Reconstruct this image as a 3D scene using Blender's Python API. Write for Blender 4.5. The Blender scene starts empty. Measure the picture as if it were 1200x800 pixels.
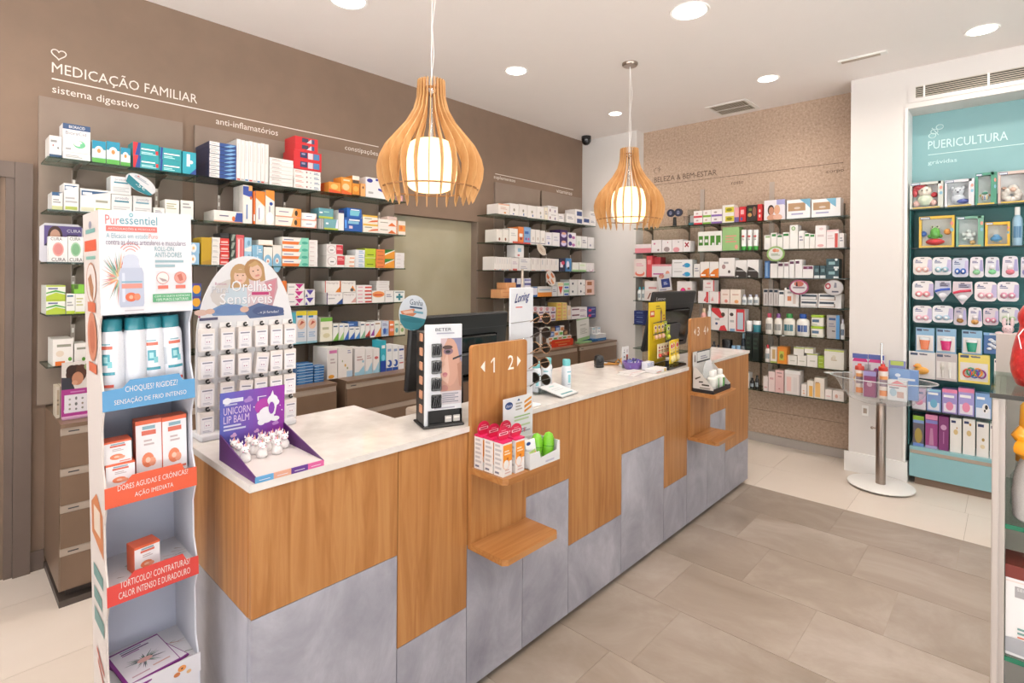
import bpy, bmesh, math, random
from mathutils import Vector, Matrix

# brightness of the daylight, the lamps and the exposure; the main surface colours
INK, SUN, SKY, EXPO, GLOBE, DLP, SPREAD = .72, 36.0, 1.1, 0.20, 2.4, 6.0, 2.6
LAMP = (1.0, .89, .79)
C_TAUPE0, C_TAUPE1 = '826d5d', '887261'
C_OAK0, C_OAK1, C_OAK2, C_OAK3 = '96602f', 'a9723f', 'b5804c', 'bf8d5a'
C_CON0, C_CON1, C_CON2 = '84838e', '9f9ea8', 'bebdc6'
C_TD0, C_TD1, C_TD2 = '857769', '9c8f83', 'b6aca3'
C_TL0, C_TL1 = 'd8ccc0', 'e0d6cc'

# ------------------------------------------------------------------ camera, sky, light, exposure
scene = bpy.context.scene
COL = scene.collection
PI = math.pi
cam_data = bpy.data.cameras.new('camera')
cam = bpy.data.objects.new('camera', cam_data)
COL.objects.link(cam)
cam_data.sensor_width = 36.0
cam_data.lens = 628.1 / 1200 * 36.0
cam_data.shift_y = -76.6 / 1200
cam_data.clip_start = 0.05
yaw, roll = -0.750009, 0.0070588
fw = Vector((math.sin(yaw), math.cos(yaw), 0)); r0 = Vector((math.cos(yaw), -math.sin(yaw), 0)); u0 = Vector((0, 0, 1))
rt = r0 * math.cos(roll) + u0 * math.sin(roll); up = -r0 * math.sin(roll) + u0 * math.cos(roll)
cam.matrix_world = Matrix(((rt.x, up.x, -fw.x, 0), (rt.y, up.y, -fw.y, 0), (rt.z, up.z, -fw.z, 1.55), (0, 0, 0, 1)))
scene.camera = cam

world = bpy.data.worlds.new('street_daylight'); scene.world = world
world.use_nodes = True
bg = world.node_tree.nodes['Background']
bg.inputs[0].default_value = (0.93, 0.97, 1.0, 1); bg.inputs[1].default_value = SKY
scene.view_settings.view_transform = 'Standard'
scene.view_settings.look = 'None'
scene.view_settings.exposure = EXPO
scene.view_settings.gamma = 1.0

sun_data = bpy.data.lights.new('sun', 'SUN'); sun_data.energy = SUN; sun_data.angle = .01; sun_data.color = (1.0, .985, .96)
sun = bpy.data.objects.new('sun', sun_data); COL.objects.link(sun)
sun.rotation_euler = Vector((.36, -.36, -.86)).to_track_quat('-Z', 'Y').to_euler()

def area(name, loc, size, power, color, spread=PI, rot=(0, 0, 0), size_y=None, shape='DISK', portal=False):
    d = bpy.data.lights.new(name, 'AREA'); d.shape = shape; d.size = size
    if size_y: d.size_y = size_y
    d.energy = power; d.color = color; d.spread = spread
    if portal: d.cycles.is_portal = True
    o = bpy.data.objects.new(name, d); o.location = loc; o.rotation_euler = rot; COL.objects.link(o); return o

area('shopfront_portal', (-0.4, -2.45, 1.4), 6.0, 1, (1, 1, 1), rot=(PI / 2, 0, 0), size_y=2.7, shape='RECTANGLE', portal=True)

area('shopfront_portal', (2.58, .3, 1.45), 5.6, 1, (1, 1, 1), rot=(PI / 2, 0, PI / 2), size_y=2.9, shape='RECTANGLE', portal=True)
# ------------------------------------------------------------------ helpers
def lin(c):
    return c / 12.92 if c <= 0.04045 else ((c + 0.055) / 1.055) ** 2.4
def hx(h):
    if isinstance(h, tuple): return h
    if len(h) == 3: h = ''.join(a + a for a in h)
    return tuple(lin(int(h[i:i + 2], 16) / 255) for i in (0, 2, 4)) + (1.0,)

def new_mat(name):
    m = bpy.data.materials.new(name); m.use_nodes = True
    nt = m.node_tree; b = nt.nodes['Principled BSDF']
    return m, nt, b

def solid(name, col, rough=.5, metal=0.0, spec=.5, noise=0.03, scale=30, trans=0.0, coat=0.0):
    """plain paint / plastic / metal with a little procedural variation"""
    m, nt, b = new_mat(name); c = hx(col)
    n = nt.nodes.new('ShaderNodeTexNoise'); n.inputs['Scale'].default_value = scale; n.inputs['Detail'].default_value = 3
    t = nt.nodes.new('ShaderNodeTexCoord'); nt.links.new(t.outputs['Object'], n.inputs['Vector'])
    r = nt.nodes.new('ShaderNodeMix'); r.data_type = 'RGBA'
    r.inputs['A'].default_value = tuple(x * (1 - noise) for x in c[:3]) + (1,)
    r.inputs['B'].default_value = tuple(min(1, x * (1 + noise)) for x in c[:3]) + (1,)
    nt.links.new(n.outputs['Fac'], r.inputs['Factor']); nt.links.new(r.outputs['Result'], b.inputs['Base Color'])
    b.inputs['Roughness'].default_value = rough; b.inputs['Metallic'].default_value = metal
    b.inputs['Specular IOR Level'].default_value = spec
    b.inputs['Transmission Weight'].default_value = trans
    b.inputs['Coat Weight'].default_value = coat
    return m

def print_mat(name, rough, coat=0.0, ink=.84):
    """printed carton: the flat print is carried by the colour attribute Col"""
    m, nt, b = new_mat(name)
    a = nt.nodes.new('ShaderNodeAttribute'); a.attribute_name = 'Col'
    dk = nt.nodes.new('ShaderNodeMix'); dk.data_type = 'RGBA'; dk.blend_type = 'MULTIPLY'; dk.inputs['Factor'].default_value = 1.0
    dk.inputs['B'].default_value = (ink, ink, ink * 1.01, 1)      # reflectance of the board the print sits on
    nt.links.new(a.outputs['Color'], dk.inputs['A']); nt.links.new(dk.outputs['Result'], b.inputs['Base Color'])
    n = nt.nodes.new('ShaderNodeTexNoise'); n.inputs['Scale'].default_value = 60
    mr = nt.nodes.new('ShaderNodeMapRange'); mr.inputs['To Min'].default_value = rough - .06; mr.inputs['To Max'].default_value = rough + .06
    nt.links.new(n.outputs['Fac'], mr.inputs['Value']); nt.links.new(mr.outputs['Result'], b.inputs['Roughness'])
    b.inputs['Coat Weight'].default_value = coat
    return m

def glassy(name, tint, gloss=0.08, rough=0.02, most=.45):
    """thin clear sheet: see-through with a fresnel reflection"""
    m = bpy.data.materials.new(name); m.use_nodes = True; nt = m.node_tree; nt.nodes.clear()
    o = nt.nodes.new('ShaderNodeOutputMaterial'); mx = nt.nodes.new('ShaderNodeMixShader')
    tr = nt.nodes.new('ShaderNodeBsdfTransparent'); tr.inputs[0].default_value = hx(tint)
    gl = nt.nodes.new('ShaderNodeBsdfGlossy'); gl.inputs['Roughness'].default_value = rough
    lw = nt.nodes.new('ShaderNodeLayerWeight'); pw = nt.nodes.new('ShaderNodeMath'); pw.operation = 'POWER'; pw.inputs[1].default_value = 4.0
    nt.links.new(lw.outputs['Facing'], pw.inputs[0])
    mr = nt.nodes.new('ShaderNodeMapRange'); mr.inputs['To Min'].default_value = gloss; mr.inputs['To Max'].default_value = most
    nt.links.new(pw.outputs[0], mr.inputs['Value']); nt.links.new(mr.outputs['Result'], mx.inputs[0])
    nt.links.new(tr.outputs[0], mx.inputs[1]); nt.links.new(gl.outputs[0], mx.inputs[2]); nt.links.new(mx.outputs[0], o.inputs[0])
    return m

def film(name, fac, edge, col='f2f5f6'):
    """clear plastic with a milky sheen that thickens where it is seen edge-on"""
    m = bpy.data.materials.new(name); m.use_nodes = True; nt = m.node_tree; nt.nodes.clear()
    o = nt.nodes.new('ShaderNodeOutputMaterial'); mx = nt.nodes.new('ShaderNodeMixShader')
    tr = nt.nodes.new('ShaderNodeBsdfTransparent'); pb = nt.nodes.new('ShaderNodeBsdfPrincipled')
    pb.inputs['Base Color'].default_value = hx(col); pb.inputs['Roughness'].default_value = .12
    lw = nt.nodes.new('ShaderNodeLayerWeight'); pw = nt.nodes.new('ShaderNodeMath'); pw.operation = 'POWER'; pw.inputs[1].default_value = 3.0
    mr = nt.nodes.new('ShaderNodeMapRange'); mr.inputs['To Min'].default_value = fac; mr.inputs['To Max'].default_value = edge
    nt.links.new(lw.outputs['Facing'], pw.inputs[0]); nt.links.new(pw.outputs[0], mr.inputs['Value']); nt.links.new(mr.outputs['Result'], mx.inputs[0])
    nt.links.new(tr.outputs[0], mx.inputs[1]); nt.links.new(pb.outputs[0], mx.inputs[2]); nt.links.new(mx.outputs[0], o.inputs[0])
    return m

def emit(name, col, s):
    m = bpy.data.materials.new(name); m.use_nodes = True; nt = m.node_tree; nt.nodes.clear()
    o = nt.nodes.new('ShaderNodeOutputMaterial'); e = nt.nodes.new('ShaderNodeEmission')
    e.inputs[0].default_value = hx(col) if isinstance(col, str) else col; e.inputs[1].default_value = s
    nt.links.new(e.outputs[0], o.inputs[0]); return m

def ramp_mat(name, stops, scale, detail=4, rough=.5, stretch=(1, 1, 1), dist=0.0, bump=0.0, coord='Object', coat=0.0, spec=.5, randomize=0.0, nrough=.55):
    m, nt, b = new_mat(name)
    t = nt.nodes.new('ShaderNodeTexCoord'); mp = nt.nodes.new('ShaderNodeMapping'); mp.inputs['Scale'].default_value = stretch
    nt.links.new(t.outputs[coord], mp.inputs['Vector'])
    vec = mp.outputs[0]
    if randomize:
        oi = nt.nodes.new('ShaderNodeObjectInfo'); mu = nt.nodes.new('ShaderNodeMath'); mu.operation = 'MULTIPLY'; mu.inputs[1].default_value = 37
        nt.links.new(oi.outputs['Random'], mu.inputs[0])
        ad = nt.nodes.new('ShaderNodeVectorMath'); nt.links.new(vec, ad.inputs[0]); nt.links.new(mu.outputs[0], ad.inputs[1]); vec = ad.outputs[0]
    n = nt.nodes.new('ShaderNodeTexNoise'); n.inputs['Scale'].default_value = scale; n.inputs['Detail'].default_value = detail
    n.inputs['Distortion'].default_value = dist; n.inputs['Roughness'].default_value = nrough
    nt.links.new(vec, n.inputs['Vector'])
    r = nt.nodes.new('ShaderNodeValToRGB'); els = r.color_ramp.elements
    els[0].position, els[0].color = stops[0][0], hx(stops[0][1]); els[1].position, els[1].color = stops[-1][0], hx(stops[-1][1])
    for p, c in stops[1:-1]:
        e = els.new(p); e.color = hx(c)
    nt.links.new(n.outputs['Fac'], r.inputs[0])
    out = r.outputs[0]
    if randomize:
        hs = nt.nodes.new('ShaderNodeHueSaturation'); mr = nt.nodes.new('ShaderNodeMapRange')
        mr.inputs['To Min'].default_value = 1 - randomize; mr.inputs['To Max'].default_value = 1 + randomize
        nt.links.new(oi.outputs['Random'], mr.inputs['Value']); nt.links.new(mr.outputs['Result'], hs.inputs['Value'])
        nt.links.new(out, hs.inputs['Color']); out = hs.outputs[0]
    nt.links.new(out, b.inputs['Base Color'])
    b.inputs['Roughness'].default_value = rough; b.inputs['Coat Weight'].default_value = coat; b.inputs['Specular IOR Level'].default_value = spec
    if bump:
        bp = nt.nodes.new('ShaderNodeBump'); bp.inputs['Strength'].default_value = bump; bp.inputs['Distance'].default_value = .002
        nt.links.new(n.outputs['Fac'], bp.inputs['Height']); nt.links.new(bp.outputs[0], b.inputs['Normal'])
    return m

M = {}
M['carton'] = print_mat('printed_carton', .42, .15)
M['plastic'] = print_mat('coloured_plastic', .28, .2)
M['paper'] = print_mat('printed_board', .5, ink=INK)
M['taupe'] = ramp_mat('taupe_wall_paint', [(.3, C_TAUPE0), (.7, C_TAUPE1)], 6, 4, .75, bump=.05)
M['taupe_panel'] = ramp_mat('taupe_shelf_panel', [(.3, '88776b'), (.7, '8e7e71')], 5, 3, .55)
M['taupe_lacquer'] = ramp_mat('taupe_cabinet_laminate', [(.3, '745e4c'), (.7, '7b6452')], 5, 3, .38)
M['handle_strip'] = solid('pale_handle_strip', 'b0a193', .35)
M['door_paint'] = ramp_mat('taupe_door_paint', [(.3, '6a5b52'), (.7, '706158')], 4, 3, .5)
M['white_wall'] = solid('white_wall_paint', 'dedad7', .7, noise=.012, scale=8)
M['ceiling'] = solid('white_ceiling_paint', 'f3eeec', .8, noise=.01, scale=6)
M['white'] = solid('white_lacquer', 'efeeec', .3, noise=.01)
M['white_plastic'] = solid('white_plastic_sheet', 'eef0f4', .35, noise=.01)
M['quartz'] = ramp_mat('white_quartz_worktop', [(.35, 'cfc9c4'), (.6, 'd8d3ce'), (.75, 'dedad6')], 14, 6, .09, spec=.55)
M['oak'] = ramp_mat('oak_veneer', [(.25, C_OAK0), (.45, C_OAK1), (.6, C_OAK2), (.8, C_OAK3)], 3.0, 6, .38, stretch=(9, 9, .55), dist=1.1, randomize=.04, bump=.05)
M['oak_flat'] = ramp_mat('oak_veneer_shelf', [(.25, C_OAK0), (.45, C_OAK1), (.6, C_OAK2), (.8, C_OAK3)], 3.0, 6, .38, stretch=(.55, 9, 9), dist=1.1, randomize=.04)
M['concrete'] = ramp_mat('grey_concrete_laminate', [(.25, C_CON0), (.5, C_CON1), (.75, C_CON2)], 3.2, 8, .42, stretch=(1, 1.2, .8), dist=.6, randomize=.03, nrough=.65)
M['plinth'] = solid('dark_plinth', '544a44', .5)
M['tile_dark'] = ramp_mat('greige_floor_tile', [(.2, C_TD0), (.5, C_TD1), (.8, C_TD2)], 1.6, 8, .4, stretch=(1, 1.25, 1), dist=.6, randomize=.05, nrough=.65)
M['tile_light'] = ramp_mat('cream_floor_tile', [(.25, C_TL0), (.75, C_TL1)], 1.6, 6, .3, dist=.5, randomize=.012)
M['bounce_paving'] = solid('pale_bounce_paving', 'cac8c6', .8, scale=3)  # pale finish of the added slab that reflects sun indoors
M['grout'] = solid('grout', 'aa9c8e', .8)
M['gondola'] = solid('warm_grey_gondola_panel', 'b3a9a2', .4, noise=.01)
M['clad'] = None
M['teal'] = ramp_mat('teal_wall_lacquer', [(.3, '86b2b6'), (.7, '8cb8bc')], 4, 3, .35)
M['teal_dark'] = solid('deep_teal_back_panel', '2f6d70', .35)
M['teal_light'] = solid('pale_teal_cabinet', '8ab9c0', .35)
M['black'] = solid('black_plastic', '232324', .35)
M['black_gloss'] = solid('black_gloss_plastic', '141415', .12)
M['dark_grey'] = solid('dark_grey_plastic', '3a3a3e', .4)
M['steel'] = solid('brushed_steel', 'a89a90', .28, metal=1.0, noise=.06, scale=80)
M['chrome'] = solid('chrome_wire', 'c8c8c8', .15, metal=1.0)
M['bronze'] = solid('bronze_bracket', '6f6458', .4, metal=.6)
M['upright'] = solid('slotted_upright', 'b6aaa0', .4, metal=.4)
M['slot'] = solid('upright_slot', 'f6f2ec', .5)
M['gold'] = solid('gold_foil', 'c8924a', .3, metal=.7)
M['glass'] = glassy('shelf_glass', 'e2ece8', .05)
M['glass_edge'] = glassy('shelf_glass_edge', '9db8ae', .1)
M['green_edge'] = solid('green_glass_edge', '2f7f62', .15, trans=.3)
M['acrylic'] = glassy('clear_acrylic', 'eef2f2', .06)
M['clear_disc'] = glassy('clear_disc', 'fafcfc', .015, most=.12)
M['bowl'] = film('acrylic_bowl', .10, .55)
M['film'] = film('crumpled_film', .38, .8)
M['skirting'] = solid('pale_grey_skirting', 'b4ada8', .5)
M['bowl_rim'] = solid('acrylic_rim', 'dfe6e8', .15, trans=.35)
M['smoke_lens'] = glassy('brown_sun_lens', '4a4038', .12)
M['green_lens'] = glassy('green_sun_lens', '3c463e', .12)
M['plywood'] = ramp_mat('birch_plywood', [(.3, 'c08e58'), (.55, 'cfa06a'), (.8, 'dab07c')], 6, 5, .5, stretch=(4, 4, 1), dist=.5)
M['ply_edge'] = solid('plywood_edge', '9a6c40', .6)
M['lettering_white'] = solid('white_lettering', 'e6ddd4', .6, noise=0)
M['lettering_brown'] = solid('brown_lettering', '5f4c40', .6, noise=0)
M['lettering_pale'] = solid('pale_teal_lettering', 'd8f0ee', .6, noise=0)
M['lamp_glow'] = emit('downlight_glow', (1.0, .93, .82, 1), 9.0)
M['globe'] = emit('opal_globe_glow', (1.0, .74, .40, 1), GLOBE)
M['grille_dark'] = solid('grille_shadow_gap', '3c3a36', .7)
M['grille_gold'] = solid('grille_fin', 'c9c2b2', .5)
M['olive'] = ramp_mat('olive_lacquered_glass', [(.3, 'aba48a'), (.7, 'b3ac93')], 3, 3, .08, coat=.6)
M['red_ceramic'] = ramp_mat('red_glitter_ceramic', [(.3, 'a81c20'), (.6, 'c92a2c'), (.75, 'dc5a50')], 90, 3, .3, coat=.5)
M['orange_cap'] = solid('orange_plastic_cap', 'f0a01e', .25, coat=.3)

def clad_material():
    m, nt, b = new_mat('speckled_stone_cladding')
    t = nt.nodes.new('ShaderNodeTexCoord')
    n1 = nt.nodes.new('ShaderNodeTexNoise'); n1.inputs['Scale'].default_value = 48; n1.inputs['Detail'].default_value = 6; n1.inputs['Roughness'].default_value = .75
    n2 = nt.nodes.new('ShaderNodeTexVoronoi'); n2.inputs['Scale'].default_value = 120
    nt.links.new(t.outputs['Object'], n1.inputs['Vector']); nt.links.new(t.outputs['Object'], n2.inputs['Vector'])
    r = nt.nodes.new('ShaderNodeValToRGB'); e = r.color_ramp.elements
    e[0].position, e[0].color = .30, hx('8a6f5c'); e[1].position, e[1].color = .72, hx('d6bfae')
    k = e.new(.42); k.color = hx('b29a86'); k = e.new(.55); k.color = hx('c0a894')
    nt.links.new(n1.outputs['Fac'], r.inputs[0])
    r2 = nt.nodes.new('ShaderNodeValToRGB'); e = r2.color_ramp.elements
    e[0].position, e[0].color = .02, hx('9b8271'); e[1].position, e[1].color = .22, (1, 1, 1, 1)
    nt.links.new(n2.outputs['Distance'], r2.inputs[0])
    mx = nt.nodes.new('ShaderNodeMix'); mx.data_type = 'RGBA'; mx.blend_type = 'MULTIPLY'; mx.inputs['Factor'].default_value = .22
    nt.links.new(r.outputs[0], mx.inputs['A']); nt.links.new(r2.outputs[0], mx.inputs['B']); nt.links.new(mx.outputs['Result'], b.inputs['Base Color'])
    b.inputs['Roughness'].default_value = .7
    return m
M['clad'] = clad_material()

# ---------------- text outlines, one cached mesh per string
TXT = {}
def text_geo(s):
    if s in TXT: return TXT[s]
    c = bpy.data.curves.new('t', 'FONT'); c.body = s; c.size = 1.0; c.resolution_u = 2
    o = bpy.data.objects.new('t', c)
    me = o.to_mesh()
    vs = [(v.co.x, v.co.y) for v in me.vertices]; fs = [tuple(p.vertices) for p in me.polygons]
    o.to_mesh_clear(); bpy.data.objects.remove(o); bpy.data.curves.remove(c)
    x0 = min(v[0] for v in vs); x1 = max(v[0] for v in vs); y0 = min(v[1] for v in vs); y1 = max(v[1] for v in vs)
    TXT[s] = ([((x - x0) / (x1 - x0), (y - y0) / (y1 - y0)) for x, y in vs], fs, (x1 - x0), (y1 - y0))
    return TXT[s]

class MB:
    """collects coloured polygons and builds ONE mesh object"""
    def __init__(s): s.v = []; s.f = []; s.c = []; s.m = []; s.sm = []; s.col = (1, 1, 1, 1); s.mi = 0; s.smooth = False; s.lift = 0.0004
    def setc(s, c): s.col = hx(c); return s
    def add(s, vs, fs):
        b = len(s.v); s.v += [tuple(p) for p in vs]
        for f in fs:
            s.f.append(tuple(i + b for i in f)); s.c.append(s.col); s.m.append(s.mi); s.sm.append(s.smooth)
        return s
    def box(s, x0, y0, z0, x1, y1, z1, ch=0.0):
        if ch <= 0:
            s.add([(x0, y0, z0), (x1, y0, z0), (x1, y1, z0), (x0, y1, z0), (x0, y0, z1), (x1, y0, z1), (x1, y1, z1), (x0, y1, z1)],
                  [(3, 2, 1, 0), (4, 5, 6, 7), (0, 1, 5, 4), (1, 2, 6, 5), (2, 3, 7, 6), (3, 0, 4, 7)])
        else:
            ring = lambda z, i: [(x0 + i + ch, y0 + i, z), (x1 - i - ch, y0 + i, z), (x1 - i, y0 + i + ch, z), (x1 - i, y1 - i - ch, z), (x1 - i - ch, y1 - i, z), (x0 + i + ch, y1 - i, z), (x0 + i, y1 - i - ch, z), (x0 + i, y0 + i + ch, z)]
            vs = ring(z0, ch * .7) + ring(z0 + ch, 0) + ring(z1 - ch, 0) + ring(z1, ch * .7)
            fs = [tuple(range(7, -1, -1)), tuple(range(24, 32))]
            for k in range(3):
                for i in range(8):
                    j = (i + 1) % 8; fs.append((k * 8 + i, k * 8 + j, k * 8 + 8 + j, k * 8 + 8 + i))
            s.add(vs, fs)
        return s
    def prism(s, pts, axis, a, b):
        """extrude the polygon pts (u,v) along axis from a to b"""
        n = len(pts)
        def P(u, v, w): return {'x': (w, u, v), 'y': (u, w, v), 'z': (u, v, w)}[axis]
        vs = [P(u, v, a) for u, v in pts] + [P(u, v, b) for u, v in pts]
        fs = [tuple(range(n - 1, -1, -1)), tuple(range(n, 2 * n))] + [(i, (i + 1) % n, n + (i + 1) % n, n + i) for i in range(n)]
        if axis == 'y': fs = [tuple(reversed(f)) for f in fs]
        s.add(vs, fs); return s
    def lathe(s, prof, n=20, cx=0, cy=0, cap=True, sx=1, sy=1):
        b0 = [(cx + r * sx * math.cos(2 * PI * i / n), cy + r * sy * math.sin(2 * PI * i / n), z) for r, z in prof for i in range(n)]
        fs = []
        for k in range(len(prof) - 1):
            for i in range(n):
                j = (i + 1) % n; fs.append((k * n + i, k * n + j, (k + 1) * n + j, (k + 1) * n + i))
        if cap: fs += [tuple(range(n - 1, -1, -1)), tuple(range((len(prof) - 1) * n, len(prof) * n))]
        s.add(b0, fs); return s
    def ball(s, c, r, n=12, k=8):
        if not isinstance(r, tuple): r = (r, r, r)
        vs = []; fs = []
        for a in range(1, k):
            t = PI * a / k
            for i in range(n):
                p = 2 * PI * i / n; vs.append((c[0] + r[0] * math.sin(t) * math.cos(p), c[1] + r[1] * math.sin(t) * math.sin(p), c[2] + r[2] * math.cos(t)))
        vs += [(c[0], c[1], c[2] + r[2]), (c[0], c[1], c[2] - r[2])]
        T, B = len(vs) - 2, len(vs) - 1
        for i in range(n):
            j = (i + 1) % n; fs.append((T, i, j)); fs.append((B, (k - 2) * n + j, (k - 2) * n + i))
            for a in range(k - 2): fs.append((a * n + i, (a + 1) * n + i, (a + 1) * n + j, a * n + j))
        s.add(vs, fs); return s
    def tube(s, pts, r, n=8, close=False):
        P = [Vector(p) for p in pts]; N = len(P); vs = []; fs = []
        prev = None
        for i, p in enumerate(P):
            d = (P[(i + 1) % N] - P[i - 1]) if close else (P[min(i + 1, N - 1)] - P[max(i - 1, 0)])
            d.normalize()
            if prev is None:
                a = Vector((0, 0, 1)) if abs(d.z) < .9 else Vector((1, 0, 0)); u = d.cross(a).normalized()
            else:
                u = (prev - d * prev.dot(d)).normalized()
            prev = u; w = d.cross(u); rr = r[i] if isinstance(r, (list, tuple)) else r
            vs += [tuple(p + (u * math.cos(2 * PI * k / n) + w * math.sin(2 * PI * k / n)) * rr) for k in range(n)]
        for i in range(N if close else N - 1):
            for k in range(n):
                j = (k + 1) % n; i2 = (i + 1) % N; fs.append((i * n + k, i * n + j, i2 * n + j, i2 * n + k))
        if not close: fs += [tuple(range(n - 1, -1, -1)), tuple(range((N - 1) * n, N * n))]
        s.add(vs, fs); return s
    # ---- flat print on a front face (plane y = y0, facing -y), u to the right, v up
    def deco(s, spec, x0, z0, w, h, y0=0.0, step=0.0003):
        y = y0 - step
        for d in spec.split(';'):
            t = d.split()
            if not t: continue
            k = t[0]
            if k == 'r':
                a, b, c, e = map(float, t[1:5]); s.setc(t[5]); s.quad(x0 + a * w, z0 + b * h, x0 + c * w, z0 + e * h, y)
            elif k == 'e':
                a, b, c, e = map(float, t[1:5]); s.setc(t[5])
                n = 16 if c * w > .01 else 10
                s.add([(x0 + (a + c * math.cos(2 * PI * i / n)) * w, y, z0 + (b + e * math.sin(2 * PI * i / n)) * h) for i in range(n)], [tuple(range(n))])
            elif k == 'p':
                q = list(map(float, t[1:-1])); s.setc(t[-1]); n = len(q) // 2
                s.add([(x0 + q[2 * i] * w, y, z0 + q[2 * i + 1] * h) for i in range(n)], [tuple(range(n))])
            elif k == 'l':
                a, b, c, e = map(float, t[1:5]); n = int(t[5]); s.setc(t[6]); hh = (e - b) / (2 * n - 1 if n > 1 else 1)
                for i in range(n):
                    zz = b + 2 * i * hh; cc = c if i % 2 == 0 else a + (c - a) * .78
                    th = hh if n > 1 else min(hh, .1)
                    s.quad(x0 + a * w, z0 + zz * h, x0 + cc * w, z0 + (zz + th) * h, y)
            elif k == 't':
                s.setc(t[6]); a, b, c, e = map(float, t[2:6]); s.text(t[1].replace('_', ' '), x0 + a * w, z0 + b * h, (c - a) * w, (e - b) * h, y)
            y -= step * .5
        return s
    def quad(s, xa, za, xb, zb, y): return s.add([(xa, y, za), (xb, y, za), (xb, y, zb), (xa, y, zb)], [(0, 1, 2, 3)])
    def text(s, st, x, z, w, h, y, keep=False):
        vs, fs, tw, th = text_geo(st)
        if keep: w = min(w, h * tw / th)
        s.add([(x + u * w, y, z + v * h) for u, v in vs], fs)
    def build(s, name, mats, parent=None, smooth=False, link=True):
        me = bpy.data.meshes.new(name); me.from_pydata(s.v, [], s.f)
        if not isinstance(mats, (list, tuple)): mats = [mats]
        for m in mats: me.materials.append(M[m] if isinstance(m, str) else m)
        at = me.color_attributes.new('Col', 'FLOAT_COLOR', 'CORNER')
        buf = []
        for f, c in zip(s.f, s.c): buf += list(c) * len(f)
        at.data.foreach_set('color', buf)
        me.polygons.foreach_set('material_index', s.m)
        me.polygons.foreach_set('use_smooth', [bool(x or smooth) for x in s.sm])
        if smooth or any(s.sm):
            bm = bmesh.new(); bm.from_mesh(me); bmesh.ops.recalc_face_normals(bm, faces=[f for f in bm.faces])
            for e in bm.edges:
                if len(e.link_faces) == 2 and e.calc_face_angle(0) > .7: e.smooth = False
            bm.to_mesh(me); bm.free()
        me.update()
        o = bpy.data.objects.new(name, me)
        if link: COL.objects.link(o)
        if parent is not None: o.parent = parent
        return o

def empty(name, loc=(0, 0, 0), rz=0.0, rx=0.0):
    o = bpy.data.objects.new(name, None); COL.objects.link(o); o.location = loc; o.rotation_euler = (rx, 0, rz); o.empty_display_size = .05
    return o
USED = {}
def tag(o, label=None, cat=None, group=None, kind=None):
    if label:
        n = len(label.split())
        if not 4 <= n <= 16: print('LABEL LENGTH', n, label)
        if label in USED: print('LABEL TWICE', label)
        USED[label] = 1
        o['label'] = label
    if cat: o['category'] = cat
    if group: o['group'] = group
    if kind: o['kind'] = kind
    return o
def struct(o): o['kind'] = 'structure'; return o
def place(o, loc, rz=0.0):
    o.location = loc; o.rotation_euler = (0, 0, rz); return o
def clone(o, parent=None):
    c = o.copy(); COL.objects.link(c)
    if parent is not None: c.parent = parent
    for ch in o.children: clone(ch, c)
    return c
FACE_X = PI / 2      # local front (-y) turned to face +x
def box_obj(name, mat, x0, y0, z0, x1, y1, z1, parent=None, ch=0.0):
    return MB().box(x0, y0, z0, x1, y1, z1, ch).build(name, mat, parent)
ORD = ['first', 'second', 'third', 'fourth', 'fifth', 'sixth', 'seventh', 'eighth', 'ninth', 'tenth', 'eleventh', 'twelfth', 'thirteenth', 'fourteenth', 'fifteenth', 'sixteenth', 'seventeenth', 'eighteenth', 'nineteenth', 'twentieth', 'twenty-first', 'twenty-second', 'twenty-third', 'twenty-fourth', 'twenty-fifth', 'twenty-sixth']

# ================================================================== THE SETTING
H = 3.15
floor = struct(box_obj('floor', 'grout', -3.9, -2.6, -.05, 2.7, 5.5, -.0015))
def tiles(rows, x0, x1, mat, w=.6):
    for ya, yb, joint in rows:
        x = joint - math.ceil((joint - x0) / w) * w
        while x < x1:
            a, b = max(x, x0), min(x + w, x1)
            if b - a > .02:
                t = MB().box(a + .0010, ya + .0010, -.03, b - .0010, yb - .0010, 0, .0).build('floor_tile', mat, floor)
            x += w
tiles([(4.161, 4.66, -.80), (4.66, 5.12, -.217), (5.12, 5.36, -.5)], -3.72, 2.6, 'tile_light')
tiles([(.55 + .45 * i, 1.0 + .45 * i, -1.9 + .3 * (i % 2)) for i in range(8)] + [(-.35, .10, -1.9), (.10, .55, -1.6)], -3.72, -1.50, 'tile_light')
tiles([(.11, .56, -1.0), (.56, 1.01, -.7), (1.01, 1.46, -.9), (1.46, 1.91, -1.21), (1.91, 2.36, -1.113), (2.36, 2.81, -.655), (2.81, 3.26, -.40), (3.26, 3.71, -.60), (3.71, 4.161, -.21)], -1.50, 2.6, 'tile_dark')

struct(MB().box(-14, -16, -.14, 16, -2.6, -.05).box(2.75, -2.6, -.14, 16, 14, -.05).build('unseen_bounce_pavement', 'bounce_paving'))  # unseen slab added outside the openings to bounce sunlight up onto the ceiling
struct(box_obj('ceiling', 'ceiling', -3.9, -2.6, H, 2.7, 5.5, H + .1))
# left wall with the recessed glazed hatch
wl = struct(box_obj('wall_left', 'taupe', -3.90, -2.6, 0, -3.72, 2.56, H))
for n, a in (('wall_section', (-3.90, 2.56, 0, -3.72, 3.52, .95)), ('wall_section', (-3.90, 2.56, 2.062, -3.72, 3.52, H)), ('wall_section', (-3.90, 3.52, 0, -3.72, 5.2, H))):
    box_obj(n, 'taupe', *a, parent=wl)
win = struct(box_obj('window_1', 'olive', -3.875, 2.562, .952, -3.80, 3.518, 2.06))
box_obj('window_frame', 'taupe_panel', -3.80, 3.50, .952, -3.722, 3.518, 2.06, parent=win)
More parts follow.
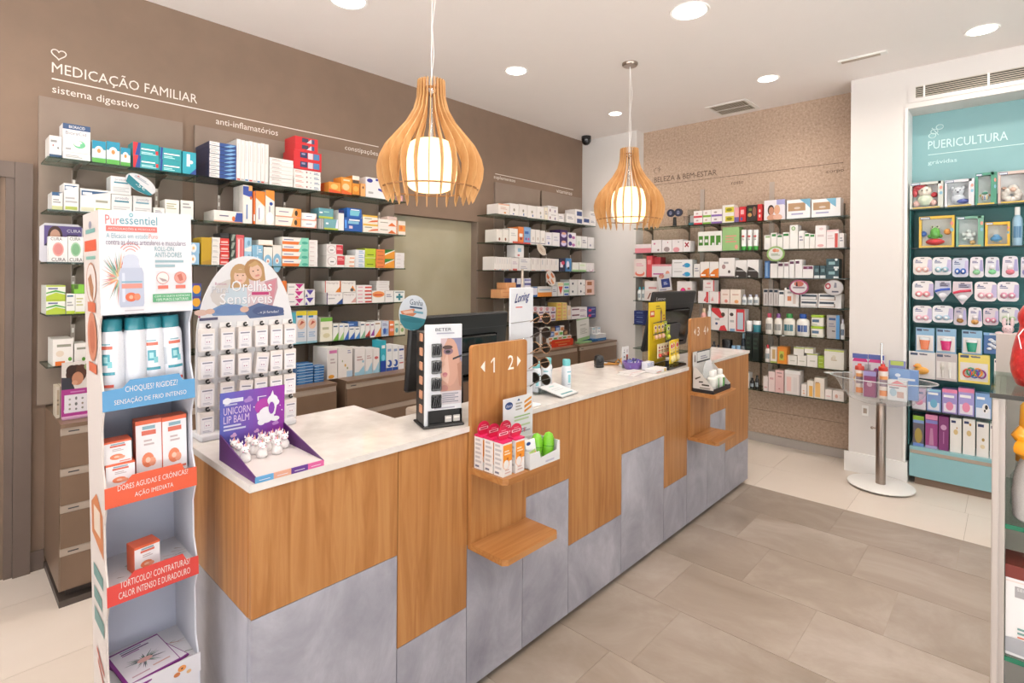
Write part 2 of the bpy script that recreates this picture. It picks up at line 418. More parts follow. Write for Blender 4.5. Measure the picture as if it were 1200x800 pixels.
# back wall: plain white piece, recessed stone cladding, white pillar and header, teal niche
wb = struct(box_obj('wall_back', 'white_wall', -3.9, 5.2, 0, -3.0, 5.55, H))
box_obj('wall_section', 'white_wall', -3.0, 5.38, 0, -.5, 5.55, H, parent=wb)
for za, zb in ((.07, .295), (.298, H)):
    box_obj('stone_panel', 'clad', -3.0, 5.355, za, -.90, 5.38, zb, parent=wb)
for x in (-2.32, -1.65):
    box_obj('upright_strip', 'upright', x - .02, 5.335, .55, x + .02, 5.356, 2.45, parent=wb)
struct(box_obj('baseboard_back', 'skirting', -3.0, 5.325, 0, -.94, 5.354, .075))
pil = struct(box_obj('wall_pillar', 'white_wall', -.957, 5.04, 0, -.585, 5.38, H))
struct(MB().box(-.985, 5.022, 0, -.57, 5.04, .155).box(-.585, 5.04, 0, -.57, 5.1, .155).build('baseboard_pillar', 'white'))
hd = struct(box_obj('wall_header', 'white_wall', -.585, 5.04, 2.845, 2.6, 5.38, H))
struct(box_obj('wall_niche', 'teal', -.585, 5.30, 0, 2.6, 5.45, 2.845))
struct(box_obj('trim_1', 'white', -.600, 5.03, .16, -.583, 5.30, 2.85))
wr = struct(box_obj('wall_right', 'white_wall', 2.6, 3.2, 0, 2.75, 5.4, H))
box_obj('wall_section', 'white_wall', 2.6, -2.6, 2.95, 2.75, 3.2, H, parent=wr)
wf = struct(box_obj('wall_front', 'white_wall', -3.9, -2.6, 2.95, 2.7, -2.5, H))

# door on the left with casing
dr = struct(MB().box(-3.735, -.72, 0, -3.715, .215, 2.03).build('door_1', 'door_paint'))
box_obj('door_handle', 'steel', -3.715, .10, .98, -3.66, .13, 1.01, parent=dr)
cs = struct(MB().box(-3.72, .268, 0, -3.69, .336, 2.11).build('trim_2', 'door_paint'))
box_obj('casing_board', 'door_paint', -3.72, -.8, 2.03, -3.692, .267, 2.11, parent=cs)
box_obj('casing_board', 'door_paint', -3.72, .235, 0, -3.705, .267, 2.03, parent=cs)
struct(box_obj('baseboard_left', 'door_paint', -3.72, .336, 0, -3.705, .39, .1))

# ---- lettering on the walls
def wall_text(name, st, parent, mat, o, right, z, w, h, off=.002):
    """flat lettering: o = start point on the wall, right = unit vector of reading direction"""
    vs, fs, tw, th = text_geo(st)
    mb = MB(); rx, ry = right
    mb.add([(o[0] + rx * u * w, o[1] + ry * u * w, z + v * h) for u, v in vs], fs)
    return struct(mb.build(name, mat, parent))
Y = (0, 1); X = (1, 0)
wall_text('wall_lettering', 'MEDICAÇÃO FAMILIAR', wl, 'lettering_white', (-3.7185, .41), Y, 2.597, .692, .082)
wall_text('wall_lettering', 'sistema digestivo', wl, 'lettering_white', (-3.7185, .412), Y, 2.492, .385, .052)
wall_text('wall_lettering', 'anti-inflamatórios', wl, 'lettering_white', (-3.7185, 1.21), Y, 2.508, .395, .04)
wall_text('wall_lettering', 'constipações', wl, 'lettering_white', (-3.7185, 2.115), Y, 2.493, .29, .045)
wall_text('wall_lettering', 'suplementos', wl, 'lettering_white', (-3.7185, 3.72), Y, 2.497, .31, .045)
wall_text('wall_lettering', 'vitaminas', wl, 'lettering_white', (-3.7185, 4.71), Y, 2.487, .29, .04)
struct(MB().box(-3.7195, .41, 2.575, -3.7175, 2.41, 2.581).build('wall_lettering', 'lettering_white', wl))
struct(MB().box(-3.7195, 3.74, 2.552, -3.7175, 5.02, 2.558).build('wall_lettering', 'lettering_white', wl))
hp = []
for i in range(40):
    t = 2 * PI * i / 40; hp.append((-3.718, .438 + .0021 * 16 * math.sin(t) ** 3 * .9, 2.713 + .0018 * (13 * math.cos(t) - 5 * math.cos(2 * t) - 2 * math.cos(3 * t) - math.cos(4 * t))))
struct(MB().tube(hp, .0028, 6, True).build('heart_emblem', 'lettering_white', wl))
wall_text('wall_lettering', 'BELEZA & BEM-ESTAR', wb, 'lettering_brown', (-2.868, 5.353), X, 2.585, .69, .055)
wall_text('wall_lettering', 'rosto', wb, 'lettering_brown', (-2.03, 5.353), X, 2.468, .115, .03)
wall_text('wall_lettering', 'corpo', wb, 'lettering_brown', (-1.2, 5.353), X, 2.468, .135, .03)
struct(MB().box(-2.868, 5.3525, 2.553, -1.07, 5.3545, 2.557).build('wall_lettering', 'lettering_brown', wb))
struct(MB().tube([(-2.84 + .03 * math.cos(t * PI / 8), 5.353, 2.712 + .028 * math.sin(t * PI / 8)) for t in range(13)], .002, 6).tube([(-2.815, 5.353, 2.75), (-2.80, 5.353, 2.72), (-2.815, 5.353, 2.685)], .002, 6).build('face_emblem', 'lettering_brown', wb))
nk = bpy.data.objects['wall_niche']
wall_text('wall_lettering', 'PUERICULTURA', nk, 'lettering_pale', (-.483, 5.2985), X, 2.565, .46, .065)
wall_text('wall_lettering', 'grávidas', nk, 'lettering_pale', (-.483, 5.2985), X, 2.437, .175, .04)
struct(MB().box(-.483, 5.297, 2.52, 2.4, 5.299, 2.525).build('wall_lettering', 'lettering_pale', nk))
mb = MB()
for a, b in ((.0, .0), (.055, .03), (-.02, -.03)):
    mb.tube([(-.445 + a * .6 + .022 * math.cos(t * PI / 8), 5.298, 2.70 + b + .018 * math.sin(t * PI / 8)) for t in range(16)], .003, 6, True)
mb.tube([(-.46, 5.298, 2.73), (-.42, 5.298, 2.67)], .003, 6)
struct(mb.build('rattle_emblem', 'lettering_pale', nk))

# ================================================================== LIGHT FITTINGS
def downlight(x, y, r, label, power):
    t = empty('ceiling_downlight', (x, y, H)); tag(t, label, 'ceiling light', 'round recessed downlights')
    MB().lathe([(r * .98, -.001), (r * 1.16, -.006), (r * 1.2, 0)], 32, cap=False).build('trim_ring', 'white', t, smooth=True)
    MB().lathe([(0.001, -.0035), (r, -.0035)], 32, cap=False).build('light_disc', 'lamp_glow', t)
    area('downlight_beam', (x, y, H - .02), r * 1.6, power, LAMP, spread=SPREAD)
DL = [(-1.424, 3.078, .098, 'large bright round downlight nearest the camera, in ceiling centre'), (-.145, 4.564, .075, 'round downlight above the teal wall niche'),
      (-1.438, 4.542, .07, 'round downlight in front of the speckled stone wall'), (-2.833, 3.073, .076, 'round downlight between the two wooden pendant lamps'),
      (-2.849, 4.527, .056, 'round downlight by the black dome camera in the far corner'), (-2.833, 1.625, .095, 'round downlight cut by the top photo edge above taupe wall')]
for a in DL: downlight(*a, DLP)
for x, y in ((-1.43, 1.62), (-.14, 3.08), (-.14, 1.62), (1.2, 1.62), (1.2, 3.08), (1.2, 4.5), (-1.43, .2), (-.14, .2), (-2.84, .2), (-2.84, -1.2), (-.6, -1.2), (1.2, -.6)):
    area('downlight_beam', (x, y, H - .02), .16, DLP, LAMP, spread=SPREAD)

def pendant(x, y, label, canopy):
    t = empty('pendant_lamp', (x, y, 1.915)); tag(t, label, 'pendant lamp', 'slatted wooden pendant lamps over the counter')
    # outline of the shade (radius, height) measured from the lower tips
    prof = [(.068, .595), (.070, .56), (.072, .51), (.088, .45), (.125, .385), (.180, .32), (.225, .265), (.252, .21), (.262, .165), (.258, .115), (.243, .065), (.225, .025), (.214, .0)]
    inner = [(.05, .595), (.05, .56), (.05, .51), (.060, .45), (.090, .385), (.137, .32), (.18, .265), (.206, .21), (.217, .165), (.216, .115), (.208, .065), (.202, .025), (.212, .0)]
    pts = prof + inner[::-1]
    proto = None
    for i in range(25):
        if proto is None:
            proto = MB().prism(pts, 'y', -.0018, .0018).build('slat', 'plywood', t); s = proto
        else:
            s = proto.copy(); COL.objects.link(s); s.parent = t
        s.rotation_euler = (0, 0, 2 * PI * i / 25 + .05)
    MB().lathe([(.228, .058), (.236, .058), (.236, .064), (.228, .064), (.228, .058)], 48, cap=False).build('hoop', 'ply_edge', t)
    MB().lathe([(.045, .545), (.058, .545), (.058, .553), (.045, .553), (.045, .545)], 32, cap=False).build('hoop', 'ply_edge', t)
    g = [(.001, .045)] + [(.130 * abs(math.cos(a)) ** .5, .175 + .13 * math.copysign(abs(math.sin(a)) ** .72, a)) for a in [(-PI / 2 + .12) + (PI - .24) * k / 16 for k in range(17)]] + [(.001, .305)]
    MB().lathe(g, 36).build('opal_globe', 'globe', t, smooth=True)
    MB().lathe([(.012, .30), (.012, .40), (.008, .42), (.008, .55), (.004, .56)], 16).build('lamp_holder', 'chrome', t, smooth=True)
    MB().tube([(0, 0, .55), (0, 0, H - 1.915 - .02)], .0018, 6).tube([(0, 0, .60), (.012, .006, .72), (.004, 0, .86), (.016, .01, 1.0), (0, 0, H - 1.915 - .02)], .0015, 6).build('cord', 'white', t)
    MB().lathe([(.001, H - 1.915), (.058, H - 1.915), (.058, H - 1.915 - .012), (.05, H - 1.915 - .022), (.001, H - 1.915 - .024)], 32).build('ceiling_canopy', 'steel', t, smooth=True)
pendant(-2.10, 1.66, 'wooden slatted pendant lamp nearer the camera, above the counter', False)
pendant(-2.10, 3.535, 'smaller-looking wooden slatted pendant lamp by the speckled stone wall', True)

# ceiling grilles
def grille(name, label, loc, w, d, n, cross, rz=0):
    t = empty(name, loc, rz); tag(t, label, 'air vent')
    MB().box(-w / 2 - .03, -d / 2 - .03, -.006, w / 2 + .03, -d / 2, 0).box(-w / 2 - .03, d / 2, -.006, w / 2 + .03, d / 2 + .03, 0).box(-w / 2 - .03, -d / 2, -.006, -w / 2, d / 2, 0).box(w / 2, -d / 2, -.006, w / 2 + .03, d / 2, 0).build('vent_frame', 'white', t)
    box_obj('vent_backing', 'grille_dark', -w / 2, -d / 2, -.001, w / 2, d / 2, 0, parent=t)
    p = None
    for i in range(n):
        x = -w / 2 + w * (i + .5) / n
        if p is None: p = MB().box(-.004, -d / 2, -.006, .004, d / 2, -.0015).build('vent_slat', 'grille_gold', t); s = p
        else: s = p.copy(); COL.objects.link(s); s.parent = t
        s.location = (x, 0, 0)
    for i in range(cross): box_obj('vent_bar', 'white', -w / 2, -.008, -.0075, w / 2, .008, -.0055, parent=t)
grille('ceiling_vent', 'square slatted air vent in the ceiling before speckled stone wall', (-1.93, 5.1, H), .32, .30, 14, 1)
t = empty('wall_vent', (-.535, 5.04, 2.915)); tag(t, 'long slotted air vent in white header above teal niche', 'air vent')
W = 2.4
box_obj('vent_backing', 'grille_dark', 0, -.004, 0, W, 0, .085, parent=t)
p = None
for i in range(6):
    if p is None: p = box_obj('vent_slat', 'grille_gold', 0, -.012, 0, W, -.003, .005, parent=t); s = p
    else: s = p.copy(); COL.objects.link(s); s.parent = t
    s.location = (0, 0, .005 + i * .0146)
for x in (.045, .405, .765, 1.125, 1.485, 1.845): box_obj('vent_bar', 'white', x, -.014, 0, x + .012, -.003, .085, parent=t)
MB().box(-.045, -.008, -.03, 0, 0, .115).box(W, -.008, -.03, W + .045, 0, .115).box(0, -.008, -.03, W, 0, 0).box(0, -.008, .085, W, 0, .115).build('vent_frame', 'white_wall', t)
t = empty('emergency_light', (-.795, 4.54, H)); tag(t, 'slim rectangular emergency light on the white ceiling above pillar', 'emergency light')
MB().box(-.15, -.03, -.012, .15, .03, 0, .004).build('housing', 'white', t); MB().box(-.13, -.018, -.016, .11, .018, -.011, .002).build('diffuser', 'handle_strip', t)
t = empty('dome_camera', (-3.56, 5.05, H)); tag(t, 'black dome security camera on ceiling above the taupe wall end', 'security camera')
MB().lathe([(.001, 0), (.055, 0), (.055, -.03), (.045, -.04)], 24).build('mount_base', 'black', t, smooth=True)
MB().lathe([(.055, -.03), (.052, -.06), (.038, -.085), (.018, -.098), (.001, -.10)], 24).build('dome', 'black_gloss', t, smooth=True)
MB().ball((.028, -.028, -.07), .018).build('lens', 'dark_grey', t, smooth=True)

# ================================================================== WALL SHELVING
def glass_shelf(parent, x0, y0, x1, y1, z, edges):
    """horizontal glass sheet, top at z; edges shine green"""
    mb = MB(); mb.mi = 0
    mb.add([(x0, y0, z - .008), (x1, y0, z - .008), (x1, y1, z - .008), (x0, y1, z - .008), (x0, y0, z), (x1, y0, z), (x1, y1, z), (x0, y1, z)], [(3, 2, 1, 0), (4, 5, 6, 7)])
    mb.mi = 1; mb.add([mb.v[i] for i in range(8)], [(0, 1, 5, 4), (1, 2, 6, 5), (2, 3, 7, 6), (3, 0, 4, 7)])
    return mb.build('glass_shelf', ['glass', 'glass_edge'], parent)
def shelf_unit(label, panels, sy0, sy1, ups, levels, z0=.86):
    """back panels against the left wall, slotted uprights, brackets, glass shelves"""
    y0 = panels[0][0]
    t = empty('shelf_unit', (-3.72, y0, 0)); tag(t, label, 'shelf unit', 'glass shelf units on taupe wall')
    for a, c in panels: box_obj('back_panel', 'taupe_panel', .002, a - y0, z0, .024, c - y0, 2.47, parent=t)
    b = None
    for u in ups:
        uo = box_obj('slotted_upright', 'upright', .024, u - y0 - .009, z0, .034, u - y0 + .009, 2.10, parent=t)
        mb = MB()
        for i in range(int((2.10 - z0) / .05)): mb.box(.034, -.0045, z0 + .02 + i * .05, .0345, .0045, z0 + .045 + i * .05)
        sl = mb.build('slots', 'slot', uo); sl.location = (0, u - y0, 0); sl['kind'] = 'stuff'
        for z in levels:
            if b is None: b = MB().prism([(.034, -.01), (.235, -.01), (.235, -.016), (.09, -.03), (.06, -.06), (.034, -.07)], 'y', -.007, .007).build('shelf_bracket', 'bronze', t); k = b
            else: k = b.copy(); COL.objects.link(k); k.parent = t
            k.location = (0, u - y0, z)
    for z in levels:
        cuts = [sy0, sy1] if len(panels) == 1 else [sy0, 4.27, sy1]
        for a, c in zip(cuts, cuts[1:]): glass_shelf(t, .03, a - y0 + .001, .28, c - y0, z, None)
    return t
LV = [2.12, 1.862, 1.604, 1.345, 1.09]
shelf_unit('glass shelf unit nearest the doorway, behind the tall cardboard display', [(.357, 1.018)], .365, 1.018, (.50, .88), LV)
shelf_unit('second glass shelf unit from doorway, behind the arched earring stand', [(1.084, 1.80)], 1.026, 1.755, (1.22, 1.64), LV)
shelf_unit('glass shelf unit beside the olive glass panel, left of hatch', [(1.835, 2.55)], 1.762, 2.48, (1.98, 2.40), LV)
shelf_unit('wide two-panel glass shelf unit in the far corner, right of olive panel', [(3.72, 4.40), (4.43, 5.15)], 3.47, 5.075, (3.85, 4.22, 4.50, 4.93), LV)

t = None
def back_unit(label, x0, x1, ups):
    t = empty('shelf_unit', (x0, 5.355, 0)); tag(t, label, 'shelf unit', 'glass shelves on speckled stone wall')
    b = None
    for u in ups:
        box_obj('slotted_upright', 'bronze', u - x0 - .006, -.012, .5, u - x0 + .006, -.001, 2.2, parent=t)
        for z in BV:
            if b is None: b = MB().prism([(-.012, -.009), (-.22, -.009), (-.22, -.015), (-.07, -.03), (-.012, -.06)], 'x', -.004, .004).build('shelf_bracket', 'bronze', t); k = b
            else: k = b.copy(); COL.objects.link(k); k.parent = t
            k.location = (u - x0, 0, z)
    for z in BV: glass_shelf(t, 0, -.255, x1 - x0, -.02, z, None)
BV = [2.07, 1.805, 1.55, 1.30, 1.045, .79, .53]
back_unit('wide bank of glass shelves on speckled stone wall, behind the far pendant', -2.97, -1.662, (-2.88, -2.46, -2.14, -1.74))
back_unit('narrower bank of glass shelves on speckled stone wall, beside white pillar', -1.658, -.985, (-1.58, -1.06))

# ---- teal niche unit
t = empty('shelf_unit', (-.575, 5.30, 0)); tag(t, 'dark teal niche shelving with hooks for baby goods', 'shelf unit')
box_obj('back_panel', 'teal_dark', 0, -.012, .29, 1.6, -.002, 2.18, parent=t)
box_obj('side_panel', 'teal_dark', 0, -.20, .28, .008, -.012, 2.10, parent=t)
for z in (2.08, 1.785, .565): glass_shelf(t, .008, -.255, 1.6, -.012, z, None)
for z in (2.08, 1.785, .565):
    for x in (.13, .62, 1.1): MB().prism([(-.012, -.009), (-.2, -.009), (-.2, -.014), (-.06, -.03), (-.012, -.07)], 'x', x - .003, x + .003).build('shelf_bracket', 'steel', t)
for z in (1.735, 1.55, 1.37, 1.20, 1.02): box_obj('hook_rail', 'teal_dark', .008, -.03, z - .006, 1.6, -.012, z + .006, parent=t)
t = empty('base_cabinet', (-.56, 5.04, 0)); tag(t, 'pale teal low cabinet with grey handle strip under the niche', 'cabinet')
box_obj('cabinet_body', 'teal_light', 0, .012, .06, 1.6, .25, .262, parent=t); box_obj('cabinet_top', 'teal_light', 0, 0, .262, 1.6, .25, .285, parent=t)
box_obj('handle_strip', 'handle_strip', .004, .004, .236, 1.6, .012, .262, parent=t)
dd = box_obj('drawer_front', 'teal_light', 0, 0, .06, .79, .012, .234, parent=t); box_obj('drawer_front', 'teal_light', .794, 0, .06, 1.6, .012, .234, parent=t)
box_obj('plinth', 'taupe', .03, .03, 0, 1.6, .25, .06, parent=t)

# ---- drawer cabinets along the taupe wall
def drawers(label, y0, y1, n=4):
    w = y1 - y0
    t = empty('drawer_cabinet', (-3.72, y0, 0)); tag(t, label, 'cabinet', 'taupe drawer cabinets under the shelves')
    box_obj('cabinet_body', 'taupe_lacquer', .002, 0, .07, .50, w, .832, parent=t)
    box_obj('cabinet_top', 'taupe_lacquer', .002, 0, .832, .522, w, .85, parent=t)
    hs = [.19, .17, .20, .19]
    z = .832
    for h in hs:
        d = box_obj('drawer', 'taupe_lacquer', .50, .002, z - h + .002, .519, w - .002, z - .036, parent=t)
        box_obj('handle_strip', 'handle_strip', .50, .002, z - .036, .5125, w - .002, z - .001, parent=d)
        MB().box(.5125, .03, z - .022, .513, .07, z - .016).build('maker_mark', 'dark_grey', d)
        z -= h
    MB().box(.02, .03, .03, .46, w - .03, .07).box(.002, 0, 0, .51, w, .03).build('plinth', 'plinth', t)
drawers('taupe drawer cabinet nearest the doorway, behind the tall cardboard display', .392, 1.05)
drawers('taupe drawer cabinet carrying stacks of blue flat boxes', 1.10, 1.776)
drawers('taupe drawer cabinet carrying tall white cartons, beyond the blue boxes', 1.849, 2.62)
drawers('taupe drawer cabinet carrying the red-bannered tray', 3.50, 4.42)
drawers('last taupe drawer cabinet, against white wall in far corner', 4.46, 5.15)

# ================================================================== SERVICE COUNTER
t = empty('service_counter', (-1.455, .565, 0)); counter = t
tag(t, 'long service counter with oak and grey panels and white worktop', 'counter')
def cb(n, m, x0, y0, z0, x1, y1, z1, ch=0.0): return box_obj(n, m, x0 + 1.455, y0 - .565, z0, x1 + 1.455, y1 - .565, z1, t, ch)
out = [(-1.447, .557), (-1.447, 4.2), (-1.735, 4.2), (-1.735, 2.965), (-2.0, 2.965), (-2.0, 2.05), (-1.735, 2.05), (-1.735, 1.205), (-2.03, 1.205), (-2.03, .557)]
MB().prism([(x + 1.455, y - .565) for x, y in out], 'z', .980, 1.0).build('worktop', 'quartz', t)
seams = [.565, 1.025, 1.33, 1.637, 1.947, 2.395, 2.854, 3.153, 3.456, 3.759, 4.2]
split = [.64, .335, .56, .64, .335, .64, .335, .56, .64, .335]
for i in range(10):
    a, b = seams[i] + .0015, seams[i + 1] - .0015
    cb('front_panel', 'oak', -1.475, a, split[i] + .001, -1.455, b, .979)
    cb('front_panel', 'concrete', -1.475, a, .03, -1.455, b, split[i] - .001)
cb('end_panel', 'oak', -2.02, .565, .641, -1.4755, .583, .979); cb('end_panel', 'concrete', -2.02, .565, .03, -1.4755, .583, .639)
cb('carcass', 'taupe_lacquer', -1.70, .59, .03, -1.477, 4.19, .975)
cb('carcass', 'taupe_lacquer', -2.0, .59, .03, -1.70, 1.195, .975); cb('carcass', 'taupe_lacquer', -1.98, 2.07, .03, -1.70, 2.95, .975)
cb('plinth', 'plinth', -1.96, .62, 0, -1.52, 4.15, .03)
for ya, yb in ((1.21, 2.06), (2.96, 4.19)):
    d = cb('desk_top', 'quartz', -2.35, ya, .74, -1.705, yb, .765); cb('desk_leg', 'taupe_lacquer', -2.33, ya + .02, 0, -2.30, yb - .02, .74)

def sign_board(y0, y1, left, right, label):
    w = y1 - y0
    t = empty('sign_board', (-1.4545, y0, 0), FACE_X); tag(t, label, 'sign board', 'numbered oak boards on the counter front')
    # local: x along the counter, front at -y
    r = .014; z0, z1 = .55, 1.295
    pts = [(.002, z0), (w - .002, z0), (w - .002, z1 - r)] + [(w - .002 - r + r * math.cos(a), z1 - r + r * math.sin(a)) for a in (PI / 6, PI / 3)] + [(w - .002 - r, z1), (.002 + r, z1)] + [(.002 + r - r * math.cos(a), z1 - r + r * math.sin(a)) for a in (PI / 3, PI / 6)] + [(.002, z1 - r)]
    MB().prism(pts, 'y', -.018, -.0005).build('board', 'oak', t)
    for z in (.85, .572):
        MB().prism([(.002, -.018), (w - .002, -.018), (w - .002, -.175), (w - .018, -.19), (.018, -.19), (.002, -.175)], 'z', z - .022, z).build('shelf', 'oak_flat', t)
    mb = MB(); y = -.0185
    zc = 1.212
    mb.add([(.045, y, zc), (.067, y, zc - .021), (.067, y, zc + .021)], [(0, 1, 2)])
    mb.add([(w - .04, y, zc), (w - .062, y, zc + .021), (w - .062, y, zc - .021)], [(0, 1, 2)])
    
    if left == '1': mb.add([(.112, y, zc - .028), (.119, y, zc - .028), (.119, y, zc + .028), (.112, y, zc + .028)], [(0, 1, 2, 3)]); mb.add([(.098, y, zc + .008), (.098, y, zc + .0155), (.112, y, zc + .028), (.1119, y, zc + .0195)], [(0, 3, 2, 1)])
    else: mb.text(left, .095, zc - .028, .03, .056, y)
    mb.text(right, w - .115, zc - .028, .033, .056, y)
    mb.build('lettering', 'lettering_white', t)
sign_board(1.33, 1.637, '1', '2', 'oak sign board with numbers one and two, nearer the camera')
sign_board(3.153, 3.456, '3', '4', 'farther oak sign board with numbers three and four')

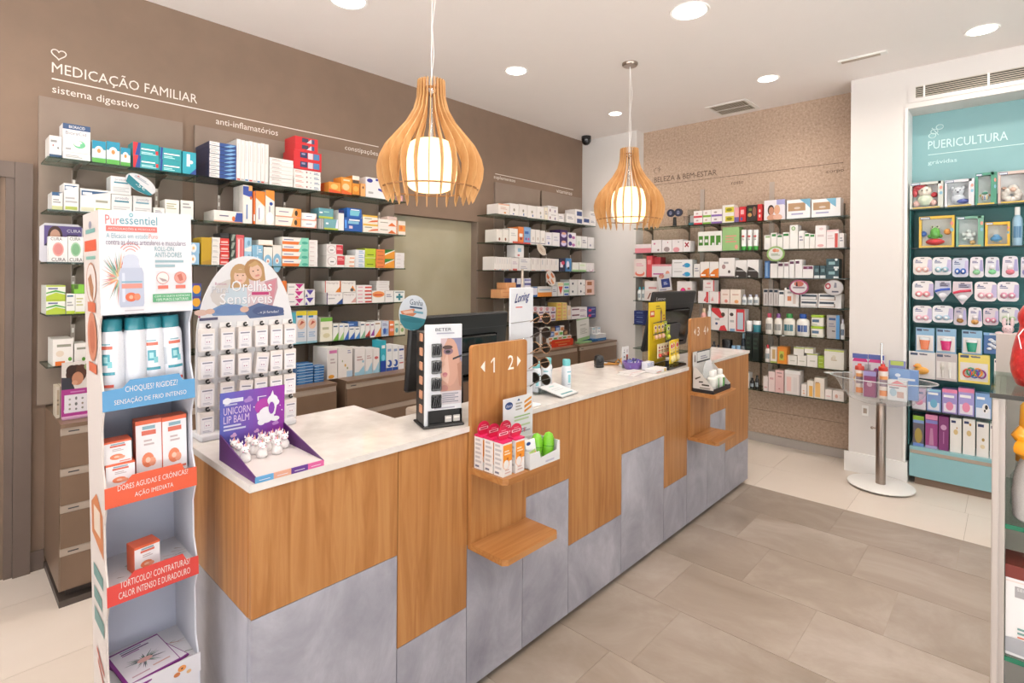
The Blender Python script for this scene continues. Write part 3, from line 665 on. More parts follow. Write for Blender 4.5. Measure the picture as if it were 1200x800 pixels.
# ================================================================== PRODUCTS ON THE SHELVES
# (unit, shelf, along mm, width mm, bottom mm, height mm, stacked, colour, description, print, depth mm, kind, set-back mm)
PRODUCTS = [
('A', 0, 374, 48, 2120, 107, 1, 'f0eeea', 'white carton with navy foot', 'r 0 0 1 .14 357;e .3 .55 .06 .05 a66;e .7 .45 .08 .05 777;l .1 .7 .6 .8 1 999', 150, 'medicine_box', 0),
('A', 0, 425, 110, 2120, 36, 1, 'f2f0ee', 'white carton lying flat', 'l .1 .3 .7 .6 2 aaa', 130, 'medicine_box', 0),
('A', 0, 424, 110, 2157, 141, 1, 'f2f0ee', 'white carton with navy band and green curl', 'r 0 .8 1 1 3d5a85;t BIORACID .22 .85 .8 .95 fff;t BioraCid .1 .62 .85 .74 7a7a88;e .6 .3 .22 .14 7c9;e .55 .33 .16 .1 f2f0ee;e .72 .28 .1 .07 7c9;l .1 .08 .3 .14 1 aaa', 110, 'medicine_box', 0),
('A', 0, 541, 57, 2120, 114, 1, 'e8f2ee', 'teal, white and green carton', 'r 0 .62 1 1 29b;e .5 .55 .33 .22 f4f4ee;e .5 .55 .14 .1 d95;r 0 0 1 .22 6b5;r 0 .22 1 .27 cde', 90, 'medicine_box', 0),
('A', 0, 601, 58, 2120, 121, 1, 'e8f2ee', 'teal, white and green carton', 'r 0 .62 1 1 29b;e .5 .55 .33 .22 f4f4ee;e .5 .55 .14 .1 d95;r 0 0 1 .22 6b5;r 0 .22 1 .27 cde', 90, 'medicine_box', 0),
('A', 0, 662, 43, 2120, 99, 1, 'e8f2ee', 'small teal, white and green carton', 'r 0 .62 1 1 29b;e .5 .55 .33 .22 f4f4ee;e .5 .55 .14 .1 d95;r 0 0 1 .22 6b5', 90, 'medicine_box', 0),
('A', 0, 716, 120, 2120, 139, 2, '2aa5ae', 'teal carton with red end', 'r 0 0 .2 1 e0343f;p .08 0 .26 0 .3 1 .2 1 2a4c9c;l .32 .5 .85 .85 1 fff;l .32 .15 .9 .32 2 cff;r .88 .2 .98 .5 d33', 110, 'medicine_box', 0),
('A', 0, 838, 108, 2120, 132, 2, '2aa5ae', 'teal carton with white lettering', 'p .02 0 .12 0 .16 1 .05 1 2a4c9c;l .2 .45 .92 .8 1 fff;l .2 .15 .7 .32 2 cff', 110, 'medicine_box', 0),
('A', 0, 951, 70, 2120, 129, 1, '2fb0c4', 'upright teal carton with navy corner', 'p .5 0 1 0 1 .3 2a4c9c;r .3 .35 .55 .9 dff;e .62 .55 .16 .08 fff', 90, 'medicine_box', 0),
('A', 1, 385, 42, 1862, 88, 1, 'f2f0ec', 'white carton with lime foot', 'r 0 0 1 .22 cdd29a;p 0 .78 1 1 0 1 35608c;l .1 .4 .8 .6 2 999;r .1 .8 .7 .9 35608c', 150, 'medicine_box', 0),
('A', 1, 430, 60, 1862, 137, 1, 'f2f0ec', 'tall white carton with blue flash', 'r .1 .04 .9 .16 b5c55a;p .05 .74 .95 .93 .05 .93 35608c;l .1 .79 .6 .9 1 fff;l .1 .3 .9 .5 2 bbb', 140, 'medicine_box', 0),
('A', 1, 494, 127, 1862, 119, 1, 'f2f0ec', 'wide white carton with blue flash', 'r .5 .04 .98 .2 b8c64e;r .03 .04 .45 .2 dcdcc0;p .04 .7 .95 .92 .04 .92 35608c;l .08 .75 .38 .88 1 fff;l .5 .45 .9 .6 1 aa9', 110, 'medicine_box', 0),
('A', 1, 623, 91, 1862, 105, 1, 'f0f0ee', 'white carton with teal band, under another', 'r .15 .62 .85 .7 3a8aa0;t protolly .2 .72 .85 .9 99a;l .1 .15 .9 .4 3 ccc', 110, 'medicine_box', 0),
('A', 1, 620, 89, 1968, 94, 1, 'f0f0ee', 'white carton with teal band, upper', 'r .15 .62 .85 .7 3a8aa0;t protolly .2 .72 .85 .9 99a;l .1 .15 .9 .4 3 ccc', 110, 'medicine_box', 0),
('A', 1, 718, 86, 1862, 107, 1, 'f0f0ee', 'white carton with grey name', 'r .15 .62 .85 .7 7ab;t protolly .2 .72 .85 .9 99a;l .1 .15 .9 .4 3 ccc', 110, 'medicine_box', 0),
('A', 1, 812, 53, 1862, 54, 1, 'f0eee8', 'low white carton', 'l .15 .45 .8 .7 2 99a', 110, 'medicine_box', 0),
('A', 1, 867, 69, 1862, 104, 1, 'f2f0ea', 'white carton with green foot', 'e .5 .06 .3 .06 7b5;l .1 .5 .8 .8 3 bb9', 110, 'medicine_box', 0),
('A', 1, 944, 65, 1862, 107, 1, 'f2f0ea', 'white carton with pale blue foot', 'e .5 .08 .4 .06 9cd;l .15 .6 .8 .85 2 aaa', 110, 'medicine_box', 0),
('A', 2, 374, 73, 1604, 126, 1, 'f4f2f0', 'white carton with red disc', 'e .5 .5 .3 .28 e9a8a0;e .5 .5 .24 .22 d98a86;t CURA .1 .85 .7 .97 433;t CURA .15 .03 .9 .17 433', 60, 'medicine_box', 0),
('A', 2, 448, 61, 1604, 130, 1, 'f4f2f0', 'white carton with green disc', 'e .5 .5 .34 .28 a8d0ac;e .5 .5 .26 .22 82b88a;t CURA .1 .85 .8 .97 354;t CURA .1 .03 .95 .17 433', 60, 'medicine_box', 0),
('A', 2, 993, 49, 1604, 127, 2, '9cc8e6', 'pale blue carton with white disc', 'e .35 .5 .32 .4 f4f4f4;e .35 .5 .12 .16 fc8', 90, 'medicine_box', 0),
('A', 3, 365, 74, 1345, 144, 2, 'eef0e6', 'white carton with lime wave', 'r 0 0 1 .25 b8cf3c;p 0 .25 .5 .5 1 .35 1 .25 b8cf3c;p 0 .5 .5 .68 1 .5 1 .42 .5 .55 0 .42 5a4;r 0 .9 1 1 b8cf3c;l .1 .72 .6 .82 1 669', 180, 'medicine_box', 0),
('A', 3, 442, 35, 1345, 101, 1, 'f0f0ea', 'white carton with lime foot', 'r 0 0 1 .15 b8cf3c;r .1 .85 .8 .93 368;l .1 .4 .8 .6 2 aaa', 110, 'medicine_box', 0),
('A', 3, 478, 39, 1345, 100, 1, 'f0f0ea', 'second white carton with lime foot', 'r 0 0 1 .1 b8cf3c;l .1 .4 .8 .8 3 cc9', 110, 'medicine_box', 0),
('A', 3, 473, 41, 1446, 47, 1, '8c4', 'bright green carton on top', 'r 0 .5 .4 1 573', 90, 'medicine_box', 0),
('A', 4, 392, 79, 1090, 131, 1, 'f3efe8', 'cream carton with orange corner', 'r .12 0 .6 .16 e8772a;e .85 .22 .1 .08 6a4;l .2 .7 .9 .8 1 998;e .35 .45 .2 .12 e9d9c4', 170, 'medicine_box', 0),
('A', 4, 475, 51, 1090, 104, 1, 'f3efe8', 'cream carton with green leaf', 'e .75 .22 .15 .1 6a4;l .2 .7 .9 .8 1 998', 120, 'medicine_box', 0),
('B', 0, 1088, 152, 2120, 213, 9, '2c3558', 'flat navy and white carton', 'r .02 .1 .38 1 f1efec;r .38 0 1 1 2a4f94;p .5 0 .75 0 1 .8 .8 .8 7fb2e0;r 0 0 1 .09 1d2850;l .05 .4 .3 .7 2 aaa', 240, 'medicine_box', 0),
('B', 0, 1242, 192, 2120, 254, 1, 'f4f2ee', 'white', None, 200, 'slim8', 0),
('B', 0, 1440, 155, 2120, 177, 7, 'f4f2ee', 'flat white carton in tall stack', 'r .03 .1 .97 .16 cbb;l .1 .35 .5 .7 2 baa', 170, 'medicine_box', 0),
('B', 0, 1599, 187, 2120, 129, 4, 'f4f2ee', 'flat white carton with red and blue print', 'l .05 .35 .35 .75 2 e79a8c;e .48 .55 .03 .2 a77;e .62 .5 .02 .15 88a;l .75 .3 .95 .7 2 68a', 170, 'medicine_box', 0),
('B', 0, 1598, 193, 2250, 125, 2, 'd92f36', 'red carton with photo panels', 'r .22 .25 .48 .85 34406a;r .5 .2 .68 .85 d9d4dc;r .7 .2 .92 .85 4f86b8;r .27 .55 .4 .75 99b', 160, 'medicine_box', 0),
('B', 0, 1606, 160, 2376, 91, 2, 'd92f36', 'small red carton with photo panels', 'r .3 .25 .58 .85 4a4a60;p .5 .2 .85 .2 .7 .85 d9d4dc;r .72 .2 .85 .85 46557a', 150, 'medicine_box', 0),
('B', 1, 1118, 161, 1862, 69, 1, 'f4eee8', 'flat white carton with pink and blue ends', 'r 0 0 1 .12 f0b49c;p .7 .1 1 .1 1 .9 .78 .9 3b55a8;e .68 .35 .06 .22 e87a3a;l .18 .5 .5 .75 1 668', 180, 'medicine_box', 0),
('B', 1, 1281, 56, 1862, 238, 1, 'f4eee8', 'tall white carton with blue crest', 'p 0 .75 1 .68 1 .97 0 .97 3b55a8;r .6 .86 1 1 f0b06a;r .35 .12 .5 .5 68b;e .85 .68 .12 .05 e8702a', 60, 'medicine_box', 0),
('B', 1, 1281, 56, 1862, 238, 1, 'e9e4dd', 'tall grey-white carton behind', 'l .15 .45 .8 .7 2 99a', 45, 'medicine_box', 65),
('B', 1, 1281, 56, 1862, 238, 1, 'e9e4dd', 'rearmost tall grey-white carton', 'l .15 .45 .8 .7 2 99a', 45, 'medicine_box', 113),
('B', 1, 1342, 13, 1862, 205, 1, 'e8702a', 'slim orange carton', 'r .2 .1 .8 .3 fff', 110, 'medicine_box', 0),
('B', 1, 1357, 58, 1862, 210, 1, 'f6efe6', 'tall white and orange carton', 'p 0 .8 1 .55 1 1 0 1 f08a30;e .5 .35 .38 .26 fff;r .3 .15 .42 .5 98a', 110, 'medicine_box', 0),
('B', 1, 1418, 56, 1862, 223, 1, 'f6efe6', 'taller orange-topped white carton', 'p 0 .85 1 .7 1 1 0 1 f0953a;r .4 .12 .52 .55 88a;e .62 .62 .2 .05 35a;e .5 .2 .42 .18 fff', 110, 'medicine_box', 0),
('B', 1, 1480, 169, 1862, 123, 2, 'f6efe6', 'white carton with orange end and figure', 'r .82 0 1 1 f0953a;p .6 0 .82 0 .82 1 .7 1 f5b878;e .8 .5 .06 .3 543;r 0 0 1 .1 f0a078;l .12 .5 .5 .72 1 98a', 120, 'medicine_box', 0),
('B', 1, 1653, 105, 1862, 102, 2, 'f7f1ec', 'white carton with pink arc', 'e .5 .55 .4 .45 fff;r 0 0 1 .14 f0a08a;p .85 0 1 0 1 .8 f0a08a;l .3 .5 .7 .7 1 99b', 110, 'medicine_box', 0),
('B', 2, 1051, 55, 1604, 161, 1, 'c9a21e', 'mustard yellow carton', 'p 0 0 1 0 1 .2 0 .1 b8902a', 150, 'medicine_box', 0),
('B', 2, 1108, 44, 1604, 164, 5, 'f4f0ea', 'white carton, short', 'l .1 .3 .8 .6 2 bbb', 120, 'medicine_box', 0),
('B', 2, 1154, 50, 1604, 161, 4, 'e2403a', 'red carton with white script', 'r .1 .3 .85 .55 f6c9c0;r 0 0 1 .08 fff', 120, 'medicine_box', 0),
('B', 2, 1154, 50, 1766, 30, 1, '2b2a2c', 'black carton lying on red ones', 'r .1 .3 .9 .5 444', 120, 'medicine_box', 0),
('B', 2, 1209, 32, 1604, 192, 4, '3a423c', 'black and green carton', 'p .1 .1 .5 .1 .9 .9 .4 .9 9ba69a', 120, 'medicine_box', 0),
('B', 2, 1243, 47, 1604, 187, 1, 'e05a62', 'pink and red carton', 'r .1 .05 .9 .9 ec8f90;r .3 .1 .42 .85 fff;r .55 .1 .67 .85 e05a62', 120, 'medicine_box', 0),
('B', 2, 1293, 43, 1604, 174, 2, 'a9d3ec', 'pale blue and white carton', 'p 0 0 1 0 1 .4 0 .2 f4f4f0;e .6 .6 .2 .2 7ac', 120, 'medicine_box', 0),
('B', 2, 1339, 65, 1604, 129, 2, '8fc4e4', 'sky blue carton', 'r .45 .1 .55 .9 cfe6f2;l .6 .3 .9 .6 2 fff', 130, 'medicine_box', 0),
('B', 2, 1375, 90, 1734, 34, 1, 'f6f2ea', 'white carton resting on blue ones', 'r 0 0 1 .15 f0d0b0', 130, 'medicine_box', 0),
('B', 2, 1407, 56, 1604, 120, 1, 'f6f2ea', 'white carton with blue arch', 'e .5 .15 .5 .45 8fc4e4;e .5 .25 .22 .14 f6f2ea;e .5 .25 .1 .07 e8907a', 130, 'medicine_box', 0),
('B', 2, 1466, 55, 1604, 135, 1, 'f6f2ea', 'second white carton with blue arch', 'e .5 .15 .5 .45 8fc4e4;e .5 .25 .22 .14 f6f2ea;e .5 .25 .1 .07 e8907a', 130, 'medicine_box', 0),
('B', 2, 1526, 179, 1604, 191, 4, 'f6f2ec', 'long white, orange and mint carton', 'r 0 0 1 .42 f0803a;p .6 0 1 0 1 1 .72 1 8fdcc4;e .85 .3 .12 .2 4fb49c;l .06 .6 .42 .9 1 3b5ba0', 120, 'medicine_box', 0),
('B', 2, 1707, 61, 1604, 181, 6, 'f4f0ec', 'white carton, slim and plain', 'l .1 .3 .6 .6 1 caa', 120, 'medicine_box', 0),
('B', 3, 999, 53, 1345, 150, 2, '3b6ab4', 'blue and yellow carton', 'e .55 .55 .4 .36 f2b23a;r 0 .85 1 1 5a4a9a', 90, 'medicine_box', 0),
('B', 3, 1522, 34, 1345, 164, 1, 'f0803a', 'orange carton beside arched stand', 'p 0 0 1 0 1 .5 fff', 90, 'medicine_box', 0),
('B', 3, 1561, 115, 1345, 146, 3, 'f6f2f0', 'white carton with magenta chevron', 'p .45 .95 .95 .95 .7 .3 d0318c;p .45 .05 .7 .05 .58 .4 d0318c;l .08 .5 .4 .7 1 99a', 110, 'medicine_box', 0),
('B', 3, 1680, 69, 1345, 106, 2, 'f6f2f0', 'white carton with violet wedge', 'p .1 .95 .9 .95 .5 .3 5a48a4;p 0 .05 .3 .05 .15 .5 5a48a4', 110, 'medicine_box', 0),
('B', 4, 1591, 29, 1090, 210, 1, '58b4c8', 'slim teal carton', 'r .2 .1 .8 .3 288', 90, 'medicine_box', 0),
('B', 4, 1622, 73, 1090, 219, 1, 'e4e8ee', 'tall pale carton with yellow top', 'r 0 .86 1 1 f2dc3a;r .1 .8 .6 .86 38c;e .5 .6 .4 .16 f0c8b0;p .3 .55 .8 .65 .5 .7 c05a4a;l .15 .2 .8 .35 3 9bd;r 0 0 1 .06 9cd', 110, 'medicine_box', 0),
('B', 4, 1699, 70, 1090, 216, 1, 'e4e8ee', 'second tall pale carton with yellow top', 'r 0 .86 1 1 f2dc3a;r .1 .8 .6 .86 38c;e .5 .6 .4 .16 f0c8b0;p .3 .55 .8 .65 .5 .7 c05a4a;l .15 .2 .8 .35 3 9bd;r 0 0 1 .06 9cd', 110, 'medicine_box', 0),
('C', 0, 1849, 87, 2120, 76, 1, 'f39a3c', 'orange carton with yellow bubble', 'p 0 0 1 0 1 .2 0 .35 e8562a;e .45 .6 .32 .25 f8c87a', 70, 'medicine_box', 0),
('C', 0, 1849, 87, 2120, 76, 1, 'e8632a', 'orange-red carton behind', None, 50, 'medicine_box', 75),
('C', 0, 1939, 83, 2120, 121, 1, 'f3a040', 'tall orange carton', 'p 0 0 1 0 1 .12 0 .3 e86a30;e .45 .45 .33 .2 f8cf9a;l .2 .8 .8 .88 1 fdb', 110, 'medicine_box', 0),
('C', 0, 2026, 58, 2120, 143, 1, 'e89430', 'amber carton with white top', 'r 0 .8 1 1 f6efe2;r .05 .62 .95 .78 5a4a40;r 0 0 1 .06 6a4a30;e .5 .35 .35 .14 f2b85a', 110, 'medicine_box', 0),
('C', 0, 2095, 39, 2120, 96, 1, 'f0b070', 'slim apricot carton', 'e .5 .7 .2 .1 754', 110, 'medicine_box', 0),
('C', 0, 2137, 206, 2120, 150, 1, 'f4f2f4', 'wide white carton with blue marks', 'e .16 .84 .12 .1 3a3fa0;r .4 .86 .5 .97 3a3fa0;p .5 .42 .78 .3 .78 .42 .52 .52 3a3fa0;l .1 .2 .3 .3 1 bbb', 120, 'medicine_box', 0),
('C', 0, 2359, 31, 2120, 39, 1, '4a9a5a', 'small green carton at shelf end', 'r .2 .2 .8 .6 7c8', 60, 'medicine_box', 0),
('C', 0, 2421, 40, 2120, 46, 1, 'e0a8b4', 'small pink carton at shelf end', 'r .2 .2 .8 .6 fcc', 60, 'medicine_box', 0),
('C', 1, 1776, 34, 1862, 72, 1, 'e0e0e0', 'grey striped carton', 'r .1 0 .25 1 555;r .45 0 .6 1 555;r .8 0 .9 1 555', 150, 'medicine_box', 0),
('C', 1, 1813, 105, 1862, 75, 1, '7ab0ba', 'blue-grey carton with lime foot', 'r 0 0 1 .16 c8d84a;r .12 .5 .3 .65 fff;p .8 .16 1 .16 1 1 .9 1 eef', 120, 'medicine_box', 0),
('C', 1, 1775, 107, 1938, 70, 1, '6aa4b0', 'blue-grey carton on top with lime foot', 'r 0 0 1 .2 c0d04a;r .05 .5 .25 .62 fff;l .35 .6 .7 .7 1 adc', 120, 'medicine_box', 0),
('C', 1, 1921, 43, 1862, 145, 1, 'f2f0ec', 'tall white carton with navy cap', 'r 0 .85 1 1 2b2c68', 130, 'medicine_box', 0),
('C', 1, 1968, 143, 1862, 99, 1, '2f62b4', 'blue carton with pale panel', 'r .2 .55 .8 .75 8cc8e6;r .25 .2 .45 .4 e8d0e0;l .25 .78 .85 .95 1 fff;r .02 .2 .12 .8 6af', 120, 'medicine_box', 0),
('C', 1, 1987, 116, 1962, 67, 1, '2f6cc0', 'blue carton on top with pale panel', 'p .2 .2 .8 .2 .9 .75 .2 .75 7cc8d8;l .25 .78 .85 .95 1 fff', 120, 'medicine_box', 0),
('C', 1, 2114, 126, 1862, 129, 2, 'f8efe0', 'cream and yellow carton', 'r 0 .78 1 1 f0c050;p .3 .15 1 .3 1 .5 .6 .4 e8703a;l .1 .55 .6 .65 1 998', 120, 'medicine_box', 0),
('C', 1, 2244, 171, 1862, 110, 2, 'f8f0e8', 'white carton with orange swoosh', 'p .5 .1 .95 .1 .7 .6 e8783a;r .94 0 1 1 f0a070;l .1 .5 .5 .7 1 998', 120, 'medicine_box', 0),
('C', 1, 2322, 88, 1973, 23, 1, 'f0d4c8', 'small pink carton lying on top', 'l .15 .45 .8 .7 2 99a', 90, 'medicine_box', 0),
('C', 1, 2423, 64, 1862, 108, 1, 'f4e8dc', 'upright white and orange carton', 'r 0 .25 1 .7 f0a050;e .4 .5 .2 .15 e8703a', 100, 'medicine_box', 0),
('C', 2, 1834, 136, 1604, 83, 1, 'f4efec', 'red and white carton with round badge', 'r .58 .2 1 .95 d8404c;e .3 .5 .26 .38 c8b0b4;e .3 .5 .23 .34 f6f2f0;l .2 .4 .4 .6 1 888;l .62 .6 .95 .8 2 fbb', 160, 'medicine_box', 0),
('C', 2, 1833, 123, 1688, 76, 1, 'f4efec', 'red and white carton on top with round badge', 'r .58 .1 1 .95 d8404c;e .3 .5 .26 .38 c8b0b4;e .3 .5 .23 .34 f6f2f0;l .2 .4 .4 .6 1 888;l .62 .5 .95 .7 2 fbb', 160, 'medicine_box', 0),
('C', 2, 1973, 78, 1604, 86, 3, 'f4eee6', 'white carton with orange mark', 'r .45 .2 .95 .5 f0a078', 120, 'medicine_box', 0),
('C', 2, 2054, 77, 1604, 129, 4, 'eceef2', 'white carton with blue lines', 'l .35 .2 .9 .8 2 9bd', 120, 'medicine_box', 0),
('C', 2, 2134, 90, 1604, 142, 2, 'bcd032', 'lime green carton', 'l .2 .3 .8 .7 1 6a7a1a;r 0 0 1 .06 e8f0b0', 120, 'medicine_box', 0),
('C', 2, 2227, 74, 1604, 140, 5, 'f08a4a', 'orange carton, slim', 'l .15 .3 .85 .6 1 743', 120, 'medicine_box', 0),
('C', 2, 2305, 88, 1604, 140, 2, 'f0a03a', 'green and orange carton with white stripe', 'p 0 .55 1 1 0 1 3a8a3a;p 0 .4 1 .9 1 1 0 .55 f4f4e8', 120, 'medicine_box', 0),
('C', 2, 2397, 83, 1604, 120, 4, 'efebea', 'white carton at shelf end', 'l .15 .3 .6 .6 1 cbb', 120, 'medicine_box', 0),
('C', 3, 1836, 123, 1345, 82, 1, 'f4f0ee', 'white carton with navy corner', 'p .6 0 1 0 1 .5 3a5a9a;t Neogrip .08 .7 .85 .9 a89a9a;r 0 0 .06 1 5a4a7a;l .1 .45 .5 .55 1 bbb', 160, 'medicine_box', 0),
('C', 3, 1962, 101, 1345, 80, 1, 'f4f0ee', 'white carton with pink corner', 'p .6 .1 1 .1 1 .6 e0a8a0;t Neogrip .08 .7 .85 .9 a89a9a', 130, 'medicine_box', 0),
('C', 3, 1823, 119, 1428, 80, 1, 'f4f0ea', 'white carton with flame and red spine', 'p .65 0 1 0 1 .6 f0953a;t Neogrip .1 .7 .85 .9 a89a9a;r 0 0 .05 1 c8402a;r .94 0 1 1 f0702a', 160, 'medicine_box', 0),
('C', 3, 1945, 114, 1428, 80, 1, 'f4f0ea', 'white carton with flame, on top row', 'p .6 .1 1 .1 .8 .6 f0953a;e .75 .2 .12 .15 555;t Neogrip .1 .7 .85 .9 a89a9a', 130, 'medicine_box', 0),
('C', 3, 2066, 127, 1345, 131, 5, 'f4f0ee', 'white carton with red dash', 'r .55 .15 1 .6 d8483a;r .1 .3 .4 .6 eab', 120, 'medicine_box', 0),
('C', 3, 2197, 107, 1345, 89, 1, 'f4f0ea', 'white carton with orange lens', 'e .5 .7 .5 .26 f09a5a;l .15 .6 .85 .82 1 d8402a', 120, 'medicine_box', 0),
('C', 3, 2251, 113, 1435, 72, 4, 'f0ecea', 'slim white carton stacked on top', 'l .2 .3 .8 .6 1 cbb', 100, 'medicine_box', 30),
('C', 3, 2308, 73, 1345, 88, 1, 'f0ecea', 'plain white carton', 'l .15 .45 .8 .7 2 99a', 120, 'medicine_box', 0),
('C', 3, 2388, 99, 1345, 86, 1, 'f2f4f2', 'white carton with teal cross', 'r .4 .15 .6 .75 3a8a98;r .2 .35 .8 .55 3a8a98;r .1 .82 .9 .92 9aa', 120, 'medicine_box', 0),
('C', 4, 1793, 88, 1090, 165, 1, 'f2eedc', 'cream carton with green top', 'r 0 .84 1 1 7ac04a;l .15 .5 .7 .6 1 bb9;e .5 .25 .3 .1 e0d8b0', 150, 'medicine_box', 0),
('C', 4, 1885, 42, 1090, 119, 1, 'f4f4f0', 'white carton with green wedge', 'p 0 0 1 0 1 .5 7ab84a;r .1 .8 .8 .88 357', 110, 'medicine_box', 0),
('C', 4, 1931, 36, 1090, 117, 1, 'f4f4f0', 'white carton with pale green wedge', 'p 0 0 1 0 1 .5 9ac87a;r .1 .8 .8 .88 79c', 110, 'medicine_box', 0),
('C', 4, 1970, 37, 1090, 114, 1, 'f4f4f0', 'white carton with blue wedge', 'p 0 0 1 0 1 .6 3a6ac0;r .1 .8 .8 .88 357', 110, 'medicine_box', 0),
('C', 4, 2011, 44, 1090, 87, 1, 'f4f4f0', 'short white carton with blue wedge', 'p 0 0 1 0 1 .6 3a6ac0;r .1 .8 .8 .88 357', 110, 'medicine_box', 0),
('C', 4, 2058, 38, 1090, 84, 1, 'f4f4f0', 'second short white carton with blue wedge', 'p 0 0 1 0 1 .6 4a8ac8;r .1 .8 .8 .88 357', 110, 'medicine_box', 0),
('C', 4, 2010, 82, 1178, 35, 1, '3a66a8', 'blue carton laid on top', 'r .1 .3 .6 .6 9be', 90, 'medicine_box', 20),
('C', 4, 2099, 39, 1090, 119, 1, 'f4f4f0', 'white carton with grey-green wedge', 'p 0 0 1 0 1 .5 8ab89a;r .1 .8 .8 .88 357', 110, 'medicine_box', 0),
('C', 4, 2142, 39, 1090, 114, 1, 'f4f2f0', 'white carton with red wedge', 'p 0 .1 1 .1 1 .5 d8483a;r 0 0 1 .1 644;r .1 .8 .8 .88 b66', 110, 'medicine_box', 0),
('C', 4, 2184, 33, 1090, 111, 1, 'f4f2f0', 'white carton with violet wedge', 'p 0 .1 1 .1 1 .6 9a3a9a;r .1 .8 .8 .88 868', 110, 'medicine_box', 0),
('C', 4, 2221, 55, 1090, 118, 1, 'f4f2f0', 'white carton with orange wedge', 'p 0 0 1 0 1 .6 f0953a;r .1 .8 .8 .88 a86', 110, 'medicine_box', 0),
('C', 4, 2283, 60, 1090, 114, 1, 'd4dcec', 'lilac and blue carton', 'r .1 .1 .9 .5 88a8d8;e .4 .35 .2 .2 3a5aa8;l .1 .7 .8 .85 2 88a', 110, 'medicine_box', 0),
('C', 4, 2348, 42, 1090, 111, 1, 'f0874a', 'orange upright carton', 'r .1 .3 .9 .5 fbb;l .1 .7 .8 .85 1 fff', 110, 'medicine_box', 0),
('C', 4, 2394, 43, 1090, 109, 1, 'e6ecd4', 'pale green carton', 'e .5 .35 .3 .18 6aa;l .1 .7 .8 .85 1 8a8', 110, 'medicine_box', 0),
('C', 4, 2441, 48, 1090, 106, 1, 'f2ecd8', 'cream upright carton', 'e .5 .35 .3 .15 9b7;l .1 .7 .8 .85 1 aa8', 110, 'medicine_box', 0),
('B', 5, 1555, 108, 850, 131, 7, '2f6fae', 'blue flat box with white lid line', 'r 0 .8 1 1 cfe2ee;r .1 .25 .5 .6 5a9ad0', 80, 'flat_box', 0),
('B', 5, 1671, 68, 850, 106, 6, '2f6fae', 'second blue flat box with white lid line', 'r 0 .8 1 1 cfe2ee;r .1 .25 .5 .6 5a9ad0', 70, 'flat_box', 0),
('B', 5, 1527, 28, 850, 171, 3, 'e8b84a', 'yellow flat box behind', 'r 0 0 1 .3 fff', 90, 'flat_box', 60),
('C', 5, 1778, 74, 850, 210, 1, 'f4f0ec', 'tall white carton with pink tag', 'r .2 .82 .95 .92 e080b8;e .4 .08 .3 .06 f0a83a;l .3 .5 .8 .65 2 cbb', 200, 'medicine_box', 0),
('C', 5, 1856, 109, 850, 204, 1, 'f4f0ec', 'tall white carton with sprig print', 'e .5 .4 .06 .05 e0b04a;e .3 .55 .04 .04 9a7;e .65 .3 .05 .04 9a7;r .6 0 1 .2 b8d4ec;l .65 .8 .9 .9 2 99b', 150, 'medicine_box', 0),
('C', 5, 1982, 81, 850, 188, 1, 'f4f0ee', 'white carton with pale blue triangle', 'p .1 0 1 0 .9 .35 a4d4ea;r 0 0 1 .12 a4d4ea;l .2 .55 .8 .7 2 caa;e .8 .5 .1 .05 9cd', 160, 'medicine_box', 0),
('C', 5, 2066, 59, 850, 181, 1, 'f4f0ee', 'second white carton with pale blue triangle', 'p .1 0 1 0 .9 .45 a4d4ea;r 0 0 1 .12 a4d4ea;l .2 .6 .8 .72 2 caa', 130, 'medicine_box', 0),
('C', 5, 2128, 53, 850, 175, 1, 'f4f0ee', 'white carton with blue triangle and red dot', 'p .1 0 1 0 .9 .45 a4d4ea;r 0 0 1 .12 a4d4ea;e .5 .62 .3 .06 d86a6a', 130, 'medicine_box', 0),
('C', 5, 2188, 47, 850, 226, 1, '38b0c4', 'tall cyan and navy carton', 'r 0 0 1 .35 2a4aa4;e .5 .45 .3 .1 8de;l .2 .75 .8 .85 1 fff', 110, 'medicine_box', 0),
('C', 5, 2238, 52, 850, 190, 1, 'f2f4f4', 'white carton with blue wave', 'r 0 0 1 .12 2a58b0;e .55 .28 .4 .14 2a58b0;e .35 .3 .22 .08 f2f4f4;l .2 .75 .8 .85 1 9ac', 110, 'medicine_box', 0),
('C', 5, 2294, 49, 850, 185, 1, 'f2f4f4', 'second white carton with blue wave', 'r 0 0 1 .12 2a58b0;e .55 .28 .4 .14 2a58b0;e .35 .3 .22 .08 f2f4f4;l .2 .75 .8 .85 1 9ac', 110, 'medicine_box', 0),
('C', 5, 2347, 50, 850, 174, 1, 'f2f2f4', 'white carton with navy head', 'r .1 .8 .9 .88 3a58a8;r .15 .25 .85 .3 c66;l .15 .45 .8 .6 2 aac', 110, 'medicine_box', 0),
('D', 0, 3518, 149, 2120, 99, 1, 'f3ece6', 'white carton with orange print', 'r 0 .9 1 1 f0b898;e .6 .2 .1 .08 e8953a;l .2 .5 .8 .7 2 dba', 150, 'medicine_box', 0),
('D', 0, 3673, 125, 2120, 118, 1, 'f3f0ee', 'white carton with grey figure', 'e .5 .5 .1 .12 998;r .35 .12 .5 .22 46a;r 0 0 1 .06 556', 140, 'medicine_box', 0),
('D', 0, 3804, 118, 2120, 123, 1, 'f3f0ee', 'white carton with blue tick', 'e .5 .5 .1 .12 998;r .5 .12 .62 .3 36a;r 0 0 1 .06 556', 140, 'medicine_box', 0),
('D', 0, 3928, 135, 2120, 124, 1, 'f3f0ee', 'second white carton with blue tick', 'e .5 .5 .1 .12 aa9;r .5 .12 .62 .3 36a', 140, 'medicine_box', 0),
('D', 0, 4070, 113, 2120, 128, 1, 'f3f0ee', 'third white carton with blue tick', 'e .5 .5 .1 .12 aa9;r .5 .12 .62 .3 68a', 140, 'medicine_box', 0),
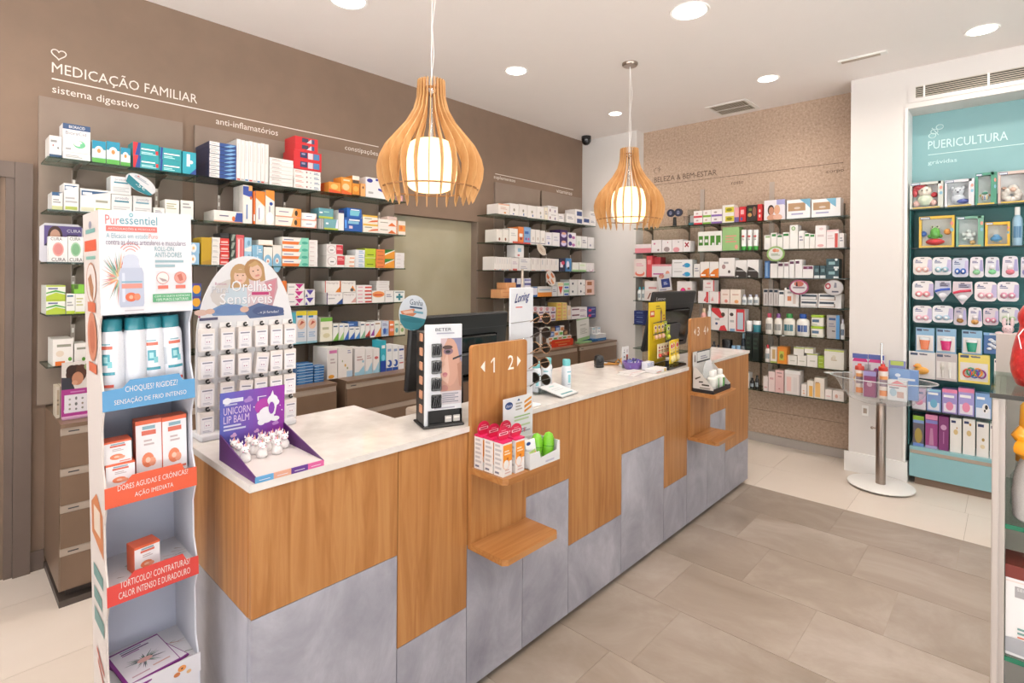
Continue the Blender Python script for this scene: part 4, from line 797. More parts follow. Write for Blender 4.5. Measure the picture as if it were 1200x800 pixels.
('D', 0, 4190, 48, 2120, 128, 1, 'f3ecda', 'slim cream carton', 'l .15 .45 .8 .7 2 99a', 140, 'medicine_box', 0),
('D', 0, 4244, 161, 2120, 153, 2, 'f3f0f0', 'white carton with purple drop', 'e .2 .4 .06 .2 8a5a6a;e .7 .35 .06 .2 7a6a9a;l .3 .75 .8 .85 1 bbb', 140, 'medicine_box', 0),
('D', 0, 4413, 95, 2120, 86, 1, 'f3f0f0', 'short white carton', 'l .15 .45 .8 .7 2 99a', 120, 'medicine_box', 0),
('D', 0, 4552, 152, 2120, 101, 1, 'f3f0ee', 'short white carton in the gap', 'l .15 .45 .8 .7 2 99a', 120, 'medicine_box', 0),
('D', 0, 4712, 134, 2120, 161, 2, 'f3f0f0', 'white carton with navy panel', 'r .2 .15 .9 .75 3a4f8a', 140, 'medicine_box', 0),
('D', 0, 4855, 122, 2120, 89, 1, 'f3f0f0', 'low white carton with navy panel', 'r .1 .35 .95 .8 3a4f8a', 120, 'medicine_box', 0),
('D', 0, 4985, 118, 2120, 167, 2, 'f3f0ee', 'white carton at shelf end', 'l .15 .45 .8 .7 2 99a', 120, 'medicine_box', 0),
('D', 1, 3498, 79, 1862, 119, 1, 'eeeae2', 'cream carton with brown drop', 'e .5 .25 .15 .12 8a5a40;r 0 0 1 .05 988', 150, 'medicine_box', 0),
('D', 1, 3583, 75, 1862, 125, 1, 'eeeae2', 'second cream carton with brown drop', 'e .5 .25 .15 .12 8a5a40;r 0 0 1 .05 988', 150, 'medicine_box', 0),
('D', 1, 3669, 119, 1862, 140, 1, 'f3f0ec', 'white carton with red foot', 'r .4 0 1 .14 d8604a;l .2 .5 .8 .7 2 ccc', 140, 'medicine_box', 0),
('D', 1, 3794, 80, 1862, 164, 1, 'f08a4a', 'orange and white carton', 'r .2 .4 .8 .6 fff;e .5 .3 .2 .08 844;r 0 0 1 .1 d8504a', 140, 'medicine_box', 0),
('D', 1, 3880, 94, 1862, 167, 1, '8ab0dc', 'blue carton with violet dots', 'r .1 .6 .7 .75 3a6ab4;e .3 .3 .14 .08 8a5aa8;e .7 .3 .14 .08 d86a9a;r 0 0 1 .1 d8504a', 140, 'medicine_box', 0),
('D', 1, 3981, 65, 1862, 152, 1, 'f3f0ec', 'white carton with tick mark', 'r .45 .3 .58 .5 a87a5a;r 0 .08 1 .14 99a', 140, 'medicine_box', 0),
('D', 1, 4052, 66, 1862, 153, 1, 'f3f0ec', 'second white carton with tick mark', 'r .45 .3 .58 .5 a87a5a;r 0 .08 1 .14 99a', 140, 'medicine_box', 0),
('D', 1, 4125, 74, 1862, 149, 1, 'f3f0ec', 'third white carton with tick mark', 'r .45 .3 .58 .5 a87a5a;r 0 .08 1 .14 99a', 140, 'medicine_box', 0),
('D', 1, 4206, 103, 1862, 138, 1, 'f0eef2', 'white carton with blue spot', 'e .5 .2 .12 .1 46a;l .2 .5 .8 .7 2 bbd', 140, 'medicine_box', 0),
('D', 1, 4316, 121, 1862, 142, 1, 'f0eef2', 'second plain white carton', 'l .2 .4 .8 .7 2 ccd', 140, 'medicine_box', 0),
('D', 1, 4444, 125, 1862, 177, 2, '4a2f6a', 'deep purple carton with peach fan', 'e .5 .4 .36 .3 d8d0f0;e .5 .6 .3 .15 e8b49a', 140, 'medicine_box', 0),
('D', 1, 4577, 145, 1862, 159, 2, 'f2eef4', 'white carton with purple swirl', 'e .3 .5 .22 .3 4a3a8a;e .7 .35 .2 .2 b86aa8', 140, 'medicine_box', 0),
('D', 1, 4731, 95, 1862, 130, 1, 'eef0ea', 'white carton with faint green', 'e .5 .4 .2 .2 cdc', 140, 'medicine_box', 0),
('D', 1, 4833, 105, 1862, 132, 1, 'f0eeee', 'white plain carton near end', 'l .15 .45 .8 .7 2 99a', 140, 'medicine_box', 0),
('D', 1, 4947, 125, 1862, 129, 1, 'f0eeee', 'last white carton of the row', 'e .4 .3 .12 .1 88a', 140, 'medicine_box', 0),
('D', 2, 3468, 228, 1604, 123, 1, 'f2eeec', 'white', None, 150, 'slim7', 0),
('D', 2, 3702, 102, 1604, 120, 1, 'f2eeec', 'white carton with red foot', 'r .2 0 .8 .14 d8605a;l .2 .5 .8 .7 2 cbc', 140, 'medicine_box', 0),
('D', 2, 3754, 122, 1729, 120, 1, 'f4f2f2', 'white carton set on top', 'r .3 .45 .7 .75 9ac8e0;e .4 .18 .14 .08 d87a7a', 110, 'medicine_box', 0),
('D', 2, 3810, 168, 1604, 124, 2, 'f2f0ee', 'flat white carton pair', 'l .15 .3 .7 .7 2 bbc', 140, 'medicine_box', 0),
('D', 2, 3984, 441, 1604, 129, 1, 'f2eeec', 'white', None, 150, 'slim6', 0),
('D', 2, 4440, 95, 1604, 137, 1, '2a2c48', 'navy and red carton', 'r .1 .3 .6 .7 e8e4ee;e .6 .65 .3 .15 d84a6a', 140, 'medicine_box', 0),
('D', 2, 4543, 105, 1604, 140, 1, '4a8ac4', 'blue carton with white swirl', 'e .4 .5 .25 .3 eef;e .5 .25 .2 .1 245', 140, 'medicine_box', 0),
('D', 2, 4664, 117, 1604, 98, 1, 'f0f2ea', 'white carton with green foot', 'r 0 0 1 .2 9ac88a', 140, 'medicine_box', 0),
('D', 2, 4789, 129, 1604, 101, 1, 'f0f2ea', 'second white carton with green foot', 'r 0 0 1 .2 9ac88a;r .1 .6 .8 .8 dec', 140, 'medicine_box', 0),
('D', 2, 4926, 150, 1604, 100, 1, 'f2eeee', 'white carton with mauve arc', 'e .6 .2 .3 .2 d8a8c0;e .55 .3 .25 .2 f2eeee', 140, 'medicine_box', 0),
('D', 3, 3560, 139, 1345, 80, 2, 'f0b07a', 'peach carton', 'l .2 .3 .8 .6 1 d8854a', 130, 'medicine_box', 0),
('D', 3, 3640, 130, 1426, 63, 1, 'f0b07a', 'peach carton on top', 'l .2 .3 .8 .6 1 d8854a', 130, 'medicine_box', 0),
('D', 3, 3704, 54, 1345, 184, 1, '34427a', 'navy carton with white cap', 'r .1 .7 .9 1 e8e8f0', 90, 'medicine_box', 0),
('D', 3, 3775, 73, 1345, 184, 1, '34427a', 'second navy carton with white cap', 'r .1 .7 .9 1 e8e8f0', 90, 'medicine_box', 0),
('D', 3, 3886, 95, 1345, 184, 2, 'd8dae8', 'pale carton with violet bands', 'r 0 .3 1 .5 5a5aa0;r 0 .75 1 .9 7a7ab8', 110, 'medicine_box', 0),
('D', 3, 3987, 97, 1345, 100, 1, '3a6aa8', 'blue carton behind the pole', 'r .3 .2 1 .9 eef', 110, 'medicine_box', 0),
('D', 3, 4091, 224, 1345, 103, 1, 'f4f2ee', 'long white carton with orange foot', 'r 0 0 1 .42 f0953a;r .1 .6 .9 .75 bcd', 120, 'medicine_box', 0),
('D', 3, 4323, 78, 1345, 101, 1, 'e8e8ea', 'pale grey carton', 'l .15 .45 .8 .7 2 99a', 110, 'medicine_box', 0),
('D', 3, 4414, 95, 1345, 145, 1, 'f4f2ee', 'white carton with red triangle', 'p .1 .7 .9 .7 .5 .1 e0503a;r 0 .75 1 .95 eda', 120, 'medicine_box', 0),
('D', 3, 4516, 90, 1345, 145, 2, 'e8eef4', 'pale blue and green carton', 'r 0 .5 1 .9 8ac8a0;r .1 .1 .9 .35 3a6ac0', 120, 'medicine_box', 0),
('D', 3, 4613, 146, 1345, 172, 2, 'e6e6e4', 'grey-white carton with dots', 'e .4 .5 .1 .15 345', 130, 'medicine_box', 0),
('D', 3, 4767, 136, 1345, 172, 2, 'f0eeec', 'white carton with dots', 'e .4 .5 .1 .15 345;r .8 .2 .9 .4 999', 130, 'medicine_box', 0),
('D', 3, 4912, 166, 1345, 167, 2, 'ecc8be', 'pink carton with brown square', 'r .15 .3 .7 .8 a8643a', 130, 'medicine_box', 0),
('D', 4, 4009, 85, 1090, 160, 2, 'f0e8ec', 'first white and red pack', 'e .5 .75 .3 .2 d8a0a8;r .1 .1 .9 .35 7a6a8a;r .3 .5 .7 .6 b44', 110, 'medicine_box', 0),
('D', 4, 4100, 87, 1090, 155, 2, 'f0e8ec', 'second white and red pack', 'e .5 .75 .3 .2 d8a0a8;r .1 .1 .9 .35 7a6a8a;r .3 .5 .7 .6 b44', 110, 'medicine_box', 0),
('D', 4, 4194, 89, 1090, 150, 2, 'f0e8ec', 'third white and red pack', 'e .5 .75 .3 .2 d8a0a8;r .1 .1 .9 .35 7a6a8a;r .3 .5 .7 .6 b44', 110, 'medicine_box', 0),
('D', 4, 4290, 92, 1090, 144, 2, 'f0e8ec', 'fourth white and red pack', 'e .5 .75 .3 .2 d8a0a8;r .1 .1 .9 .35 7a6a8a;r .3 .5 .7 .6 b44', 110, 'medicine_box', 0),
('D', 4, 4395, 87, 1090, 186, 5, 'f0cc6a', 'yellow and orange carton', 'r .2 .2 .8 .6 f09a6a', 120, 'medicine_box', 0),
('D', 4, 4489, 81, 1090, 183, 5, 'f4d88a', 'pale yellow carton', 'r .2 .2 .8 .6 f0b48a', 120, 'medicine_box', 0),
('D', 4, 4579, 60, 1090, 149, 1, 'f4e8d8', 'upright cream carton', 'r .1 .3 .9 .7 f0d0b0', 120, 'medicine_box', 0),
('D', 4, 4647, 293, 1090, 124, 2, 'f0ecee', 'white carton with maroon print', 'r .05 .55 .5 .8 7a4a5a;l .55 .3 .95 .6 2 a8a', 120, 'medicine_box', 0),
('D', 4, 4948, 168, 1090, 119, 2, '3a408a', 'navy carton with red bow', 'e .3 .4 .18 .25 e0406a;r .45 .5 .9 .7 99c', 120, 'medicine_box', 0),
('G', 0, -2307, 87, 2070, 136, 2, 'f4f0ee', 'white carton with red foot', 'r 0 0 1 .28 d83a4a;e .4 .6 .15 .12 caa', 110, 'cosmetic_box', 0),
('G', 0, -2216, 81, 2070, 137, 2, 'f4f0ee', 'white carton with lime foot', 'r 0 0 1 .28 8ac04a;e .4 .6 .15 .12 caa', 110, 'cosmetic_box', 0),
('G', 0, -2131, 104, 2070, 138, 2, 'f4f0ee', 'white carton with violet foot', 'r 0 0 1 .28 8a6ab8;e .4 .6 .15 .12 a99', 110, 'cosmetic_box', 0),
('G', 0, -2024, 109, 2070, 170, 2, 'f4f2ea', 'white carton with yellow lemon', 'r .25 .15 1 .75 d8cc3a;e .6 .45 .25 .18 8a8a1a', 110, 'cosmetic_box', 0),
('G', 0, -1911, 43, 2070, 139, 1, 'e8a8a8', 'pink carton with violet foot', 'r 0 0 1 .35 6a5a9a', 110, 'cosmetic_box', 0),
('G', 0, -1864, 58, 2070, 142, 1, 'd8343c', 'red carton with letter', 'r .2 .5 .7 .8 f4c0c0;r 0 0 1 .4 c8202a;r .2 .1 .5 .3 46a', 110, 'cosmetic_box', 0),
('G', 0, -1798, 91, 2070, 151, 1, '2a2422', 'black carton with gold pictures', 'e .3 .4 .2 .12 c89a5a;r .2 .65 .5 .8 6a7a3a;e .75 .6 .18 .3 8a5a4a', 110, 'cosmetic_box', 0),
('G', 0, -1703, 41, 2070, 153, 1, 'd0282e', 'red carton at the upright', 'e .5 .6 .2 .1 fdd;e .5 .3 .2 .1 fdd', 110, 'cosmetic_box', 0),
('G', 1, -2962, 192, 1805, 94, 1, 'f4e8e8', 'white and pink carton', 'r 0 0 1 .55 ee8f9c', 110, 'cosmetic_box', 0),
('G', 1, -2766, 112, 1805, 133, 1, 'f2ecec', 'white carton with pink speckle', 'e .3 .7 .1 .08 d8a;e .7 .2 .1 .08 a88', 110, 'cosmetic_box', 0),
('G', 1, -2649, 109, 1805, 128, 1, 'f2ecec', 'white carton with grey bloom', 'e .5 .25 .3 .2 a99;e .6 .8 .05 .05 c46', 110, 'cosmetic_box', 0),
('G', 1, -2536, 115, 1805, 128, 1, 'f2ecec', 'white carton with rose bloom', 'e .4 .2 .3 .2 e8a0a8;e .6 .8 .05 .05 777', 110, 'cosmetic_box', 0),
('G', 1, -2417, 76, 1805, 111, 1, 'f4eeee', 'white carton with crimson cross', 'p .2 .5 .3 .4 .8 .8 .7 .9 a8203a;p .2 .8 .3 .9 .8 .5 .7 .4 a8203a', 110, 'cosmetic_box', 0),
('G', 1, -2262, 236, 1805, 193, 1, 'f4f4ee', 'big white carton with four green panels', 'r .03 .3 .21 .78 4a8a2a;r .27 .3 .45 .78 4a8a2a;r .52 .3 .7 .78 4a8a2a;r .76 .3 .95 .78 4a8a2a;r .06 .45 .18 .6 eee;r .3 .45 .42 .6 eee;e .64 .35 .05 .08 eee;e .9 .35 .05 .08 eee', 110, 'cosmetic_box', 0),
('G', 1, -2022, 156, 1805, 223, 1, '9cc884', 'soft green carton with pink script', 'l .2 .35 .85 .65 3 e0a08a;e .85 .15 .1 .1 e8a090', 110, 'cosmetic_box', 0),
('G', 1, -1855, 50, 1805, 192, 1, 'f4f4f2', 'white tube with green foot', 'g 4a4', 60, 'tube', 0),
('G', 1, -1800, 50, 1805, 189, 1, 'f4f4f2', 'second white tube with green foot', 'g 4a4', 60, 'tube', 0),
('G', 1, -1747, 49, 1805, 187, 1, 'f4f4f2', 'third white tube with green foot', 'g 4a4', 60, 'tube', 0),
('G', 2, -2972, 143, 1550, 195, 1, 'f4e4de', 'white carton with coral arc', 'e .5 .2 .4 .16 f0806a;e .5 .26 .3 .1 f4e4de;l .2 .6 .8 .75 2 eab', 120, 'cosmetic_box', 0),
('G', 2, -2824, 64, 1550, 225, 1, 'e0545a', 'red carton', 'r .2 .6 .8 .8 f09a9a', 110, 'cosmetic_box', 0),
('G', 2, -2755, 73, 1550, 210, 1, 'c8404a', 'dark red carton', 'r .2 .3 .8 .5 e88', 110, 'cosmetic_box', 40),
('G', 2, -2764, 225, 1550, 134, 1, 'f2ecee', 'white carton with magenta word', 'l .08 .2 .6 .45 1 c85aa8;r 0 .85 1 1 e8a0a8;e .8 .3 .1 .2 f0a890', 50, 'cosmetic_box', 0),
('G', 2, -2534, 213, 1550, 179, 2, 'f2f2f2', 'white carton with cyan flower', 'e .75 .35 .16 .26 3aa8d8;e .6 .3 .08 .12 8ad;l .1 .6 .5 .75 1 bbb', 110, 'cosmetic_box', 0),
('G', 2, -2303, 61, 1550, 134, 1, 'f0ece8', 'slim white carton', 'l .15 .45 .8 .7 2 99a', 110, 'cosmetic_box', 0),
('G', 2, -2238, 90, 1550, 154, 1, 'f2eeea', 'white carton with orange sail', 'p 0 0 1 0 1 .6 .5 .5 0 .2 e8802a;l .1 .1 .6 .2 1 fff', 110, 'cosmetic_box', 0),
('G', 2, -2144, 88, 1550, 153, 1, 'f2eeea', 'second white carton with orange sail', 'p 0 0 1 0 1 .6 .5 .5 0 .2 e8802a;l .1 .1 .6 .2 1 fff', 110, 'cosmetic_box', 0),
('G', 2, -2053, 149, 1550, 188, 1, 'f4f0ee', 'large white carton with dark emblem', 'e .3 .55 .12 .12 a88;e .65 .3 .08 .08 433;r 0 0 1 .08 544;l .3 .7 .6 .8 1 aaa', 110, 'cosmetic_box', 0),
('G', 2, -1900, 105, 1550, 166, 1, 'f0eeec', 'white carton with black swoosh', 'r 0 0 1 .28 2e2622;p 0 .28 1 .28 .6 .5 .1 .62 2e2622;e .2 .08 .1 .04 ccc;l .1 .36 .8 .42 1 aaa', 110, 'cosmetic_box', 0),
('G', 2, -1791, 102, 1550, 168, 1, 'f0eeec', 'second white carton with black swoosh', 'r 0 0 1 .28 2e2622;p 0 .28 1 .28 .6 .5 .1 .62 2e2622;e .2 .08 .1 .04 ccc;l .1 .36 .8 .42 1 aaa', 110, 'cosmetic_box', 0),
('G', 3, -2938, 46, 1300, 145, 1, 'f2f6f4', 'white bottle with teal cap', 'c 5ab', 60, 'bottle', 0),
('G', 3, -2887, 40, 1300, 146, 1, 'f2f6f4', 'second white bottle with teal cap', 'c 5ab', 60, 'bottle', 0),
('G', 3, -2842, 153, 1300, 210, 1, 'f2e8e2', 'white carton with leaf sprig', 'p .2 .1 .3 .1 .5 .4 .4 .4 8a4a3a;r 0 .5 1 .95 f4f0ee;l .3 .6 .9 .75 1 d99', 110, 'cosmetic_box', 0),
('G', 3, -2477, 157, 1300, 210, 1, 'f2ecea', 'white carton with red rose', 'e .4 .5 .2 .2 d85a5a;e .4 .55 .1 .1 f0a;l .7 .6 .9 .8 1 d88', 110, 'cosmetic_box', 0),
('G', 3, -2258, 111, 1300, 116, 1, 'f2ecea', 'white carton with red stripe', 'r .72 .05 .92 .95 d8343c;p .5 .2 .7 .1 .7 .6 d8343c', 110, 'cosmetic_box', 0),
('G', 3, -2207, 110, 1417, 108, 1, 'f2ecea', 'white carton with red edge, on top', 'r .9 0 1 1 d8343c;e .5 .7 .2 .1 eaa;l .2 .3 .7 .5 1 dbb', 110, 'cosmetic_box', 0),
('G', 3, -2142, 100, 1300, 115, 1, 'f2ecea', 'white carton with red margin', 'r .88 0 1 1 d8343c;p .1 .2 .4 .2 .3 .6 e8a0a0', 110, 'cosmetic_box', 0),
('G', 3, -2034, 85, 1300, 138, 1, 'f4e4da', 'cream carton with pink dot', 'e .6 .2 .18 .12 e88a7a;l .2 .6 .8 .75 1 dba', 110, 'cosmetic_box', 0),
('G', 3, -1945, 99, 1300, 140, 1, 'f4e8da', 'cream carton with orange dot', 'e .6 .18 .2 .12 f0a86a;l .2 .6 .8 .75 1 dba', 110, 'cosmetic_box', 0),
('G', 3, -1843, 46, 1300, 94, 1, 'eef0f0', 'white pump bottle', 'c bbc', 60, 'bottle', 0),
('G', 3, -1792, 50, 1300, 95, 1, 'eef0f0', 'second white pump bottle', 'c bbc', 60, 'bottle', 0),
('G', 3, -1739, 49, 1300, 97, 1, 'eef0f0', 'third white pump bottle', 'c bbc', 60, 'bottle', 0),
('G', 4, -2967, 117, 1045, 145, 3, '2a3a7a', 'navy carton with pale word', 'l .25 .5 .9 .8 1 9ab8e0;r 0 .9 1 1 4a5a9a', 110, 'cosmetic_box', 0),
('G', 4, -2239, 60, 1045, 204, 1, 'f0b0a8', 'pink bottle with pointed cap', 'c eca', 60, 'bottle', 0),
('G', 4, -2171, 46, 1045, 240, 1, 'e6eef2', 'clear bottle with white cap', 'c fff', 60, 'bottle', 0),
('G', 4, -2120, 156, 1045, 212, 1, 'f2ecea', 'white gift set with red corner', 'p 0 1 .45 1 .75 .6 .5 .55 0 .85 d8343c;p .45 0 .95 0 .8 .25 .55 .2 d8343c;e .3 .3 .08 .06 3a4a7a;e .7 .72 .12 .1 543;l .2 .45 .5 .55 1 bbb', 110, 'gift_set', 0),
('G', 4, -1960, 149, 1045, 211, 1, 'f2ecea', 'white gift set with framed tube', 'r .48 .02 1 1 d8343c;r .55 .1 .92 .85 c4d4e0;e .2 .75 .12 .08 433;r .1 0 .4 .12 8ac;l .1 .4 .35 .5 1 bbb', 110, 'gift_set', 0),
('G', 4, -1802, 53, 1045, 106, 1, 'f0f0ee', 'white jar', 'c fff', 70, 'tub', 0),
('G', 4, -1745, 68, 1045, 110, 1, '3a8a98', 'teal jar with white lid', 'c fff', 70, 'tub', 0),
('G', 5, -2126, 42, 790, 142, 1, '22252c', 'small black bottle', 'c 223', 60, 'bottle', 0),
('G', 5, -2076, 33, 790, 114, 1, '2a2e38', 'small dark bottle', 'c 334', 60, 'bottle', 0),
('G', 5, -2035, 97, 790, 169, 1, '1e2026', 'large black jar', 'c 111', 70, 'tub', 0),
('G', 5, -1934, 36, 790, 119, 1, '2c3440', 'dark jar with pale blue lid', 'c 9ac4e8', 60, 'tub', 0),
('G', 5, -1894, 43, 790, 123, 1, '2c3440', 'second dark jar with pale blue lid', 'c 9ac4e8', 60, 'tub', 0),
('G', 5, -1848, 43, 790, 246, 1, '1c2836', 'tall dark blue bottle', 'c 8ab', 60, 'bottle', 0),
('G', 5, -1802, 57, 790, 266, 1, '18241e', 'tall black-green carton', 'l .2 .4 .8 .8 3 2e4438;r 0 .95 1 1 345', 110, 'cosmetic_box', 0),
('G', 5, -1741, 60, 790, 263, 1, '18241e', 'second tall black-green carton', 'l .2 .4 .8 .8 3 2e4438;r 0 .95 1 1 345', 110, 'cosmetic_box', 0),
('G', 6, -1810, 42, 530, 138, 1, 'f0eeec', 'white carton end', 'l .15 .45 .8 .7 2 99a', 100, 'cosmetic_box', 0),
('G', 6, -1764, 42, 530, 97, 1, '1e1c1c', 'black bottle low shelf', 'c 222', 60, 'bottle', 0),
('G', 6, -1719, 37, 530, 126, 1, '1e1c1c', 'second black bottle low shelf', 'c 222', 60, 'bottle', 0),
('H', 0, -1644, 176, 2070, 180, 1, 'e8e4ea', 'carton with portrait of two women', 'p .6 1 1 1 1 .7 a8a4d8;r .6 .75 1 1 a8a8d8;e .33 .5 .16 .26 3a2a26;e .35 .46 .12 .2 c88a6e;e .62 .5 .15 .24 d8b08a;e .62 .46 .11 .18 e0a88a;e .36 .12 .22 .16 d09a80;e .66 .12 .22 .16 e0b09a', 90, 'cosmetic_box', 0),
('H', 0, -1454, 187, 2070, 166, 1, 'f2f2f2', 'white window carton with blue corner', 'r .06 .4 .8 .82 b4916e;p .55 1 1 1 1 .5 .85 .7 7ab4d0;l .2 .2 .7 .28 1 aac;e .45 .55 .14 .06 d8c8b8', 110, 'cosmetic_box', 0),
('H', 0, -1258, 217, 2070, 154, 1, 'f2f2f2', 'second white window carton with blue corner', 'r .06 .4 .65 .82 b4916e;p .5 1 .85 1 .85 .5 .68 .7 7ab4d0;l .15 .2 .6 .28 1 aac;e .38 .55 .12 .06 d8c8b8', 110, 'cosmetic_box', 0),
('H', 1, -1642, 55, 1805, 131, 1, 'f4f2ee', 'white carton with pale green tab', 'r .2 .82 .9 .95 9b8;e .5 .3 .2 .12 eee', 110, 'cosmetic_box', 0),
('H', 1, -1584, 47, 1805, 151, 1, 'f4f2ee', 'white carton with green tab', 'r .15 .78 .9 .92 3a8a4a', 110, 'cosmetic_box', 0),
('H', 1, -1533, 46, 1805, 133, 1, 'f4f2ee', 'shorter white carton with dark green tab', 'r .1 .82 .9 .95 2a7a3a', 110, 'cosmetic_box', 0),
('H', 1, -1484, 52, 1805, 150, 1, 'f4f2ee', 'second white carton with green tab', 'r .05 .78 .9 .92 3a8a4a', 110, 'cosmetic_box', 0),
('H', 1, -1429, 65, 1805, 210, 1, 'f4f2ee', 'tall white carton with leaf seal', 'e .45 .86 .25 .09 6a9a5a;e .45 .86 .16 .06 cdb', 110, 'cosmetic_box', 0),
('H', 1, -1360, 44, 1805, 158, 1, 'f0eeea', 'white carton behind tall one', 'l .15 .45 .8 .7 2 99a', 100, 'cosmetic_box', 10),
('H', 1, -1312, 40, 1805, 134, 1, 'f4f2ee', 'low white carton with green tab', 'r .1 .8 .9 .95 3a8a4a', 110, 'cosmetic_box', 0),
('H', 1, -1269, 39, 1805, 125, 1, 'f4f2ee', 'second low white carton with green tab', 'r .1 .8 .9 .95 3a8a4a', 110, 'cosmetic_box', 0),
('H', 1, -1227, 81, 1805, 194, 1, 'f6f0ee', 'tall white carton with blush', 'e .5 .12 .3 .06 e8b0b0;e .55 .85 .2 .06 e8d0d0;l .2 .5 .8 .6 1 dcc', 110, 'cosmetic_box', 0),
('H', 1, -1143, 91, 1805, 153, 1, 'f4ecec', 'white carton with red band', 'r .68 .02 .92 .8 d8504a;l .1 .5 .6 .7 2 dcc;r 0 .9 1 1 ecc', 110, 'cosmetic_box', 0),
('H', 1, -1049, 34, 1805, 121, 1, 'f4f0ee', 'last white carton by pillar', 'l .15 .45 .8 .7 2 99a', 100, 'cosmetic_box', 0),
('H', 2, -1637, 44, 1550, 154, 1, '4a78b0', 'blue carton', 'r .2 .1 .6 .9 8ab0d8', 110, 'cosmetic_box', 0),
('H', 2, -1589, 61, 1550, 150, 1, 'f2f0ee', 'white carton with black top', 'r 0 .86 1 1 333', 110, 'cosmetic_box', 0),
('H', 2, -1525, 46, 1550, 141, 1, 'f2f0ee', 'white carton with plum badge', 'r .1 .75 .9 .92 5a2a4a', 110, 'cosmetic_box', 0),
('H', 2, -1475, 42, 1550, 141, 1, 'f2f0ee', 'second white carton with plum badge', 'r .1 .75 .9 .92 8a6a7a', 110, 'cosmetic_box', 0),
('H', 2, -1430, 41, 1550, 159, 1, 'f2f0ee', 'third white carton with plum badge', 'r .1 .78 .9 .93 5a2a4a', 110, 'cosmetic_box', 0),
('H', 2, -1385, 58, 1550, 162, 1, 'f2f0ee', 'fourth white carton with plum badge', 'r .1 .78 .6 .93 5a2a4a', 110, 'cosmetic_box', 0),
('H', 2, -1324, 83, 1550, 109, 1, 'f2f0ee', 'wide white carton with plum strip', 'r .05 .72 .95 .95 7a3a5a;r .4 .76 .6 .9 a8a', 110, 'cosmetic_box', 0),
('H', 2, -1235, 42, 1550, 109, 1, '2e4e56', 'dark teal carton with white foot', 'r 0 0 1 .22 dfe6e6;r .2 .5 .8 .75 6a8a90', 110, 'cosmetic_box', 0),
('H', 2, -1189, 42, 1550, 108, 1, '2e4e56', 'second dark teal carton with white foot', 'r 0 0 1 .22 dfe6e6;r .2 .5 .8 .75 6a8a90', 110, 'cosmetic_box', 0),
('H', 2, -1145, 94, 1550, 165, 2, '2e4e56', 'dark teal carton, wide', 'r .2 .4 .7 .7 8ab0b4;r .6 0 1 .2 dfe6e6;e .8 .9 .12 .12 dfe6e6', 110, 'cosmetic_box', 0),
('H', 3, -1646, 40, 1300, 150, 1, 'cfcac8', 'slim clear-grey carton with dark tag', 'r .1 .8 .9 .95 2a3a4a;r .35 .1 .7 .7 a8a09e', 110, 'cosmetic_box', 0),
('H', 3, -1602, 40, 1300, 151, 1, 'cfcac8', 'second slim clear-grey carton', 'r .1 .8 .9 .95 2a3a4a;r .35 .1 .7 .7 b8b0ae', 110, 'cosmetic_box', 0),
('H', 3, -1559, 39, 1300, 151, 1, 'cfcac8', 'third slim clear-grey carton', 'r .1 .8 .9 .95 2a3a4a;r .35 .1 .7 .7 b8b0ae', 110, 'cosmetic_box', 0),
('H', 3, -1516, 46, 1300, 141, 1, 'f2f0ee', 'white carton with dark tag', 'r .1 .75 .9 .9 2a3a4a', 110, 'cosmetic_box', 0),
('H', 3, -1467, 114, 1300, 165, 1, 'f2efec', 'wide white carton with orange swatch', 'r .15 .92 .6 1 2a3a4a;r .2 .3 .48 .55 d8855a;r .6 .15 .8 .7 dccac0;l .2 .7 .5 .8 1 aaa', 110, 'cosmetic_box', 0),
('H', 3, -1339, 132, 1300, 117, 2, 'f2f0ee', 'long white carton with navy stripe', 'r .05 .55 .95 .85 3a4a5a;r .05 .1 .95 .2 9a9a98;r .9 .1 .95 .6 765', 110, 'cosmetic_box', 0),
('H', 3, -1200, 170, 1300, 121, 2, 'f2f0ee', 'long white carton with dark stripe', 'r .05 .55 .7 .85 3a4a5a;r .05 .1 .7 .2 c8a890;r .7 .1 .74 .6 765', 110, 'cosmetic_box', 0),
('H', 4, -1634, 65, 1045, 186, 1, 'efeae2', 'white bottle with pink-red cap', 'c d0506a;l 9a9a98', 60, 'bottle', 0),
('H', 4, -1561, 71, 1045, 186, 1, 'efeae2', 'white bottle with purple cap', 'c 8a5a9a;l 9a9a98', 60, 'bottle', 0),
('H', 4, -1486, 101, 1045, 191, 1, 'f0ede2', 'wide white bottle with green cap', 'c 3a9a4a;l 3a7a8a', 70, 'bottle', 0),
('H', 4, -1379, 107, 1045, 193, 1, 'f0ede8', 'wide white bottle with blue cap', 'c 2a58b0;l 3a5a9a', 70, 'bottle', 0),
('H', 4, -1258, 97, 1045, 192, 2, 'efece2', 'white tub with lime lid', 'r 0 .78 1 1 a8cc3a;r .1 .35 .65 .6 5a7a98;l .1 .1 .5 .2 1 bca', 80, 'cosmetic_tub', 0),
('H', 4, -1135, 94, 1045, 198, 1, 'b4b0ae', 'grey carton with blue side', 'r .72 0 1 1 5a9ad0;r .15 .78 .68 .88 3a5a8a;l .15 .5 .65 .65 2 889;r .4 .3 .65 .34 433', 110, 'cosmetic_box', 0),
('H', 4, -1038, 31, 1045, 167, 1, 'e8ecf0', 'white bottle behind grey carton', 'c dde;l 357', 60, 'bottle', 0),
('H', 5, -1635, 47, 790, 155, 1, 'f0e8e2', 'white bottle with red cap', 'c c8303a', 60, 'bottle', 0),
('H', 5, -1584, 57, 790, 141, 1, 'f0e6dc', 'cream window carton', 'r .3 .25 .75 .85 c8a870;r 0 0 1 .1 b8c86a', 110, 'cosmetic_box', 0),
('H', 5, -1523, 77, 790, 148, 1, 'f0983a', 'orange carton with lime window', 'r .2 .2 .7 .75 c8cc5a;e .45 .45 .18 .15 8a8a3a;r 0 .9 1 1 e88a3a', 110, 'cosmetic_box', 0),
